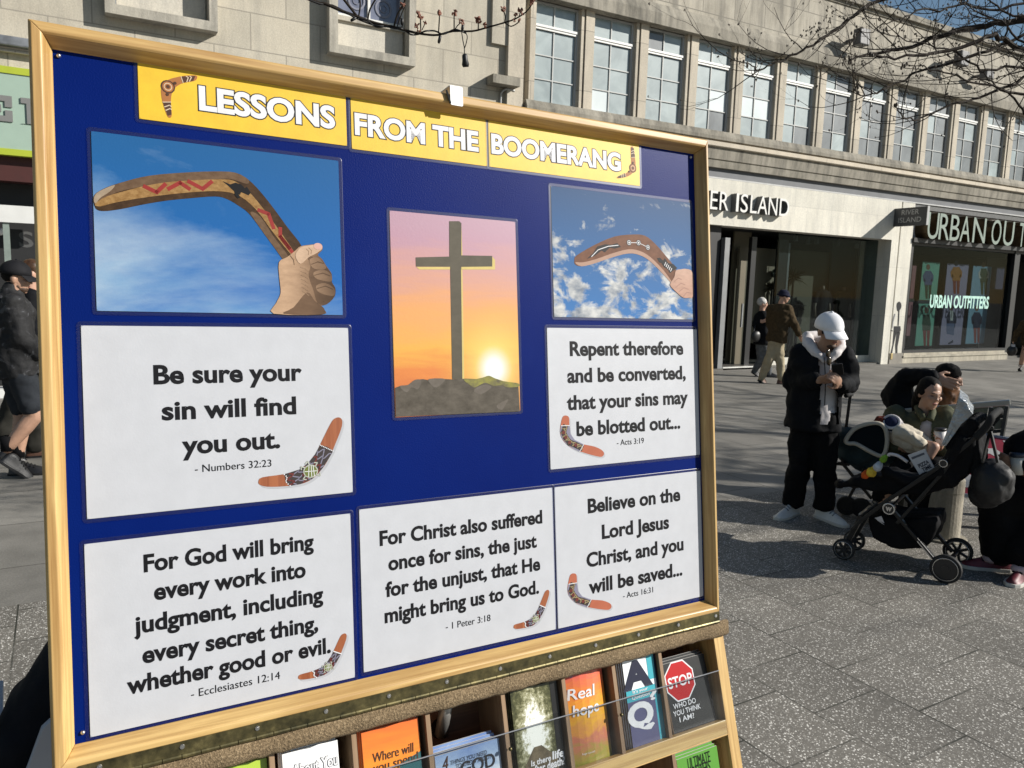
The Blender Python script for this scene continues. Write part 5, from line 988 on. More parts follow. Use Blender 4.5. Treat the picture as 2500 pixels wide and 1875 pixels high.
poster('narrow pink poster at the left end of the black framed window', a4(535, 1050), a4(590, 1045), 2.5, 1.5, PINKP, [(DKIN, [[a4(560, 515), a4(650, 515), a4(650, 565), a4(560, 565)]])])
mb = MB(); mb.bx(on_y(a4(1740, 60), YP).x, on_y(a4(2000, 60), YP).x, YP + .03, YP + .05, on_y(a4(1740, 380), YP).z, on_y(a4(1740, 60), YP).z); o = mb.build('poster', ink('poster_dark_blue', (.012, .02, .07)), None); tag(o, 'plain dark blue poster high at the right of the black framed window', 'poster', PG)
mb = MB(); mb.flat = True; A, B_ = on_y(a4(870, 640), FY + .095), on_y(a4(1700, 660), FY + .095)
letters(mb, 'URBAN OUTFITTERS', lambda u, w, d: V((u, FY + .094, w)), A.x, B_.x, A.z, A.z - .0, .31, .03); mb.build('window_lettering', mat('decal_mint', (.42, .66, .58), .6, 0, 0), uo)
# street art figure painted on the pier: grey cut-out man with a tie
GRF = ink('stencil_charcoal', (.035, .035, .037)); GR2 = ink('stencil_grey', (.26, .26, .27))
FS = FY - .056
def S4(P): return [(on_y(a4(*p), FS).x, on_y(a4(*p), FS).z) for p in P]
mur = thing('wall_stencil', 'black painted stencil of a man in a tie on the white pier', 'mural', (17.95, FS, .1))
flatart(mur, 'stencil_paint', [(GRF, [S4(catmull([(405, 600), (435, 560), (465, 590), (468, 640), (440, 690), (415, 690)], 3, True)), S4([(428, 690), (442, 690), (438, 800), (430, 910), (418, 900)]), S4([(365, 910), (455, 910), (462, 970), (420, 1010), (362, 990)]), S4([(362, 985), (400, 1000), (350, 1220), (335, 1320), (312, 1320), (345, 1180)]), S4([(405, 1005), (455, 985), (415, 1200), (412, 1310), (390, 1310), (385, 1180)]), S4([(260, 965), (340, 968), (362, 985), (340, 980), (262, 978)])]), (GR2, [S4([(372, 730), (385, 740), (355, 850), (345, 940), (335, 930), (345, 840)])])], y0=0, fr=lambda u, w, d: V((u, FS - .002 + d, w)))
o = MB().bx(17.72, 17.80, FY - .075, FY - .061, .12, .27).build('socket_plate', mat('brass_plate', (.42, .33, .16), .4, .5), None, bevel=.002); tag(o, 'small brass plate low on the white pier beside the stencil', 'plate')

# ================================================================ PEOPLE
def proj(P):
    q = P - CAM; d = q.dot(RF); return (1250 + FPX * q.dot(RX) / d, 937.5 + FPX * q.dot(RD) / d)
class Spot:
    """a person's own upright plane, facing the camera, through the ground point where they stand"""
    def __init__(s, gpx, z, G=None):
        s.G = G or on_ground(gpx); d = s.G - CAM; d.z = 0; s.n = d.normalized(); s.r = V((s.n.y, -s.n.x, 0)); s.z = z
    def __call__(s, x, y, d=0): return on_plane(s.z(x, y), s.G + s.n * d, s.n)
    def vec(s, right, toward, up): return (s.r * right - s.n * toward + V((0, 0, up))).normalized()
def inpoly(p, poly):
    c = False
    for (x1, y1), (x2, y2) in zip(poly, poly[1:] + poly[:1]):
        if (y1 > p[1]) != (y2 > p[1]) and p[0] < (x2 - x1) * (p[1] - y1) / (y2 - y1) + x1: c = not c
    return c
def cut(o, poly):
    bm = bmesh.new(); bm.from_mesh(o.data); Mw = ORG[o]; dead = []
    for f in bm.faces:
        c = Mw @ f.calc_center_median()
        if f.normal.dot(CAM - c) > -.02 and inpoly(proj(c), poly): dead.append(f)
    bmesh.ops.delete(bm, geom=dead, context='FACES'); bm.to_mesh(o.data); bm.free()
def skinmat(name, c):
    m = mat(name, c, .5, vary=.08, vs=25, bs=90, bst=.12); m.node_tree.nodes['Principled BSDF'].inputs['Subsurface Weight'].default_value = .0; return m
SKIN = skinmat('skin_light', (.46, .27, .19)); SKIN2 = skinmat('skin_tan', (.33, .19, .125)); SKIN3 = skinmat('skin_medium', (.40, .235, .16))
HAIRK = mat('hair_black', (.007, .006, .005), .76, vary=.4, vs=60); HAIRB = mat('hair_brown', (.05, .022, .008), .5, vary=.5, vs=30); HAIRW = mat('hair_grey', (.48, .46, .43), .6, vary=.3, vs=40); BEARD = mat('beard_brown', (.06, .032, .018), .7, vary=.4, vs=60)
EYEW = mat('eye_white', (.55, .53, .5), .3, vary=0); EYEK = mat('eye_dark', (.012, .009, .007), .2, vary=0); LIP = mat('lips', (.30, .115, .09), .5, vary=.05)
BLACKCL = mat('black_jacket_cloth', (.0045, .005, .0065), .8, vary=.3, vs=8, bs=45, bst=.4); BLACKTR = mat('black_trouser_cloth', (.004, .004, .0048), .85, vary=.3, vs=8, bs=45, bst=.4); WHITECL = mat('white_hoodie_cloth', (.62, .58, .57), .85, vary=.08, vs=10, bs=40, bst=.4)
WHITECAP = mat('white_cap_cloth', (.78, .78, .80), .7, vary=.03, vs=20, bs=200, bst=.15); SHOEW = mat('white_trainer', (.62, .61, .58), .55, vary=.08, vs=18); SOLEW = mat('pale_sole', (.55, .53, .48), .6, vary=.1)
SHOEK = mat('black_shoe', (.012, .012, .013), .45, vary=.3, vs=20); SHOEBR = mat('brown_shoe', (.10, .045, .025), .5, vary=.2, vs=20)
NAVYCL = mat('navy_knit', (.012, .014, .03), .9, vary=.3, vs=40, bs=120, bst=.5); BROWNCL = mat('brown_fleece', (.055, .038, .020), .95, vary=.3, vs=30, bs=90, bst=.6); KHAKI = mat('khaki_trousers', (.33, .28, .19), .85, vary=.12, vs=10, bs=40, bst=.4); GREYJ = mat('grey_jeans', (.10, .105, .11), .85, vary=.3, vs=14); OLIVE = mat('olive_bomber_cloth', (.075, .078, .046), .75, vary=.18, vs=10, bs=40, bst=.4); TEEW = mat('pale_lilac_tee', (.42, .42, .47), .85, vary=.06, vs=12)
def camo():
    m, t, p = nmat('dark_camo_cloth'); f = noise(t, coords(t), 11, 3, .6, 1.2)
    t.links.new(ramp(t, f, [(.40, (.006, .006, .007)), (.56, (.014, .014, .016)), (.64, (.055, .057, .062))], 'CONSTANT'), p.inputs['Base Color']); p.inputs['Roughness'].default_value = .8; bump(t, p, noise(t, coords(t), 60), .3); return m
CAMO = camo()
def basis(fwd, up):
    f = V(fwd).normalized(); u = V(up); u = (u - f * u.dot(f)).normalized(); r = f.cross(u); return r, f, u
def head_mesh(mb, c, fwd, up, s=1.0):
    r, f, u = basis(fwd, up); R = Matrix((r, f, u)).transposed(); c = V(c)
    e = lambda x, y, z, a, b, d: mb.ell(c + (r * x + f * y + u * z) * s, (a * s, b * s, d * s), R, 16, 12)
    e(0, -.012, .03, .074, .092, .086); e(0, .02, -.03, .060, .070, .075); e(0, .038, -.075, .044, .045, .036); e(0, .062, -.098, .020, .018, .014)
    e(0, .082, .022, .050, .014, .012); e(0, .094, -.002, .0085, .012, .022); e(0, .100, -.022, .014, .014, .011); e(-.034, .070, -.018, .022, .02, .02); e(.034, .070, -.018, .022, .02, .02); e(0, .082, -.056, .024, .010, .013)
    for k in (-1, 1): e(k * .073, -.008, -.008, .011, .020, .031)
def face_bits(root, body, c, fwd, up, s=1.0, closed=False):
    r, f, u = basis(fwd, up); R = Matrix((r, f, u)).transposed(); c = V(c); e = lambda mb, x, y, z, a, b, d: mb.ell(c + (r * x + f * y + u * z) * s, (a * s, b * s, d * s), R, 12, 8)
    for k in (-1, 1):
        if not closed: m = MB(); e(m, k * .032, .078, .004, .0135, .008, .0075); w = m.build('eye', EYEW, root, smooth=True); m = MB(); e(m, k * .032, .084, .004, .006, .004, .006); m.build('iris', EYEK, w, smooth=True)
        else: m = MB(); e(m, k * .032, .0805, .001, .013, .004, .0024); m.build('eyelid_line', EYEK, root, smooth=True)
        m = MB(); e(m, k * .033, .0885, .026, .018, .005, .0036); m.build('eyebrow', HAIRK, root, smooth=True)
    m = MB(); e(m, 0, .0895, -.056, .021, .006, .0075); m.build('lips', LIP, root, smooth=True)
def hand_mesh(mb, w, d, pn, curl=.5, s=1.0, thumb=1, spread=.12):
    """palm and five fingers from the wrist w; d = finger direction, pn = palm normal (fingers curl towards it)"""
    d = V(d).normalized(); pn = V(pn); pn = (pn - d * pn.dot(d)).normalized(); l = d.cross(pn) * thumb; w = V(w); R = Matrix((l, d, pn)).transposed()
    mb.ell(w + d * .045 * s, (.042 * s, .052 * s, .017 * s), R, 14, 10)
    for i, (x, L) in enumerate(((.031, .074), (.011, .084), (-.010, .078), (-.029, .060))):
        p = w + d * .082 * s + l * x * s; a = curl * (.7 + .12 * i); dd = (d + l * x * spread * 8).normalized(); pts = [p]; rad = [.0098 * s]
        for k, fr_ in enumerate((.45, .32, .23)):
            ang = a * (k + .55); v = dd * cos(ang) + pn * sin(ang); pts.append(pts[-1] + v * L * fr_ * s); rad.append((.0090 - .0011 * k) * s)
        mb.limb(pts, rad, 8)
    p = w + d * .022 * s + l * .034 * s; v = (d * .62 + l * .62 + pn * .35).normalized(); v2 = (d * .85 + pn * .5 + l * .1).normalized(); mb.limb([p, p + v * .042 * s, p + v * .042 * s + v2 * .03 * s], [.0135 * s, .011 * s, .0088 * s], 8)
def torso(mb, hip, neck, side, prof, flat=.62, bow=None, n=24):
    hip, neck = V(hip), V(neck); pts = []; rad = []
    for t, r in prof:
        q = hip.lerp(neck, t)
        if bow: q = q + V(bow) * math.sin(pi * min(max(t, 0), 1))
        pts.append(q); rad.append(r)
    return mb.tube(pts, rad, n, side=side, flat=flat)
T_BODY = [(-.10, .10), (0, .155), (.2, .14), (.45, .135), (.7, .155), (.84, .165), (.93, .12), (1.0, .056), (1.08, .05)]
LACE = mat('dark_laces', (.02, .02, .02), .8); LACEG = mat('grey_laces', (.20, .20, .21), .8)
def shoe(root, ankle, toe, m, sole, s=1.0, name='shoe', tilt=0):
    a, t = V(ankle), V(toe); d = t - a; d.z = 0; d.normalize(); x = V((d.y, -d.x, 0)); up = V((0, 0, 1)); dz = V((0, 0, 0))
    d2 = (V(toe) - V(ankle)); L = .275 * s; b = V((a.x, a.y, a.z - .085 * s)) - d * .065 * s; fwd = d * cos(tilt) + up * -sin(tilt); upv = up * cos(tilt) + d * sin(tilt)
    def ring(sl, w, z0, z1, k=.75):
        c = b + fwd * sl * L; return [c + x * (w * s * cos(q) * (1 if sin(q) < .2 else k)) + upv * ((z0 + (z1 - z0) * max(0, sin(q))) * s - (0 if sin(q) > -.1 else .0)) for q in [2 * pi * i / 16 for i in range(16)]]
    u = MB(); u.loft([ring(.0, .026, .02, .075), ring(.06, .034, .018, .105), ring(.2, .037, .018, .118), ring(.36, .038, .018, .105), ring(.55, .042, .018, .082), ring(.78, .046, .018, .062), ring(.93, .038, .018, .05), ring(1.0, .02, .02, .035)])
    o = u.build(name, m, root, smooth=True, sub=1)
    u = MB(); rr = lambda sl, w, z: [b + fwd * sl * L + x * (w * s * q) + upv * z * s for q in (-1, -.6, .6, 1)]
    prof = [(-.01, .026), (.08, .036), (.3, .038), (.5, .041), (.75, .049), (.92, .042), (1.02, .022)]
    u.loft([[b + fwd * sl * L + x * (w * s * q) + upv * (zz * s) for q, zz in ((-1, .002), (1, .002), (1.04, .024), (-1.04, .024))] for sl, w in prof]); u.build('sole', sole, o, bevel=.003)
    u = MB()
    for k_ in range(4):
        c = b + fwd * ((.36 + .085 * k_) * L) + upv * ((.104 - .010 * k_) * s); u.tube([c - x * .026 * s - upv * .012 * s, c + upv * .004 * s, c + x * .026 * s - upv * .012 * s], .0042 * s, 6)
    u.build('laces', LACE if m is not SHOEW else LACEG, o, smooth=True); return o
def cap(root, c, fwd, up, m, s=1.0):
    r, f, u = basis(fwd, up); R = Matrix((r, f, u)).transposed(); c = V(c); mb = MB(); N_ = 24; rings = []
    for i in range(9):
        a = i / 8 * pi / 2 * 1.02; k = cos(a); z = .03 + .092 * sin(a)
        if i == 0: z = .018
        rings.append([c + (r * .083 * k * cos(2 * pi * j / N_) + f * (-.010 + .101 * k * sin(2 * pi * j / N_)) + u * z) * s for j in range(N_)])
    mb.loft(rings); d = mb.build('cap', m, root, smooth=True)
    b = MB(); top = []; bot = []; g = 12
    rowi, rowo = [], []
    for j in range(g + 1):
        t = -1.05 + 2.1 * j / g; x = .083 * sin(t); y0 = -.010 + .097 * cos(t); ln = .068 * cos(t * .92) ** .6; drop = -.020 * (x / .083) ** 2
        rowi.append((x, y0, .026 + drop * .2)); rowo.append((x * 1.04, y0 + ln, .012 + drop - .012))
    P = lambda q, dz=0: c + (r * q[0] + f * q[1] + u * (q[2] + dz)) * s
    b.add([P(q) for q in rowi] + [P(q) for q in rowo] + [P(q, -.004) for q in rowi] + [P(q, -.004) for q in rowo],
          [(j, j + 1, g + 2 + j, g + 1 + j) for j in range(g)] + [(2 * g + 2 + j, 3 * g + 3 + j, 3 * g + 4 + j, 2 * g + 3 + j) for j in range(g)] + [(g + 1 + j, g + 2 + j, 3 * g + 4 + j, 3 * g + 3 + j) for j in range(g)])
    b.build('brim', m, d, smooth=True); m_ = MB(); m_.ell(c + u * .122 * s - f * .01 * s, .009 * s, n=8, m=6); m_.build('button', m, d, smooth=True); return d
def leg(mb, h, k, a, r=(.088, .062, .043)): mb.limb([h, V(h).lerp(k, .5), k, V(k).lerp(a, .35), a], [r[0], (r[0] + r[1]) / 2 * 1.02, r[1], r[1] * .98, r[2]], 14)
def arm(mb, s, e, w, r=(.056, .046, .030)): mb.limb([s, V(s).lerp(e, .5), e, V(e).lerp(w, .35), w], [r[0], (r[0] + r[1]) / 2, r[1], r[1] * .96, r[2]], 12)

# ---------------------------------------------------------------- man in the white cap reading his phone
S = Spot((1972, 1262), zm); Mn = thing('person', 'man in a white cap, white hoodie and open black jacket looking down at his phone', 'person', S.G)
hd = S(352, 168, -.06); fw = S.vec(.52, .74, -.24); up = S.vec(.06, .16, .97)
neck, hip = S(300, 268), S(250, 700); shl, shr = S(178, 300, .0), S(440, 312, -.02); ell_, elr = S(130, 475, .02), S(478, 478, .02); wrl, wrr = S(288, 462, -.24), S(415, 488, -.24)
hl, hr = S(205, 690), S(325, 690); kl, kr = S(178, 930, -.03), S(328, 935, -.02); al, ar_ = S(138, 1176), S(322, 1192)
side = S.vec(1, -.05, 0)
b = MB(); head_mesh(b, hd, fw, up); b.limb([neck + V((0, 0, -.06)), hd - V((0, 0, .06))], [.062, .056]); torso(b, hip, neck, side, T_BODY)
arm(b, shl, ell_, wrl); arm(b, shr, elr, wrr); leg(b, hl, kl, al); leg(b, hr, kr, ar_)
ph = S(400, 428, -.31)
hand_mesh(b, wrl, (ph - wrl), S.vec(.4, -.2, .6), .75, 1.0, -1); hand_mesh(b, wrr, (S(385, 440, -.33) - wrr), S.vec(-.75, -.2, .3), .8, 1.0, 1)
bo = b.build('body', SKIN2, Mn, fuse=.0065, relax=3); face_bits(Mn, bo, hd, fw, up)
m = MB(); r_, f_, u_ = basis(fw, up); R_ = Matrix((r_, f_, u_)).transposed(); m.ell(hd + f_ * .056 - u_ * .092, (.036, .036, .022), R_); m.build('goatee', BEARD, Mn, smooth=True)
cap(Mn, hd, fw, up, WHITECAP, 1.16)
m = MB(); m.ell(hd - f_ * .02 + u_ * .015, (.077, .09, .07), R_); m.build('hair', HAIRK, Mn, smooth=True)
h = MB(); torso(h, hip + V((0, 0, -.02)), neck, side, [(-.045, .168), (.1, .17), (.5, .16), (.8, .17), (.94, .12), (1, .085)], .72)
h.build('hoodie', WHITECL, Mn, fuse=.013, relax=4, puff=.02, puff_size=.1)
h = MB(); loop = [S(212, 190, .06), S(228, 240, -.03), S(262, 285, -.10), S(315, 315, -.15), S(370, 300, -.16), S(412, 262, -.13), S(425, 218, -.05), S(360, 180, .11), S(270, 160, .12)]
h.limb([S(222, 200, .08), S(232, 250, -.02), S(275, 300, -.10), S(322, 345, -.145)], [.036, .046, .036, .018]); h.limb([S(425, 222, .06), S(424, 262, -.05), S(390, 305, -.12), S(345, 350, -.148)], [.028, .036, .032, .016]); h.limb([S(222, 195, .09), S(320, 205, .16), S(425, 215, .07)], [.038, .05, .03])
h.build('hood', WHITECL, Mn, fuse=.009, relax=3, puff=.016, puff_size=.05)
for x0, y0, x1, y1 in ((322, 320, 325, 610), (352, 320, 356, 420)):
    MB().tube(catmull([tuple(S(x0, y0, -.17)), tuple(S(x0 + 8, (y0 + y1) / 2, -.16)), tuple(S(x1, y1, -.15))], 4), .0035, 6).build('drawstring', BLACKCL if x0 < 330 else WHITECL, Mn)
gl_ = MB(); gl_.ell(S(352, 345, -.185), (.024, .012, .034)); gl_.ell(S(345, 298, -.185), (.022, .012, .030)); gl_.bar(S(340, 280, -.18), S(358, 375, -.185), .006); gl_.build('sunglasses', mat('brown_lens', (.035, .024, .012), .15, vary=0), Mn, smooth=True)
j = MB(); torso(j, hip + V((0, 0, -.03)), neck, side, [(-.06, .205), (.1, .20), (.5, .195), (.78, .205), (.9, .165), (.97, .11)], .80)
arm(j, shl, ell_, wrl - (wrl - ell_) * .12, (.080, .072, .056)); arm(j, shr, elr, wrr - (wrr - elr) * .10, (.080, .072, .056)); j.ell(shl.lerp(neck, .3), (.09, .08, .06)); j.ell(shr.lerp(neck, .3), (.09, .08, .06))
jo = j.build('jacket', BLACKCL, Mn, fuse=.013, relax=4, puff=.045, puff_size=.11); cut(jo, [zm(285, 255), zm(395, 255), zm(385, 330), zm(400, 500), zm(412, 720), zm(302, 720), zm(298, 500), zm(290, 330)])
t = MB(); leg(t, hl, kl, V((al.x, al.y, .125)), (.100, .085, .074)); leg(t, hr, kr, V((ar_.x, ar_.y, .125)), (.100, .085, .074)); [t.tube([q_ + V((0, 0, .16)), V((q_.x, q_.y, .075))], [.075, .078], 12) for q_ in (al, ar_)]; t.ell(hip + S.n * .04 - V((0, 0, .03)), (.13, .10, .10)); t.build('trousers', BLACKTR, Mn, fuse=.014, relax=4, puff=.04, puff_size=.09)
shoe(Mn, V((al.x, al.y, .085)), V((al.x, al.y, .085)) + S.vec(-.45, .9, 0), SHOEW, SOLEW, 1.08); shoe(Mn, V((ar_.x, ar_.y, .085)), V((ar_.x, ar_.y, .085)) + S.vec(.72, .7, 0), SHOEW, SOLEW, 1.08)
pr, pf, pu = S.r, -S.n, V((0, 0, 1)); M4 = Matrix((V((.96, 0, .25)), V((0, 0, 0)), V((0, 0, 0)))).to_4x4() if False else None
phx = thing('phone', 'black phone held in both hands by the man in the white cap', 'phone', ph); mb = MB(); a_, c_ = ph - S.r * .035 - V((0, 0, .0)), ph + S.r * .04
mb.bar(ph - S.vec(.35, .25, .9) * .0 - S.r * .036 + V((0, 0, .03)), ph + S.r * .036 + V((0, 0, .045)), .012, .10, up=S.vec(0, .5, .85)); mb.build('phone_case', mat('phone_black', (.01, .01, .011), .3, vary=0), phx, bevel=.005)

# ---------------------------------------------------------------- couple walking past the shops
S = Spot((1872, 936), a3); P1_ = thing('person', 'man in a navy beanie, brown fleece and khaki trousers walking past the shop', 'person', S.G)
hd = S(965, 465); fw = S.vec(.92, -.25, -.15); up = V((0, 0, 1)); neck, hip = S(925, 560), S(860, 1050); side = S.vec(.75, .55, 0)
shl, shr = S(790, 620, .05), S(1015, 625, -.06); er, wr = S(1085, 810, -.05), S(1175, 985, -.05); el, wl = S(770, 830, .08), S(850, 980, .2)
h1, h2 = S(830, 1060), S(885, 1060); k1, k2 = S(770, 1290, -.02), S(905, 1290, .03); n1_, n2_ = S(655, 1560, .05), S(925, 1555, .0)
b = MB(); head_mesh(b, hd, fw, up); b.limb([neck, hd], [.06, .055]); torso(b, hip, neck, side, T_BODY); arm(b, shl, el, wl); arm(b, shr, er, wr); leg(b, h1, k1, n1_); leg(b, h2, k2, n2_); hand_mesh(b, wr, S.vec(.3, 0, -1), S.vec(.6, -.5, 0), .5, 1, 1); hand_mesh(b, wl, S.vec(.3, 0, -1), S.vec(.6, .5, 0), .5, 1, -1); bo = b.build('body', SKIN, P1_, fuse=.012, relax=3)
r_, f_, u_ = basis(fw, up); R_ = Matrix((r_, f_, u_)).transposed(); m = MB(); m.ell(hd + u_ * .045 - f_ * .015, (.09, .108, .085), R_); m.tube([hd + u_ * .02 - f_ * .012 + (r_ * .088 * cos(q) + f_ * .104 * sin(q)) for q in [i * pi / 8 for i in range(16)]], .02, 8, closed=True); m.build('beanie', NAVYCL, P1_, fuse=.012)
j = MB(); torso(j, hip, neck, side, [(-.06, .20), (.1, .20), (.5, .20), (.8, .215), (.92, .16), (1, .09)], .72); arm(j, shl, el, wl, (.085, .075, .058)); arm(j, shr, er, wr.lerp(er, .1), (.085, .075, .055)); j.build('jacket', BROWNCL, P1_, fuse=.02, relax=4, puff=.05, puff_size=.12)
t = MB(); leg(t, h1, k1, n1_, (.105, .085, .07)); leg(t, h2, k2, n2_, (.105, .085, .07)); t.ell(hip - V((0, 0, .02)), (.15, .13, .11)); t.build('trousers', KHAKI, P1_, fuse=.02, relax=4, puff=.04, puff_size=.1)
shoe(P1_, V((n1_.x, n1_.y, .13)), V((n1_.x, n1_.y, 0)) + S.vec(.5, -.6, 0), SHOEBR, SHOEK, 1.1, tilt=.5); shoe(P1_, V((n2_.x, n2_.y, .085)), V((n2_.x, n2_.y, 0)) + S.vec(.9, -.2, 0), SHOEBR, SHOEK, 1.1)
S = Spot((1858, 920), a3); W1_ = thing('person', 'grey haired woman in black with grey jeans walking beside the man in brown', 'person', S.G)
hd = S(675, 560); fw = S.vec(.95, -.1, -.15); up = V((0, 0, 1)); neck, hip = S(665, 660), S(655, 1080); side = S.vec(.7, .6, 0); shl, shr = S(610, 720, .05), S(720, 720, -.05); el, wl = S(575, 850, -.06), S(640, 810, -.14); er, wr = S(760, 860, .1), S(790, 960, .15)
h1, h2 = S(640, 1090), S(690, 1090); k1, k2 = S(650, 1300), S(730, 1300); n1_, n2_ = S(560, 1480, .05), S(760, 1500)
b = MB(); head_mesh(b, hd, fw, up, .95); b.limb([neck, hd], [.055, .05]); torso(b, hip, neck, side, [(t_, r * .9) for t_, r in T_BODY]); arm(b, shl, el, wl); arm(b, shr, er, wr); leg(b, h1, k1, n1_); leg(b, h2, k2, n2_); hand_mesh(b, wl, S.vec(.8, .3, .3), S.vec(0, -1, 0), .8, .95, 1); b.build('body', SKIN, W1_, fuse=.012, relax=3)
r_, f_, u_ = basis(fw, up); R_ = Matrix((r_, f_, u_)).transposed(); m = MB(); m.ell(hd + u_ * .035 - f_ * .025, (.086, .098, .092), R_); m.build('hair', HAIRW, W1_, fuse=.012, puff=.02, puff_size=.05)
j = MB(); torso(j, hip, neck, side, [(-.08, .18), (.1, .18), (.5, .175), (.8, .185), (.93, .14), (1, .08)], .75); arm(j, shl, el, wl.lerp(el, .1), (.075, .068, .05)); arm(j, shr, er, wr, (.075, .068, .05)); j.build('jacket', BLACKCL, W1_, fuse=.02, relax=4, puff=.04)
t = MB(); leg(t, h1, k1, n1_, (.095, .075, .055)); leg(t, h2, k2, n2_, (.095, .075, .055)); t.build('trousers', GREYJ, W1_, fuse=.018, relax=4, puff=.03, puff_size=.08)
shoe(W1_, V((n1_.x, n1_.y, .16)), V((n1_.x, n1_.y, 0)) + S.vec(.6, -.3, 0), SHOEK, SHOEK, 1.0, tilt=.6); shoe(W1_, V((n2_.x, n2_.y, .085)), V((n2_.x, n2_.y, 0)) + S.vec(.9, -.2, 0), SHOEK, SHOEK, 1.0)
q = S(590, 1000, -.15); hb = thing('handbag', 'black handbag hanging at the side of the grey haired woman', 'handbag', q); m = MB(); m.ell(q, (.14, .07, .12)); m.build('bag_body', SHOEK, hb, fuse=.02); MB().tube([q + V((-.08, 0, .1)), shl + V((0, 0, .04)), q + V((.08, 0, .1))], .012, 6).build('strap', SHOEK, hb)
q = S(765, 1190, .12); cb_ = thing('carrier_bag', 'pale carrier bag swinging between the walking couple', 'bag', q); m = MB(); m.ell(q, (.09, .05, .16)); m.build('bag_body', mat('pale_carrier', (.55, .6, .6), .4), cb_, fuse=.02, puff=.03, puff_size=.05); MB().tube([q + V((0, 0, .12)), wr], .008, 5).build('handle', WHITECL, cb_)

# ---------------------------------------------------------------- walker at the far right edge
S = Spot((2488, 908), a4); W2 = thing('person', 'walker in a dark brown coat and black leggings cut off by the right edge', 'person', S.G)
hd = S(2330, 700); fw = S.vec(.5, -.8, -.1); up = V((0, 0, 1)); neck, hip = S(2320, 830), S(2300, 1140); side = S.vec(.8, .5, 0); shl, shr = S(2200, 880), S(2420, 880); el, wl = S(2125, 980, -.05), S(2065, 1120, -.05); er, wr = S(2500, 1000), S(2520, 1130)
h1, h2 = S(2260, 1150), S(2340, 1150); k1, k2 = S(2205, 1310), S(2360, 1320); n1_, n2_ = S(2165, 1470, .1), S(2380, 1500)
b = MB(); head_mesh(b, hd, fw, up); b.limb([neck, hd], [.06, .055]); torso(b, hip, neck, side, T_BODY); arm(b, shl, el, wl); arm(b, shr, er, wr); leg(b, h1, k1, n1_); leg(b, h2, k2, n2_); hand_mesh(b, wl, S.vec(-.3, 0, -1), S.vec(.6, 0, 0), .6, 1, 1); b.build('body', SKIN, W2, fuse=.014, relax=3)
r_, f_, u_ = basis(fw, up); R_ = Matrix((r_, f_, u_)).transposed(); m = MB(); m.ell(hd + u_ * .03 - f_ * .03, (.088, .1, .1), R_); m.build('hair', HAIRB, W2, fuse=.014, puff=.02, puff_size=.05)
j = MB(); torso(j, hip, neck, side, [(-.15, .21), (.1, .2), (.5, .195), (.8, .21), (.93, .15), (1, .08)], .75); arm(j, shl, el, wl.lerp(el, .1), (.08, .07, .055)); arm(j, shr, er, wr, (.08, .07, .055)); j.build('coat', BROWNCL, W2, fuse=.022, puff=.05)
t = MB(); leg(t, h1, k1, n1_, (.09, .06, .045)); leg(t, h2, k2, n2_, (.09, .06, .045)); t.build('leggings', BLACKTR, W2, fuse=.02)
m = MB(); m.tube([n1_ + V((0, 0, .05)), n1_ - V((0, 0, .02))], .05, 10); m.build('sock', WHITECL, W2, smooth=True)
shoe(W2, V((n1_.x, n1_.y, .15)), V((n1_.x, n1_.y, 0)) + S.vec(.3, -.8, 0), SHOEK, SHOEK, 1.0, tilt=1.0); shoe(W2, V((n2_.x, n2_.y, .085)), V((n2_.x, n2_.y, 0)) + S.vec(.3, -.8, 0), SHOEK, SHOEK, 1.0)
q = S(2040, 1260, -.05); hb = thing('handbag', 'black bag carried low by the walker at the right edge', 'handbag', q); m = MB(); m.ell(q, (.17, .09, .13)); m.build('bag_body', SHOEK, hb, fuse=.022); MB().tube([q + V((-.09, 0, .1)), wl, q + V((.09, 0, .1))], .012, 6).build('strap', SHOEK, hb)
q = S(2050, 1185, -.12); m = MB(); m.bar(q - S.r * .03, q + S.r * .05, .01, .06); m.build('paper', PAPER, hb)

# ---------------------------------------------------------------- two men passing on the left
S = Spot((61, 1163), zl); L1 = thing('person', 'bearded man in a black cap, dark camouflage jacket and shorts walking at the left', 'person', S.G)
hd = S(100, 195); fw = S.vec(.96, .18, -.12); up = S.vec(-.1, 0, 1); neck, hip = S(62, 300), S(110, 745); side = S.vec(.35, .92, 0); shl, shr = S(50, 345, .14), S(75, 350, -.16); el, wl = S(160, 560, .16), S(255, 640, .1); er, wr = S(130, 565, -.18), S(240, 640, -.16)
h1, h2 = S(130, 770, -.10), S(105, 770, .10); k1, k2 = S(205, 1020, -.08), S(135, 1030, .08); n1_, n2_ = S(45, 1215, -.06), S(108, 1255, .08)
b = MB(); head_mesh(b, hd, fw, up, 1.03); b.limb([neck, hd - V((0, 0, .03))], [.066, .06]); torso(b, hip, neck, side, T_BODY); arm(b, shl, el, wl); arm(b, shr, er, wr); leg(b, h1, k1, n1_, (.095, .066, .044)); leg(b, h2, k2, n2_, (.095, .066, .044)); hand_mesh(b, wr, S.vec(.8, 0, -.3), S.vec(0, -1, 0), .8, 1, 1); hand_mesh(b, wl, S.vec(.8, 0, -.3), S.vec(0, 1, 0), .8, 1, -1); bo = b.build('body', SKIN3, L1, fuse=.0075, relax=3); face_bits(L1, bo, hd, fw, up, 1.03)
r_, f_, u_ = basis(fw, up); R_ = Matrix((r_, f_, u_)).transposed(); m = MB(); m.ell(hd + f_ * .042 - u_ * .080, (.050, .048, .036), R_); m.ell(hd + f_ * .01 - u_ * .06, (.064, .055, .045), R_); m.ell(hd + f_ * .086 - u_ * .040, (.026, .010, .007), R_); m.build('beard', BEARD, L1, fuse=.008, puff=.008, puff_size=.02)
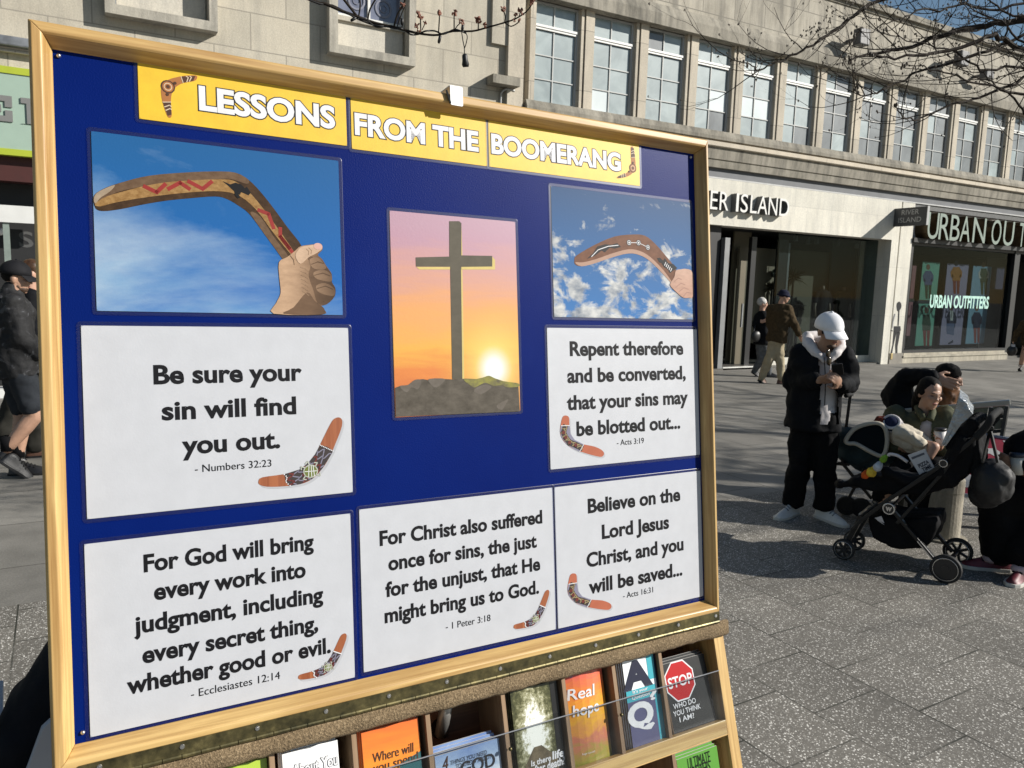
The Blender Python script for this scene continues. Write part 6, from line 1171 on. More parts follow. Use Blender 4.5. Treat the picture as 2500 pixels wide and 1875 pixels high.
m = MB(); m.ell(hd - f_ * .02 + u_ * .02, (.078, .092, .07), R_); m.build('hair', HAIRK, L1, smooth=True); cap(L1, hd + u_ * .006, fw, up, mat('black_cap_cloth', (.012, .012, .014), .75, vary=.2, vs=15), 1.15)
j = MB(); torso(j, hip, neck, side, [(-.08, .215), (.1, .215), (.5, .205), (.8, .22), (.93, .175), (1, .115), (1.08, .088)], .80, bow=S.vec(-.3, 0, 0) * .03); arm(j, shl, el, wl, (.092, .08, .06)); arm(j, shr, er, wr.lerp(er, .05), (.092, .08, .06)); j.limb([neck - V((0, 0, .03)), neck.lerp(hd, .30)], [.105, .080], 16); j.build('jacket', CAMO, L1, fuse=.013, relax=4, puff=.045, puff_size=.1)
t = MB(); t.limb([h1, h1.lerp(k1, .74)], [.112, .094], 16); t.limb([h2, h2.lerp(k2, .74)], [.112, .094], 16); t.ell(hip - V((0, 0, .02)), (.15, .14, .11)); t.build('shorts', mat('slate_shorts', (.022, .025, .03), .8, vary=.25, vs=10), L1, fuse=.014, relax=4, puff=.03, puff_size=.1)
for n_ in (n1_, n2_): m = MB(); m.tube([n_ + V((0, 0, .10)), n_ + V((0, 0, -.02))], [.052, .05], 12); m.build('sock', BLACKTR, L1, smooth=True)
shoe(L1, V((n1_.x, n1_.y, n1_.z - .01)), V((n1_.x, n1_.y, 0)) + S.vec(.6, -.1, 0), SHOEK, SHOEK, 1.12, tilt=.75); shoe(L1, V((n2_.x, n2_.y, .09)), V((n2_.x, n2_.y, 0)) + S.vec(.95, .25, 0), SHOEK, SHOEK, 1.15)
S = Spot((92, 1118), zl); L2 = thing('person', 'second man in dark clothes walking behind the bearded man, mostly hidden', 'person', S.G)
hd = S(205, 165); fw = S.vec(.96, .1, -.1); up = V((0, 0, 1)); neck, hip = S(175, 275), S(150, 720); side = S.vec(.35, .9, 0); shl, shr = S(170, 310, .14), S(180, 310, -.15); el, wl = S(230, 500, .15), S(290, 640, .1); er, wr = S(200, 500, -.17), S(280, 600, -.15); h1, h2 = S(150, 740, -.07), S(150, 740, .07); k1, k2 = S(90, 950, -.05), S(240, 960, .05); n1_, n2_ = S(30, 1130, -.05), S(205, 1200, .05)
b = MB(); head_mesh(b, hd, fw, up); b.limb([neck, hd], [.06, .055]); torso(b, hip, neck, side, T_BODY); arm(b, shl, el, wl); arm(b, shr, er, wr); leg(b, h1, k1, n1_); leg(b, h2, k2, n2_); hand_mesh(b, wr, S.vec(.4, 0, -1), S.vec(0, -1, 0), .5); b.build('body', SKIN, L2, fuse=.01, relax=3)
r_, f_, u_ = basis(fw, up); R_ = Matrix((r_, f_, u_)).transposed(); m = MB(); m.ell(hd + u_ * .045 - f_ * .02, (.084, .098, .08), R_); m.build('hair', HAIRB, L2, fuse=.01, puff=.02, puff_size=.04)
j = MB(); torso(j, hip, neck, side, [(-.06, .2), (.1, .2), (.5, .195), (.8, .21), (.92, .15), (1, .09)], .75); arm(j, shl, el, wl, (.085, .075, .056)); arm(j, shr, er, wr, (.085, .075, .056)); j.build('jacket', BLACKCL, L2, fuse=.018, puff=.04)
t = MB(); leg(t, h1, k1, n1_, (.11, .095, .08)); leg(t, h2, k2, n2_, (.11, .095, .08)); t.ell(hip, (.15, .13, .12)); t.build('trousers', mat('dark_olive_trousers', (.025, .024, .02), .85, vary=.2), L2, fuse=.018, puff=.04)
shoe(L2, V((n1_.x, n1_.y, .14)), V((n1_.x, n1_.y, 0)) + S.vec(.9, 0, 0), SHOEK, SHOEK, 1.1, tilt=.5); shoe(L2, V((n2_.x, n2_.y, .085)), V((n2_.x, n2_.y, 0)) + S.vec(.95, 0, 0), SHOEBR, SHOEK, 1.1)

# ---------------------------------------------------------------- seated woman with a baby
S = Spot((2250, 1272), zw); W3 = thing('person', 'dark haired woman in an olive bomber jacket sitting with a baby on her lap', 'person', S.G)
hd = S(1405, 600, -.03); fw = S.vec(.52, .84, -.12); up = S.vec(.10, .05, 1); neck, hip = S(1300, 930), S(1280, 1830, .12); side = S.vec(.98, -.12, 0); shl, shr = S(800, 1010, .03), S(1660, 1010, .05); el, wl = S(520, 1400, -.10), S(830, 1560, -.27); er, wr = S(1735, 1400, -.02), S(1600, 1600, -.22)
h1, h2 = S(1080, 1850, .05), S(1480, 1850, .05); k1, k2 = S(900, 1980, -.40), S(1500, 1980, -.40); n1_, n2_ = S(520, 2560, -.18), S(1230, 2780, -.30)
b = MB(); head_mesh(b, hd, fw, up, .98); b.limb([neck - V((0, 0, .05)), neck.lerp(hd, .6)], [.058, .052]); torso(b, hip, neck, side, [(t_, r * .92) for t_, r in T_BODY]); arm(b, shl, el, wl, (.05, .042, .028)); arm(b, shr, er, wr, (.05, .042, .028)); leg(b, h1, k1, n1_); leg(b, h2, k2, n2_); hand_mesh(b, wl, S.vec(.9, .1, -.15), S.vec(.2, -.6, .6), .55, .98, 1); hand_mesh(b, wr, S.vec(.0, .3, .9), S.vec(-.7, 0, 0), .9, .98, -1); bo = b.build('body', SKIN3, W3, fuse=.0065, relax=3); face_bits(W3, bo, hd, fw, up, .98, True)
r_, f_, u_ = basis(fw, up); R_ = Matrix((r_, f_, u_)).transposed(); m = MB(); m.ell(hd + u_ * .043 - f_ * .024, (.0795, .0935, .083), R_); m.ell(hd - u_ * .01 - f_ * .06, (.080, .058, .085), R_); m.limb([hd - u_ * .03 - f_ * .11, hd - u_ * .10 - f_ * .13, hd - u_ * .18 - f_ * .12], [.048, .045, .03]); [m.ell(hd + r_ * (k_ * .070) - f_ * .022 + u_ * .018, (.018, .05, .05), R_) for k_ in (-1, 1)]; m.build('hair', HAIRK, W3, fuse=.008, puff=.008, puff_size=.03)
j = MB(); torso(j, hip + V((0, 0, .02)), neck, side, [(-.02, .185), (.15, .19), (.5, .185), (.78, .20), (.9, .165), (.97, .10), (1.0, .085)], .68); arm(j, shl, el, wl.lerp(el, .12), (.088, .080, .058)); arm(j, shr, er, wr.lerp(er, .12), (.088, .080, .058)); jo = j.build('bomber_jacket', OLIVE, W3, fuse=.012, relax=4, puff=.035, puff_size=.09); cut(jo, [zw(1260, 880), zw(1420, 880), zw(1440, 1100), zw(1420, 1300), zw(1500, 1700), zw(1130, 1700), zw(1200, 1300), zw(1270, 1060)])
m = MB(); torso(m, hip + V((0, 0, .02)), neck, side, [(0, .155), (.3, .15), (.7, .165), (.86, .15), (.95, .085)], .68); m.build('tee', TEEW, W3, fuse=.012, puff=.015)
col_ = [S(1180, 840, .06), S(1210, 930, -.06), S(1270, 1010, -.10), S(1300, 1060, -.12)]; m = MB(); m.tube(catmull([tuple(q) for q in col_], 4), .026, 8); m.tube(catmull([tuple(q) for q in (S(1440, 860, .05), S(1450, 930, -.05), S(1425, 1010, -.10), S(1400, 1070, -.12))], 4), .026, 8); m.build('collar', OLIVE, W3, smooth=True)
t = MB(); leg(t, h1, k1, n1_ + V((0, 0, .06)), (.105, .085, .07)); leg(t, h2, k2, n2_ + V((0, 0, .06)), (.105, .085, .07)); t.ell(hip, (.17, .14, .11)); t.build('trousers', BLACKTR, W3, fuse=.014, puff=.03)
BEIGEB = mat('beige_boot', (.40, .33, .24), .7, vary=.1, vs=20); shoe(W3, V((n1_.x, n1_.y, n1_.z + .04)), V((n1_.x, n1_.y, 0)) + S.vec(-.5, .8, 0), BEIGEB, SOLEW, 1.0, tilt=.2); shoe(W3, V((n2_.x, n2_.y, .09)), V((n2_.x, n2_.y, 0)) + S.vec(-.2, .9, 0), BEIGEB, SOLEW, 1.0)
# the baby lying in her arm
BB = thing('person', 'baby in a striped bobble hat and cream jacket lying in the woman\u2019s arms', 'person', S(900, 1450, -.25)); bh = S(760, 1180, -.27); bf = S.vec(.75, .35, -.25); bu = S.vec(-.8, .1, .55)
CREAM = mat('cream_jacket_cloth', (.56, .50, .40), .85, vary=.12, vs=14, bs=50, bst=.4); b = MB(); head_mesh(b, bh, bf, bu, .62); b.limb([bh, S(900, 1330, -.27), S(1230, 1520, -.28)], [.045, .07, .06]); b.limb([S(900, 1310, -.33), S(1050, 1400, -.37), S(1180, 1500, -.37)], [.025, .022, .018]); b.limb([S(1230, 1520, -.28), S(1480, 1560, -.38), S(1400, 1720, -.40)], [.045, .038, .03]); b.build('body', SKIN, BB, fuse=.008)
m = MB(); m.limb([S(740, 1290, -.24), S(900, 1340, -.27), S(1120, 1470, -.28), S(1260, 1540, -.28)], [.07, .088, .09, .075], 16); m.limb([S(860, 1290, -.34), S(1050, 1360, -.38), S(1230, 1480, -.38)], [.05, .045, .04]); m.limb([S(1200, 1500, -.30), S(1310, 1580, -.34)], [.07, .05]); m.build('jacket', CREAM, BB, fuse=.01, puff=.03, puff_size=.06)
KN = mat('knit_navy', (.02, .025, .06), .9, vary=.3, vs=60); r_, f_, u_ = basis(bf, bu); R_ = Matrix((r_, f_, u_)).transposed()
m = MB(); m.ell(bh + u_ * .022 - f_ * .01, (.060, .068, .056), R_); ho = m.build('bobble_hat', KN, BB, smooth=True); m = MB()
m.tube([bh + u_ * .052 + (r_ * .050 * cos(q) + f_ * (.056 * sin(q)) - f_ * .01) for q in [i * pi / 10 for i in range(20)]], .012, 8, closed=True); m.build('hat_stripe', WHITECL, ho, smooth=True); m = MB(); m.tube([bh + u_ * .014 + (r_ * .060 * cos(q) + f_ * (.068 * sin(q)) - f_ * .01) for q in [i * pi / 10 for i in range(20)]], .008, 8, closed=True); m.build('hat_stripe', WHITECL, ho, smooth=True)
m = MB(); m.ell(S(525, 1105, -.27), .047, n=18, m=14); m.build('pompom', mat('rust_pompom', (.12, .028, .018), .95, vary=.4, vs=60), ho, fuse=.008, puff=.03, puff_size=.02)
q = S(1590, 1400, -.25); cu = thing('coffee_cup', 'white paper coffee cup with a black lid in the seated woman\u2019s hand', 'cup', q); m = MB(); m.tube([S(1590, 1530, -.25), S(1590, 1265, -.25)], [.030, .040], 18); m.build('cup', mat('paper_cup', (.62, .60, .58), .5, vary=.04), cu, smooth=True); m = MB(); m.tube([S(1590, 1262, -.25), S(1590, 1225, -.25), S(1590, 1215, -.25)], [.043, .042, .036], 18); m.build('lid', SHOEK, cu, smooth=True)

# ---------------------------------------------------------------- person shading their eyes behind her
S = Spot((0, 0), zw, Spot((2250, 1272), zw).G + Spot((2250, 1272), zw).n * .62); W4 = thing('person', 'long haired person in a black padded coat shading their eyes with one hand', 'person', S.G)
hd = S(1745, 350); fw = S.vec(.85, .30, -.1); up = V((0, 0, 1)); neck, hip = S(1500, 800), S(1350, 1700); side = S.vec(.9, -.3, 0); shl, shr = S(880, 780, .02), S(1750, 820, .05); el, wl = S(960, 300, -.03), S(1470, 315, -.16); er, wr = S(1800, 1200, 0), S(1600, 1500, -.1)
h1, h2 = S(1200, 1750), S(1500, 1750); k1, k2 = S(1150, 1900, -.3), S(1550, 1900, -.3); n1_, n2_ = S(1150, 2600, -.25), S(1550, 2600, -.25)
hd = S(1740, 340); neck = S(1660, 760)
b = MB(); head_mesh(b, hd, fw, up); b.limb([neck, hd], [.056, .052]); torso(b, hip, neck, side, T_BODY); arm(b, shl, el, wl, (.052, .045, .03)); arm(b, shr, er, wr); leg(b, h1, k1, n1_); leg(b, h2, k2, n2_); hand_mesh(b, wl, S.vec(1, .05, -.28), S.vec(.05, -1, -.1), .12, 1.15, 1, .3); b.build('body', SKIN3, W4, fuse=.0065, relax=2)
r_, f_, u_ = basis(fw, up); R_ = Matrix((r_, f_, u_)).transposed(); m = MB(); m.ell(hd + u_ * .05 - f_ * .015, (.088, .1, .082), R_); m.build('hair_top', HAIRK, W4, fuse=.008, puff=.012, puff_size=.03)
m = MB(); m.limb([hd - f_ * .02, S(1730, 600, .02), S(1700, 800, .02), S(1690, 1000, .02)], [.085, .095, .10, .09], 16); m.build('hair_lengths', mat('hair_copper', (.16, .062, .016), .5, vary=.55, vs=22), W4, fuse=.012, puff=.03, puff_size=.05)
j = MB(); torso(j, hip, S(1350, 760), side, [(0, .2), (.3, .21), (.7, .22), (.88, .2), (1.0, .11)], .75); j.limb([S(900, 760), S(800, 640, .02), S(960, 310, -.03), S(1430, 300, -.15)], [.125, .12, .082, .060], 16); arm(j, shr, er, wr, (.09, .085, .065)); j.build('padded_coat', BLACKCL, W4, fuse=.013, puff=.04, puff_size=.08)
t = MB(); leg(t, h1, k1, n1_, (.1, .08, .07)); leg(t, h2, k2, n2_, (.1, .08, .07)); t.build('trousers', BLACKTR, W4, fuse=.018)
for n_ in (n1_, n2_): shoe(W4, V((n_.x, n_.y, .085)), V((n_.x, n_.y, 0)) + S.vec(.1, .9, 0), SHOEK, SHOEK)

# ---------------------------------------------------------------- person at the right edge with a cup
z5 = zoom(2300, 950, 200 / 664); S = Spot((2430, 1388), z5); W5 = thing('person', 'seated person in wide black trousers and maroon trainers holding a paper cup', 'person', S.G)
hd = S(960, 120, .1); fw = S.vec(-.9, .2, -.1); up = V((0, 0, 1)); neck, hip = S(945, 300, .1), S(880, 820, .12); side = S.vec(.3, .9, 0); shl, shr = S(915, 360, -.1), S(930, 360, .28); el, wl = S(640, 500, -.12), S(690, 660, -.20); er, wr = S(880, 640, .3), S(720, 760, .1)
h1, h2 = S(820, 840, -.02), S(840, 830, .16); k1, k2 = S(455, 880, -.04), S(640, 850, .12); n1_, n2_ = S(480, 1345, -.02), S(665, 1380, -.10)
b = MB(); head_mesh(b, hd, fw, up); b.limb([neck, hd], [.056, .052]); torso(b, hip, neck, side, T_BODY); arm(b, shl, el, wl); arm(b, shr, er, wr); leg(b, h1, k1, n1_); leg(b, h2, k2, n2_); hand_mesh(b, wl + V((0, 0, .02)), S.vec(-.75, .1, .15), S.vec(.1, -.9, .1), .55, 1.05, -1); b.build('body', SKIN3, W5, fuse=.0075, relax=3)
m = MB(); m.ell(hd + V((0, 0, .03)), (.09, .095, .1)); m.build('hair', HAIRK, W5, fuse=.012)
j = MB(); torso(j, hip, neck, side, [(0, .19), (.3, .19), (.8, .2), (.93, .15), (1, .09)], .75); arm(j, shl, el, el.lerp(wl, .55), (.1, .1, .085)); arm(j, shr, er, wr, (.085, .075, .06)); j.build('coat', BLACKCL, W5, fuse=.014, puff=.035)
m = MB(); m.limb([el.lerp(wl, .5), wl.lerp(el, .05)], [.06, .045]); m.build('cuff', mat('rust_knit', (.16, .075, .04), .9, vary=.2, vs=50), W5, smooth=True)
t = MB(); leg(t, h1, k1, n1_ + V((0, 0, .05)), (.13, .125, .12)); leg(t, h2, k2, n2_ + V((0, 0, .05)), (.13, .125, .12)); t.ell(hip, (.17, .17, .12)); t.build('trousers', BLACKTR, W5, fuse=.014, puff=.04, puff_size=.1)
MAROON = mat('maroon_trainer', (.13, .02, .03), .5, vary=.5, vs=14); PINKW = mat('pale_pink_panel', (.5, .38, .38), .6)
for n_, dr in ((n1_, S.vec(-.9, .35, 0)), (n2_, S.vec(-.25, .95, 0))):
    o = shoe(W5, V((n_.x, n_.y, .085)), V((n_.x, n_.y, 0)) + dr, MAROON, SOLEW, 1.05); c_ = V((n_.x, n_.y, .075)) + dr * .055; m = MB(); m.ell(c_, (.062, .05, .034)); m.build('laced_tongue', PINKW, o, smooth=True)
q = S(610, 560, -.22); cu = thing('coffee_cup', 'paper coffee cup with a dark blue lid at the right edge', 'cup', q); m = MB(); m.tube([S(612, 690, -.22), S(612, 550, -.22)], [.030, .041], 18); m.build('cup', mat('cream_paper_cup', (.55, .53, .47), .5, vary=.05), cu, smooth=True); m = MB(); m.tube([S(612, 548, -.22), S(612, 520, -.22), S(612, 512, -.22)], [.044, .044, .038], 18); m.build('lid', mat('blue_lid', (.02, .03, .05), .35), cu, smooth=True)

# ================================================================ STROLLERS AND STREET FURNITURE
STBLK = mat('stroller_black_fabric', (.0045, .0045, .0055), .75, vary=.35, vs=10, bs=60, bst=.4); STFR = mat('stroller_black_frame', (.012, .012, .013), .35, .3, 0); RUB = mat('tyre_rubber', (.012, .012, .012), .7, vary=.2); CHROME = mat('silver_trim', (.62, .62, .62), .25, .9, 0); RIMK = mat('wheel_rim_black', (.02, .02, .021), .3, vary=0)
SILV = mat('silver_sunshade', (.34, .36, .375), .26, .4, .25, 14, 16, .9, bd=.03); FOAM = mat('foam_grip', (.02, .02, .02), .8)
NR, NF = on_ground(zs(905, 1608)), on_ground(zs(172, 1438)); FR, FF = on_ground(zs(935, 1455)), on_ground(zs(228, 1352))
dirF = (NF - NR).normalized(); sideS = V((-dirF.y, dirF.x, 0))
if sideS.dot(NR - CAM) < 0: sideS = -sideS
WID = .40
st = thing('stroller', 'folding black stroller with silver sunshade and reclined seat, parked before the seated woman', 'stroller', (NR + NF) / 2 + sideS * WID / 2)
def sn(x, y, k=0.0): return on_plane(zs(x, y), NR + sideS * (k * WID), sideS)      # k 0 near frame, 1 far frame
def wheel(c, r, name='wheel', spokes=False):
    m = MB(); m.disc_ring(c, sideS, r * .80, r, .034, 30); w = m.build(name, RUB, st, smooth=True)
    m = MB(); m.disc_ring(c, sideS, r * .70, r * .80, .020, 30); m.tube([c - sideS * .018, c + sideS * .018], r * .26, 16)
    for i in range(7): a = 2 * pi * i / 7; v = dirF * cos(a) + V((0, 0, sin(a))); m.bar(c + v * r * .2, c + v * r * .74, .016, .012, up=sideS)
    m.build('rim', RIMK, w)
    m = MB(); m.disc_ring(c - sideS * .0185, sideS, r * .76, r * .80, .002, 34); m.build('rim_line', CHROME, w)
    if not spokes: m = MB(); m.tube([c - sideS * .012, c - sideS * .014], r * .70, 26); m.build('hub_cover', RIMK, w)
RR, RF_ = .087, .068
wn_, wf_ = V((NR.x, NR.y, RR)), V((NR.x, NR.y, RR)) + sideS * WID * 1.05; fn, ff = V((NF.x, NF.y, RF_)), V((NF.x, NF.y, RF_)) + sideS * WID * .62
wheel(wn_, RR); wheel(wf_, RR, spokes=True); wheel(fn, RF_, spokes=True); wheel(ff, RF_, spokes=True)
def both(name, pts, w, m, k0=0.03, k1=.97, h=None):
    for k in (k0, k1):
        P = [sn(x, y, 0) + sideS * (k * WID) for x, y in pts]; q = MB()
        for a, b in zip(P[:-1], P[1:]): q.bar(a, b, w, h or w, up=sideS)
        q.build(name, m, st, bevel=.003)
both('front_tube', [(230, 1230), (300, 1160), (500, 1010), (905, 745), (1130, 560)], .022, STFR, h=.030)
both('seat_tube', [(560, 1180), (905, 800), (1060, 560)], .018, STFR, h=.026)
both('rear_leg', [(510, 1065), (720, 1310), (880, 1500)], .020, STFR, h=.034)
m = MB(); m.bar(sn(712, 1305, 0) - sideS * .012, sn(830, 1448, 0) - sideS * .012, .004, .004); m.build('silver_edge', CHROME, st)
both('fork', [(300, 1130), (190, 1330)], .03, STFR, .06, .6)
for a, b in ((wn_, wf_), (sn(510, 1065), sn(510, 1065) + sideS * WID), (sn(300, 1130), sn(300, 1130) + sideS * WID)): MB().tube([a, b], .010, 8).build('axle', STFR, st)
hb_ = [(1130, 560), (1200, 490), (1238, 432)]; hp = [sn(*p) for p in hb_]; m = MB(); path = [hp[0], hp[1], hp[2], hp[2] + sideS * .05 + V((0, 0, .015)), hp[2] + sideS * (WID - .05) + V((0, 0, .015)), hp[2] + sideS * WID, hp[1] + sideS * WID, hp[0] + sideS * WID]
m.tube(catmull([tuple(p) for p in path], 5), .021, 12); m.build('handle', FOAM, st, smooth=True)
for p, r, nm in (((510, 1067), .037, 'hub_badge'), ((903, 740), .024, 'pivot_badge')):
    c = sn(*p) - sideS * .02; m = MB(); m.tube([c + sideS * .02, c - sideS * .006], r, 24); o = m.build(nm, RIMK, st); m = MB(); m.disc_ring(c - sideS * .0075, sideS, r * .78, r * .98, .003, 30); m.build('badge_ring', CHROME, o)
c = sn(510, 1067) - sideS * .028; m = MB(); m.flat = True; letters(m, 'w', lambda u, w, d: c - dirF * u + V((0, 0, w)), -.016, .016, -.012, -.012, .034, .04); m.build('badge_letter', CHROME, st)
# reclined seat, side wings, backrest
seat = MB(); rect_ = [(150, 900), (250, 850), (400, 830), (560, 860), (700, 905), (840, 840), (960, 660), (1080, 520), (1130, 540), (1120, 700), (1080, 820), (960, 930), (760, 975), (540, 975), (330, 940)]
seat.prism(rect_, lambda x, y, d: sn(x, y, .08) + sideS * (d * WID * .84), 1.0); seat.limb([sn(150, 895, .15), sn(150, 895, .85)], [.03, .03]); seat.limb([sn(260, 880, .1), sn(260, 880, .9)], [.035, .035])
for k in (.08, .92): seat.limb([sn(480, 800, k), sn(650, 880, k), sn(860, 830, k), sn(1040, 580, k)], [.03, .03, .035, .042])
seat.build('seat', STBLK, st, fuse=.013, relax=4, puff=.03, puff_size=.07)
bk = MB(); bk.prism([(345, 1140), (440, 1105), (620, 1150), (850, 1135), (858, 1200), (810, 1320), (740, 1368), (530, 1362), (385, 1285)], lambda x, y, d: sn(x, y, .10) + sideS * (d * WID * .8), 1.0); bk.build('basket', STBLK, st, fuse=.014, relax=4, puff=.025, puff_size=.08)
m = MB(); m.prism([(425, 1150), (455, 1175), (470, 1190), (425, 1160), (400, 1135)], lambda x, y, d: sn(x, y, .02) + sideS * (d * .004), 1); m.poly([sn(x, y, .015) for x, y in ((400, 1140), (450, 1125), (472, 1178))]); m.build('basket_paper', WHITECL, st)
drape = MB(); drape.prism([(1085, 560), (1150, 545), (1175, 700), (1165, 900), (1120, 900), (1085, 800)], lambda x, y, d: sn(x, y, .1) + sideS * (d * WID * .75), 1.0); drape.build('rear_drape', STBLK, st, fuse=.014, puff=.03, puff_size=.06)
# folded sunshade: fan of creased panels
can = MB(); ribs = [[(885, 610), (960, 430), (1012, 292)], [(893, 610), (985, 440), (1050, 335)], [(897, 612), (1000, 450), (1078, 372)], [(900, 615), (1010, 470), (1092, 410)]]
g = 8; rows = []
for i, rb in enumerate(ribs):
    row = []
    for j in range(g + 1):
        k = j / g; bulge = .10 * sin(pi * k) ; x = [p[0] for p in rb]; base = [sn(px, py, .02 + .96 * k) for px, py in rb]
        row.append([b_ + V((0, 0, .02 + (.05 if n_ == 2 else .02) * sin(pi * k))) * (n_ / 2) - dirF * (.012 * (i % 2)) for n_, b_ in enumerate(base)])
    rows.append(row)
for i in range(len(rows) - 1):
    for j in range(g):
        for n_ in range(2): can.poly([rows[i][j][n_], rows[i][j + 1][n_], rows[i][j + 1][n_ + 1], rows[i][j][n_ + 1]])
    can.poly([rows[i][0][0], rows[i + 1][0][0], rows[i + 1][0][1], rows[i][0][1]]); can.poly([rows[i][0][1], rows[i + 1][0][1], rows[i + 1][0][2], rows[i][0][2]])
for j in range(g): can.poly([rows[0][j][2], rows[0][j + 1][2], rows[1][j + 1][2], rows[1][j][2]]); can.poly([rows[1][j][2], rows[1][j + 1][2], rows[2][j + 1][2], rows[2][j][2]]); can.poly([rows[2][j][2], rows[2][j + 1][2], rows[3][j + 1][2], rows[3][j][2]])
can.build('sunshade', SILV, st)
dk = MB(); dk.prism([(905, 625), (1010, 480), (1095, 415), (1145, 440), (1150, 500), (1060, 600), (960, 690)], lambda x, y, d: sn(x, y, .04) + sideS * (d * WID * .92), 1.0); dk.build('folded_hood', STBLK, st, fuse=.012, puff=.035, puff_size=.03)
m = MB(); m.tube(catmull([tuple(sn(x, y, .25)) for x, y in ((500, 690), (515, 678), (570, 690), (640, 735))], 5), .010, 8); m.build('seat_piping', WHITECL, st, smooth=True)
# things in the stroller
o0 = thing('book', 'white pizza book standing in the black stroller seat', 'book', sn(735, 760, .2)); K = .18
q = [sn(640, 685, K), sn(765, 640, K), sn(832, 775, K), sn(730, 835, K)]; tk = sideS * .012; m = MB()
m.add(q + [p + tk for p in q], [(3, 2, 1, 0), (4, 5, 6, 7)] + [(i, (i + 1) % 4, 4 + (i + 1) % 4, 4 + i) for i in range(4)]); m.build('book_block', mat('book_cover_pale', (.50, .51, .54), .35, vary=.05), o0)
def bq(u, w, d=0): a = q[0].lerp(q[1], u); b = q[3].lerp(q[2], u); return b.lerp(a, w) - sideS * (.002 + d)
m = MB(); m.flat = True; letters(m, 'PIZZA', lambda u, w, d: bq(u, w), .22, .86, .30, .30, .17, .03); letters(m, 'TIME', lambda u, w, d: bq(u, w), .30, .88, .07, .07, .17, .03); m.build('cover_lettering', ink('book_navy', (.02, .025, .045)), o0)
m = MB(); m.flat = True; m.poly([bq(.10, .86), bq(.86, .86), bq(.86, .76), bq(.10, .76)]); m.build('cover_band', ink('book_slate', (.12, .13, .16)), o0)
ty = thing('soft_toy', 'orange, yellow and green plush toy hanging on the stroller seat edge', 'toy', sn(400, 790, .05))
for nm, col, (x, y), r in (('orange_tail', (.55, .10, .02), (338, 825), .026), ('yellow_body', (.62, .42, .05), (385, 805), .032), ('pale_body', (.42, .46, .50), (430, 765), .030), ('green_head', (.16, .30, .03), (470, 712), .024)):
    m = MB(); c = sn(x, y, .02) - sideS * .02; m.ell(c, (r * 1.2, r * .8, r)); m.ell(c + V((.015, 0, .016)), r * .7); m.build(nm, mat('plush_' + nm, col, .9, vary=.3, vs=40), ty, fuse=.007, puff=.012, puff_size=.02)
bg_ = thing('drawstring_bag', 'bulging black bag hanging from the stroller handle', 'bag', sn(1245, 880, .0)); bc = -.02
m = MB(); m.ell(sn(1250, 880, .2), (.125, .11, .135), n=18, m=14); m.ell(sn(1200, 950, .3), (.10, .09, .10)); m.ell(sn(1310, 860, .15), (.075, .08, .09)); m.ell(sn(1240, 745, .2), (.07, .05, .03)); m.build('bag_body', mat('black_nylon', (.006, .006, .007), .62, vary=.2, vs=12, bs=25, bst=.5), bg_, fuse=.011, relax=5, puff=.03, puff_size=.08)
for x1 in (1183, 1292): MB().bar(sn(1236, 500, .12), sn(x1, 740, .05), .010, .016).build('strap', STFR, bg_)
MB().disc_ring(sn(1236, 492, .12), sideS, .012, .02, .01, 14).build('hook', STFR, bg_)
# second stroller, teal, behind
G2 = on_ground(zs(250, 1150)); S2_ = Spot((0, 0), zs, G2); TEALF = mat('teal_pram_fabric', (.010, .035, .045), .7, vary=.3, vs=10, bs=60, bst=.3); CREMF = mat('cream_rim', (.48, .43, .34), .6, vary=.05)
p2 = thing('pram', 'teal pram with a cream rimmed opening standing between the man and the woman', 'stroller', G2)
m = MB()
for (x, y, d, r) in ((210, 560, .1, .09), (300, 600, .15, .12), (380, 640, .2, .12), (250, 660, .15, .11), (340, 720, .2, .10), (430, 690, .25, .08)): m.ell(S2_(x, y, d), (r, .16, r))
m.build('carrycot', TEALF, p2, fuse=.014, relax=5)
rim = catmull([tuple(S2_(x, y, -.09)) for x, y in ((192, 578), (250, 500), (340, 462), (430, 455), (480, 500), (490, 600), (460, 688), (380, 665), (270, 605), (215, 600))], 4, True); m = MB(); m.tube(rim, .016, 8, closed=True); m.build('cot_rim', CREMF, p2, smooth=True)
m = MB(); m.flat = True; m.poly([V(q) + S2_.n * .012 for q in rim]); m.build('cot_opening', mat('pram_inside', (.006, .010, .012), .9), p2)
for a, b in (((225, 250), (190, 520)), ((190, 520), (165, 760)), ((165, 740), (380, 1000)), ((330, 780), (200, 1020))): MB().bar(S2_(*a, .1), S2_(*b, .1), .022).build('frame_tube', STFR, p2)
MB().tube([S2_(195, 255, .0), S2_(232, 245, .25)], .018, 10).build('handle', FOAM, p2, smooth=True); MB().bar(S2_(130, 745, .1), S2_(220, 750, .1), .05, .02).build('brake_bar', STFR, p2)
for x, y in ((300, 1095), (200, 1030)):
    c = S2_(x, y, .1); c.z = .075; m = MB(); m.disc_ring(c, S2_.n, .05, .075, .035, 24); m.tube([c - S2_.n * .012, c + S2_.n * .012], .05, 16); m.build('wheel', RUB, p2)
# bollard
gB = on_ground(zs(890, 1283)); bo_ = thing('bollard', 'short round stone bollard with a flat base behind the stroller', 'bollard', gB); CONC = stone('bollard_stone', (.26, .235, .19), (.36, .33, .27), 3, 3, 0, .35)
m = MB(); m.tube([gB + V((0, 0, z)) for z in (0, .015, .018, .34, .35, .44, .45)], [.155, .155, .108, .106, .108, .106, .09], 28); m.build('post', CONC, bo_, smooth=False, bevel=.004)
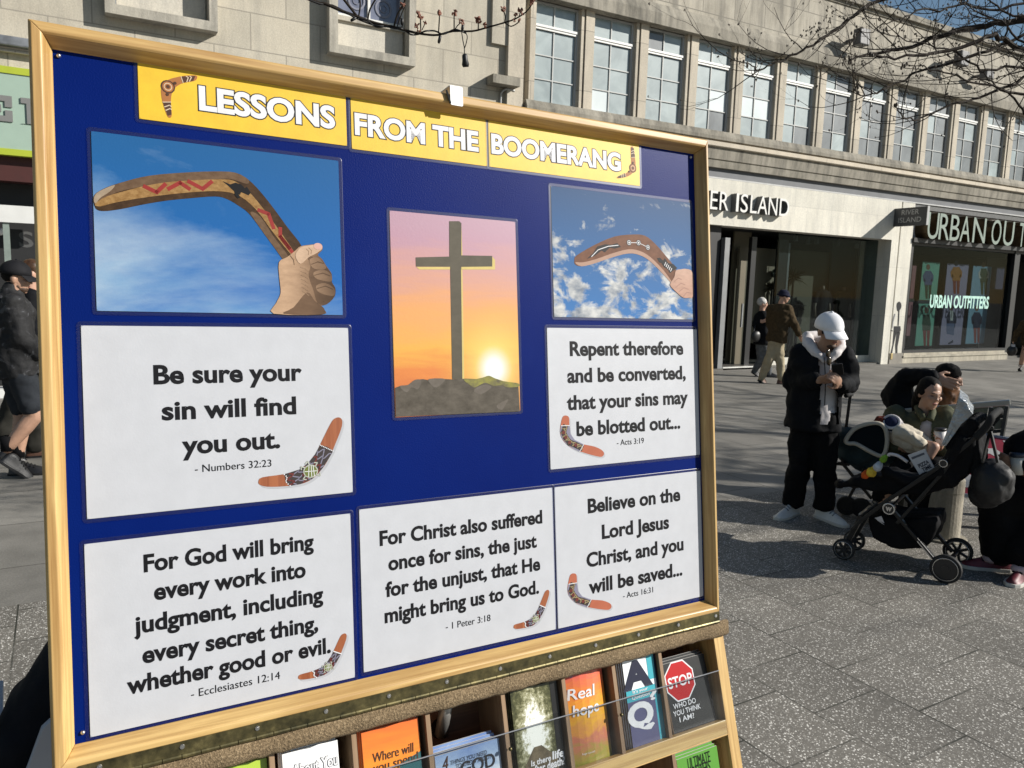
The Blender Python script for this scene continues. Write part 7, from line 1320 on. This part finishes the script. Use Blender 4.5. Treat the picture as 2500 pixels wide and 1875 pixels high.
# bench with slotted back
gs_ = on_ground(zs(1290, 905)); Sb = Spot((0, 0), zs, Spot((2250, 1272), zw).G + Spot((2250, 1272), zw).n * .50); bn = thing('bench', 'metal bench with a silver top rail and slotted olive back panels', 'bench', Sb.G)
STL = mat('bench_steel', (.55, .55, .52), .3, .8, .05); OLV_ = mat('bench_olive_panel', (.115, .11, .07), .5, vary=.25, vs=12); DKS = mat('bench_dark_frame', (.022, .022, .02), .5)
TL, TRp = Sb(560, 372, .0), Sb(1382, 302, .0); m = MB(); m.bar(TL, TRp, .035, .045); m.build('top_rail', STL, bn, bevel=.006)
for y0_ in (120,): 
    for x in (640, 900, 1110, 1245, 1360): MB().bar(Sb(x, 330 - (x - 1380) * .085 + 0, .0), Sb(x - 40, 560 - (x - 1380) * .085, -.04), .025, .03).build('upright', DKS, bn)
for xa, xb in ((920, 1080), (1128, 1228), (1262, 1350)):
    for ya, yb in ((22, 92), (118, 190)):
        f1 = lambda x, dy, d: Sb(x - dy * .17, 302 - (x - 1380) * .085 + dy, d); m = MB(); qd = [f1(xa, ya, -.01), f1(xb, ya, -.01), f1(xb, yb, -.02), f1(xa, yb, -.02)]
        m.add(qd + [p + Sb.n * .012 for p in qd], [(0, 1, 2, 3), (7, 6, 5, 4)] + [(i, i + 4, (i + 1) % 4 + 4, (i + 1) % 4) for i in range(4)]); m.build('back_panel', OLV_, bn)
for y in (100, 205): MB().bar(Sb(600 - y * .17, 302 + .085 * 780 + y, 0), Sb(1375 - y * .17, 302 + y, 0), .02, .025).build('back_rail', DKS, bn)
for k in range(4): MB().bar(V((TL.x, TL.y, .44)) - Sb.n * (.06 + .105 * k), V((TRp.x, TRp.y, .44)) - Sb.n * (.06 + .105 * k), .08, .03).build('seat_slat', OLV_, bn)
for P_ in (TL.lerp(TRp, .15), TL.lerp(TRp, .97)): MB().bar(V((P_.x, P_.y, 0)), V((P_.x, P_.y, .44)), .05).build('leg', DKS, bn); MB().bar(V((P_.x, P_.y, 0)) - Sb.n * .4, V((P_.x, P_.y, .43)) - Sb.n * .4, .05).build('leg', DKS, bn)
# red and white printed panel lying against the bench
sp_ = thing('sign_panel', 'red and white printed panel with a blue silver edge leaning by the bench', 'sign', Sb(1300, 800, -.50)); cor = [Sb(1150, 528, -.12), Sb(1560, 600, -.12), Sb(1500, 1060, -.72), Sb(985, 958, -.72)]
for i in (2, 3): cor[i].z = max(cor[i].z, .012)
nrm = (cor[1] - cor[0]).cross(cor[3] - cor[0]).normalized(); nrm = nrm if nrm.dot(CAM - cor[0]) > 0 else -nrm
RWR = mat('print_red', (.26, .03, .045), .4, vary=.15); BLU = mat('blue_silver_edge', (.25, .31, .42), .3, .5, .1); RWW = mat('print_white', (.50, .49, .47), .4, vary=.06)
m = MB(); m.add(cor + [p - nrm * .015 for p in cor], [(0, 1, 2, 3), (7, 6, 5, 4)] + [(i, i + 4, (i + 1) % 4 + 4, (i + 1) % 4) for i in range(4)]); m.build('panel', RWR, sp_)
pq = lambda u, w: cor[3].lerp(cor[2], u).lerp(cor[0].lerp(cor[1], u), w) + nrm * .002
m = MB(); m.flat = True
for P_ in ([(0, .72), (.35, .80), (.6, .70), (.95, .74), (.98, .66), (.6, .60), (.3, .70), (0, .62)], [(.45, .95), (.62, .97), (.8, .82), (.66, .80)], [(.02, .10), (.2, .12), (.16, .3), (.02, .34)], [(.3, .3), (.7, .36), (.66, .45), (.28, .42)]): m.poly([pq(*p) for p in P_])
m.build('panel_print', RWW, sp_)
for a, b in ((0, 1), (3, 2)): MB().bar(cor[a], cor[b], .02).build('edge', BLU, sp_)

# ================================================================ TREES
BARK = mat('twig_bark', (.028, .022, .017), .85, vary=.35, vs=30); BUDR = mat('red_bud', (.20, .065, .032), .6, vary=.4, vs=60); BUDG = mat('brown_bud', (.055, .04, .025), .7, vary=.4, vs=60)
tg = random.Random(21)
def twig(mb, bud, p, d, L, r, depth, droop=0.0, budp=.6, tip_up=.25):
    n = 5; pts = [p]; rad = [r]; d = d.normalized()
    for i in range(n):
        d = (d + V((tg.uniform(-.22, .22), tg.uniform(-.22, .22), tg.uniform(-.18, .18) + tip_up * (i / n) - droop * .1))).normalized(); pts.append(pts[-1] + d * (L / n)); rad.append(r * (1 - .62 * (i + 1) / n))
    mb.tube(pts, rad, 5 if r < .012 else 7)
    if depth > 0:
        for k in range(tg.choice((2, 3, 3))):
            i = tg.randint(1, n); ax = V((tg.uniform(-1, 1), tg.uniform(-1, 1), tg.uniform(-.8, .9))); twig(mb, bud, pts[i], (d * .8 + ax * .75), L * tg.uniform(.42, .68), rad[i] * .62, depth - 1, droop, budp, tip_up)
    if tg.random() < budp:
        q = pts[-1]
        for _ in range(tg.randint(2, 4)): bud.ell(q + V((tg.uniform(-1, 1), tg.uniform(-1, 1), tg.uniform(-.6, 1))) * max(.005, r * .8), (max(.0030, r * .5), max(.0030, r * .5), max(.0060, r * .8)), n=6, m=4)
def at_dist(px, D): r = ray(px).normalized(); return CAM + r * D
TR1 = V((8.6, 2.5, 0)); t1 = thing('tree', 'bare budding street tree whose dark twigs reach in at the top right', 'tree', TR1)
m = MB(); m.tube([TR1, TR1 + V((.03, 0, 1.5)), TR1 + V((-.05, .05, 3.0)), TR1 + V((-.2, .1, 4.2)), TR1 + V((-.3, .1, 5.6)), TR1 + V((-.2, .2, 7))], [.17, .14, .125, .10, .07, .03], 14); m.build('trunk', BARK, t1, smooth=True)
main = [([(2600, 120), (2400, 122), (2212, 132), (2080, 140), (1950, 160), (1800, 195), (1650, 235), (1500, 290), (1370, 305), (1250, 340), (1150, 355)], 7.0, 5.6, .034),
        ([(2600, 360), (2400, 330), (2212, 300), (2100, 238), (2010, 212), (1900, 262), (1700, 310), (1560, 340), (1400, 345), (1300, 330)], 6.6, 5.4, .028),
        ([(2200, -160), (1900, -100), (1600, -60), (1340, 0), (1250, 60), (1150, 130), (1090, 170), (990, 240), (880, 300), (780, 345), (700, 390), (620, 425), (590, 405), (560, 370)], 6.4, 4.9, .018),
        ([(2500, 130), (2212, 205), (2000, 300), (1800, 360), (1600, 430), (1450, 500), (1330, 560), (1250, 585), (1205, 540)], 6.6, 5.2, .016),
        ([(2600, 330), (2400, 385), (2212, 470), (2060, 545), (1900, 590), (1750, 640), (1600, 710), (1530, 715), (1470, 690), (1450, 640)], 6.4, 5.0, .015),
        ([(2600, 560), (2212, 565), (2080, 535), (1900, 500), (1750, 440), (1600, 400), (1480, 400)], 6.2, 5.2, .013),
        ([(2500, -40), (2212, 20), (2000, 60), (1850, 20), (1700, 60), (1560, 70), (1480, 120), (1400, 140), (1300, 190), (1180, 200)], 7.2, 5.6, .013),
        ([(2500, 480), (2300, 440), (2150, 400), (2000, 420), (1880, 380), (1760, 300), (1650, 270), (1500, 250), (1390, 190)], 6.8, 5.6, .014),
        ([(2212, 680), (2150, 600), (2080, 540), (2000, 470), (1960, 380), (1930, 300)], 6.0, 5.8, .010),
        ([(2500, 60), (2212, 90), (2080, 60), (1990, -20), (1950, -80)], 6.6, 6.2, .014),
        ([(2300, 270), (2180, 230), (2060, 130), (1900, 90), (1850, -10)], 6.4, 6.0, .012)]
tw = MB(); bd = MB()
for poly_, D0, D1, r0 in main:
    P_ = catmull(poly_, 3); n_ = len(P_); pts = [at_dist(r3(*p), D0 + (D1 - D0) * i / (n_ - 1)) for i, p in enumerate(P_)]
    root_ = TR1 + V((-.1, .05, min(max(pts[0].z - .4, 2.8), 5.2))); pts = [root_, root_.lerp(pts[0], .5) + V((0, 0, .15))] + pts; n_ = len(pts)
    rads = [r0 * .82 * (1 - .80 * i / (n_ - 1)) for i in range(n_)]; pts2 = [p + V((tg.uniform(-1, 1), tg.uniform(-1, 1), tg.uniform(-1, 1))) * .012 for p in pts]; tw.tube(pts2, rads, 7)
    for i in range(3, n_):
        if tg.random() < .50:
            d = (pts[i] - pts[i - 1]).normalized(); ax = V((tg.uniform(-1, .6), tg.uniform(-1, 1), tg.uniform(-.9, .9))); twig(tw, bd, pts2[i], d * .7 + ax * .8, tg.uniform(.18, .50), max(.0034, rads[i] * .42), 2 if tg.random() < .45 else 1, .2, .75)
    q = pts2[-1]
    for _ in range(4): bd.ell(q + V((tg.uniform(-1, 1), tg.uniform(-1, 1), tg.uniform(-1, 1))) * .016, (.007, .007, .012), n=6, m=4)
for _ in range(16):                                           # the rest of the crown, out of the picture to the right
    p = TR1 + V((-.25, .1, tg.uniform(4, 6.6))); a = tg.uniform(-2.2, 1.6); twig(tw, bd, p, V((cos(a), sin(a) * .8, tg.uniform(.3, 1.1))), tg.uniform(1.6, 2.4), .03, 3, 0, .3)
tw.build('branches', BARK, t1); bd.build('buds', BUDG, t1)
# trees further along the street: only their shadows reach the picture
for kx, ky, sc in ((16.2, -.4, 1.0), (20.5, .8, 1.1), (13.6, -1.6, .95)):
    B0 = V((kx, ky, 0)); t2 = thing('tree', {16.2: 'bare street tree beside the walkway, right of the nearest tree', 20.5: 'bare street tree farthest along the street', 13.6: 'bare street tree nearest the far kerb side behind the viewer'}[kx], 'tree', B0, 'bare street trees throwing branch shadows over the paving')
    m = MB(); m.tube([B0, B0 + V((.03, 0, 1.6 * sc)), B0 + V((-.05, .05, 3.2 * sc)), B0 + V((.1, .1, 5 * sc)), B0 + V((0, .2, 7 * sc))], [.16, .13, .11, .08, .03], 12); m.build('trunk', BARK, t2, smooth=True); m = MB(); b_ = MB()
    for _ in range(34): p = B0 + V((0, .1, tg.uniform(2.6, 6.4) * sc)); a = tg.uniform(0, 2 * pi); twig(m, b_, p, V((cos(a), sin(a), tg.uniform(.0, .9))), tg.uniform(1.8, 2.9), .034, 3, 0, .0)
    m.build('branches', BARK, t2)
# overhead twig with a string of outdoor lights, from a tree behind the viewer on the left
TR3 = V((-3.0, -.4, 0)); t3 = thing('tree', 'budding tree with red flower clusters whose twig hangs over the top of the board', 'tree', TR3)
m = MB(); m.tube([TR3, TR3 + V((0, 0, 1.8)), TR3 + V((.1, .1, 3.4)), TR3 + V((.3, .3, 5))], [.16, .13, .1, .05], 12); m.build('trunk', BARK, t3, smooth=True)
DT = 2.35; zp = lambda x, y, d=0: at_dist(zt(x, y), DT + d)
tw = MB(); bd = MB(); B1 = [(-1500, -700), (-700, -330), (0, 0), (130, 35), (280, 100), (430, 155), (600, 215), (760, 250), (870, 280), (950, 300), (1060, 320), (1180, 325), (1320, 290), (1500, 290), (1640, 255), (1800, 210), (1900, 175), (2000, 110), (2060, 30), (2085, -30), (2140, -120)]
PB = [V(p) for p in catmull([tuple(zp(*p)) for p in B1], 3)]; PB = [TR3 + V((.1, .1, 3.3)), TR3.lerp(PB[0], .5) + V((0, 0, 2.0))] + PB; n_ = len(PB); tw.tube(PB, [.012, .011] + [max(.0015, .0075 * (1 - i / 6) + .0045 * (i / 6)) if i < 6 else max(.0014, .0045 - .0032 * (i - 6) / (n_ - 9)) for i in range(n_ - 2)], 7)
def bl(ps, r): tw.tube(catmull([tuple(zp(*p)) for p in ps], 3), r, 5)
for ps, r in (([(430, 155), (370, 80), (300, -10), (270, -60)], .0035), ([(440, 155), (455, 60), (450, -30)], .0022), ([(525, 190), (545, 90), (600, -10), (640, -80)], .0024), ([(770, 250), (800, 140), (855, 50), (880, -20)], .0026), ([(800, 245), (840, 130), (870, 60)], .0016), ([(1020, 300), (1015, 140)], .0018), ([(1030, 280), (1060, 215)], .0014), ([(1185, 310), (1195, 130)], .0018), ([(1330, 290), (1330, 130)], .0018), ([(1330, 285), (1360, 240), (1400, 205)], .0014), ([(1555, 275), (1555, 190)], .0018), ([(1800, 210), (1805, 150), (1790, 95)], .0018), ([(1805, 215), (1860, 245), (1920, 215), (1940, 190)], .0016), ([(1890, 180), (1905, 140)], .0014), ([(1930, 160), (1950, 105)], .0014), ([(985, 305), (990, 240)], .0012)): bl(ps, r)
for x, y, s in ((1012, 135, 1.3), (1030, 170, .8), (985, 240, 1), (1060, 215, .7), (1000, 290, .7), (1198, 115, 1.2), (1330, 125, 1.2), (1395, 200, .9), (1412, 215, .7), (1555, 185, 1.4), (1612, 235, 1), (1788, 92, 1.1), (1950, 105, 1.2), (1905, 145, .9), (1890, 190, .6), (1940, 190, .7), (2050, 20, 1.1), (2070, 5, .9), (852, 52, 1.1)):
    for _ in range(9): bd.ell(zp(x + tg.uniform(-19, 19) * s, y + tg.uniform(-22, 20) * s, tg.uniform(-.006, .006)), (.0022 * s, .0022 * s, .0040 * s), Matrix.Rotation(tg.uniform(0, 3), 3, 'Y'), 6, 5)
tw.build('branches', BARK, t3, smooth=True); bd.build('buds', BUDR, t3)
CAB = mat('black_cable', (.006, .006, .006), .5, vary=0); lc = thing('light_string', 'black cable of small outdoor lights twisted round the overhead twig', 'light string', zp(760, 250)); m = MB()
W = [(-700, -320), (0, 8), (200, 50), (380, 150), (500, 205), (620, 240), (740, 245), (830, 262), (880, 290), (930, 322), (1000, 318), (1060, 290), (1150, 288), (1230, 318), (1330, 275), (1400, 292), (1440, 310)]; m.tube(catmull([tuple(zp(x, y, -.008 * (1 if i % 2 else -1))) for i, (x, y) in enumerate(W)], 4), .0022, 6)
W = [(430, 165), (520, 190), (600, 250), (700, 250), (800, 268), (850, 240), (845, 180)]; m.tube(catmull([tuple(zp(x, y, -.006)) for x, y in W], 4), .0018, 6)
m.tube(catmull([tuple(zp(x, y, -.004)) for x, y in ((1400, 300), (1412, 380), (1424, 440), (1426, 500))], 4), .0014, 6); m.tube(catmull([tuple(zp(x, y, -.006)) for x, y in ((1440, 305), (1452, 345), (1440, 410), (1426, 450))], 4), .0014, 6); m.build('cable', CAB, lc, smooth=True)
for a, b, r in (((415, 165), (365, 195), .0042), ((845, 170), (845, 235), .0045), ((1412, 232), (1404, 285), .0042), ((1202, 330), (1185, 405), .0045)): MB().tube([zp(*a, -.008), zp((a[0] * .25 + b[0] * .75), (a[1] * .25 + b[1] * .75), -.008), zp(*b, -.008)], [r, r, r * .6], 8).build('light_bulb', CAB, lc, smooth=True)
MB().tube([zp(1426, 500, -.004), zp(1428, 515, -.004), zp(1432, 560, -.004), zp(1436, 600, -.004), zp(1438, 625, -.004)], [.004, .0075, .008, .0105, .008], 12).build('plug', CAB, lc, smooth=True)
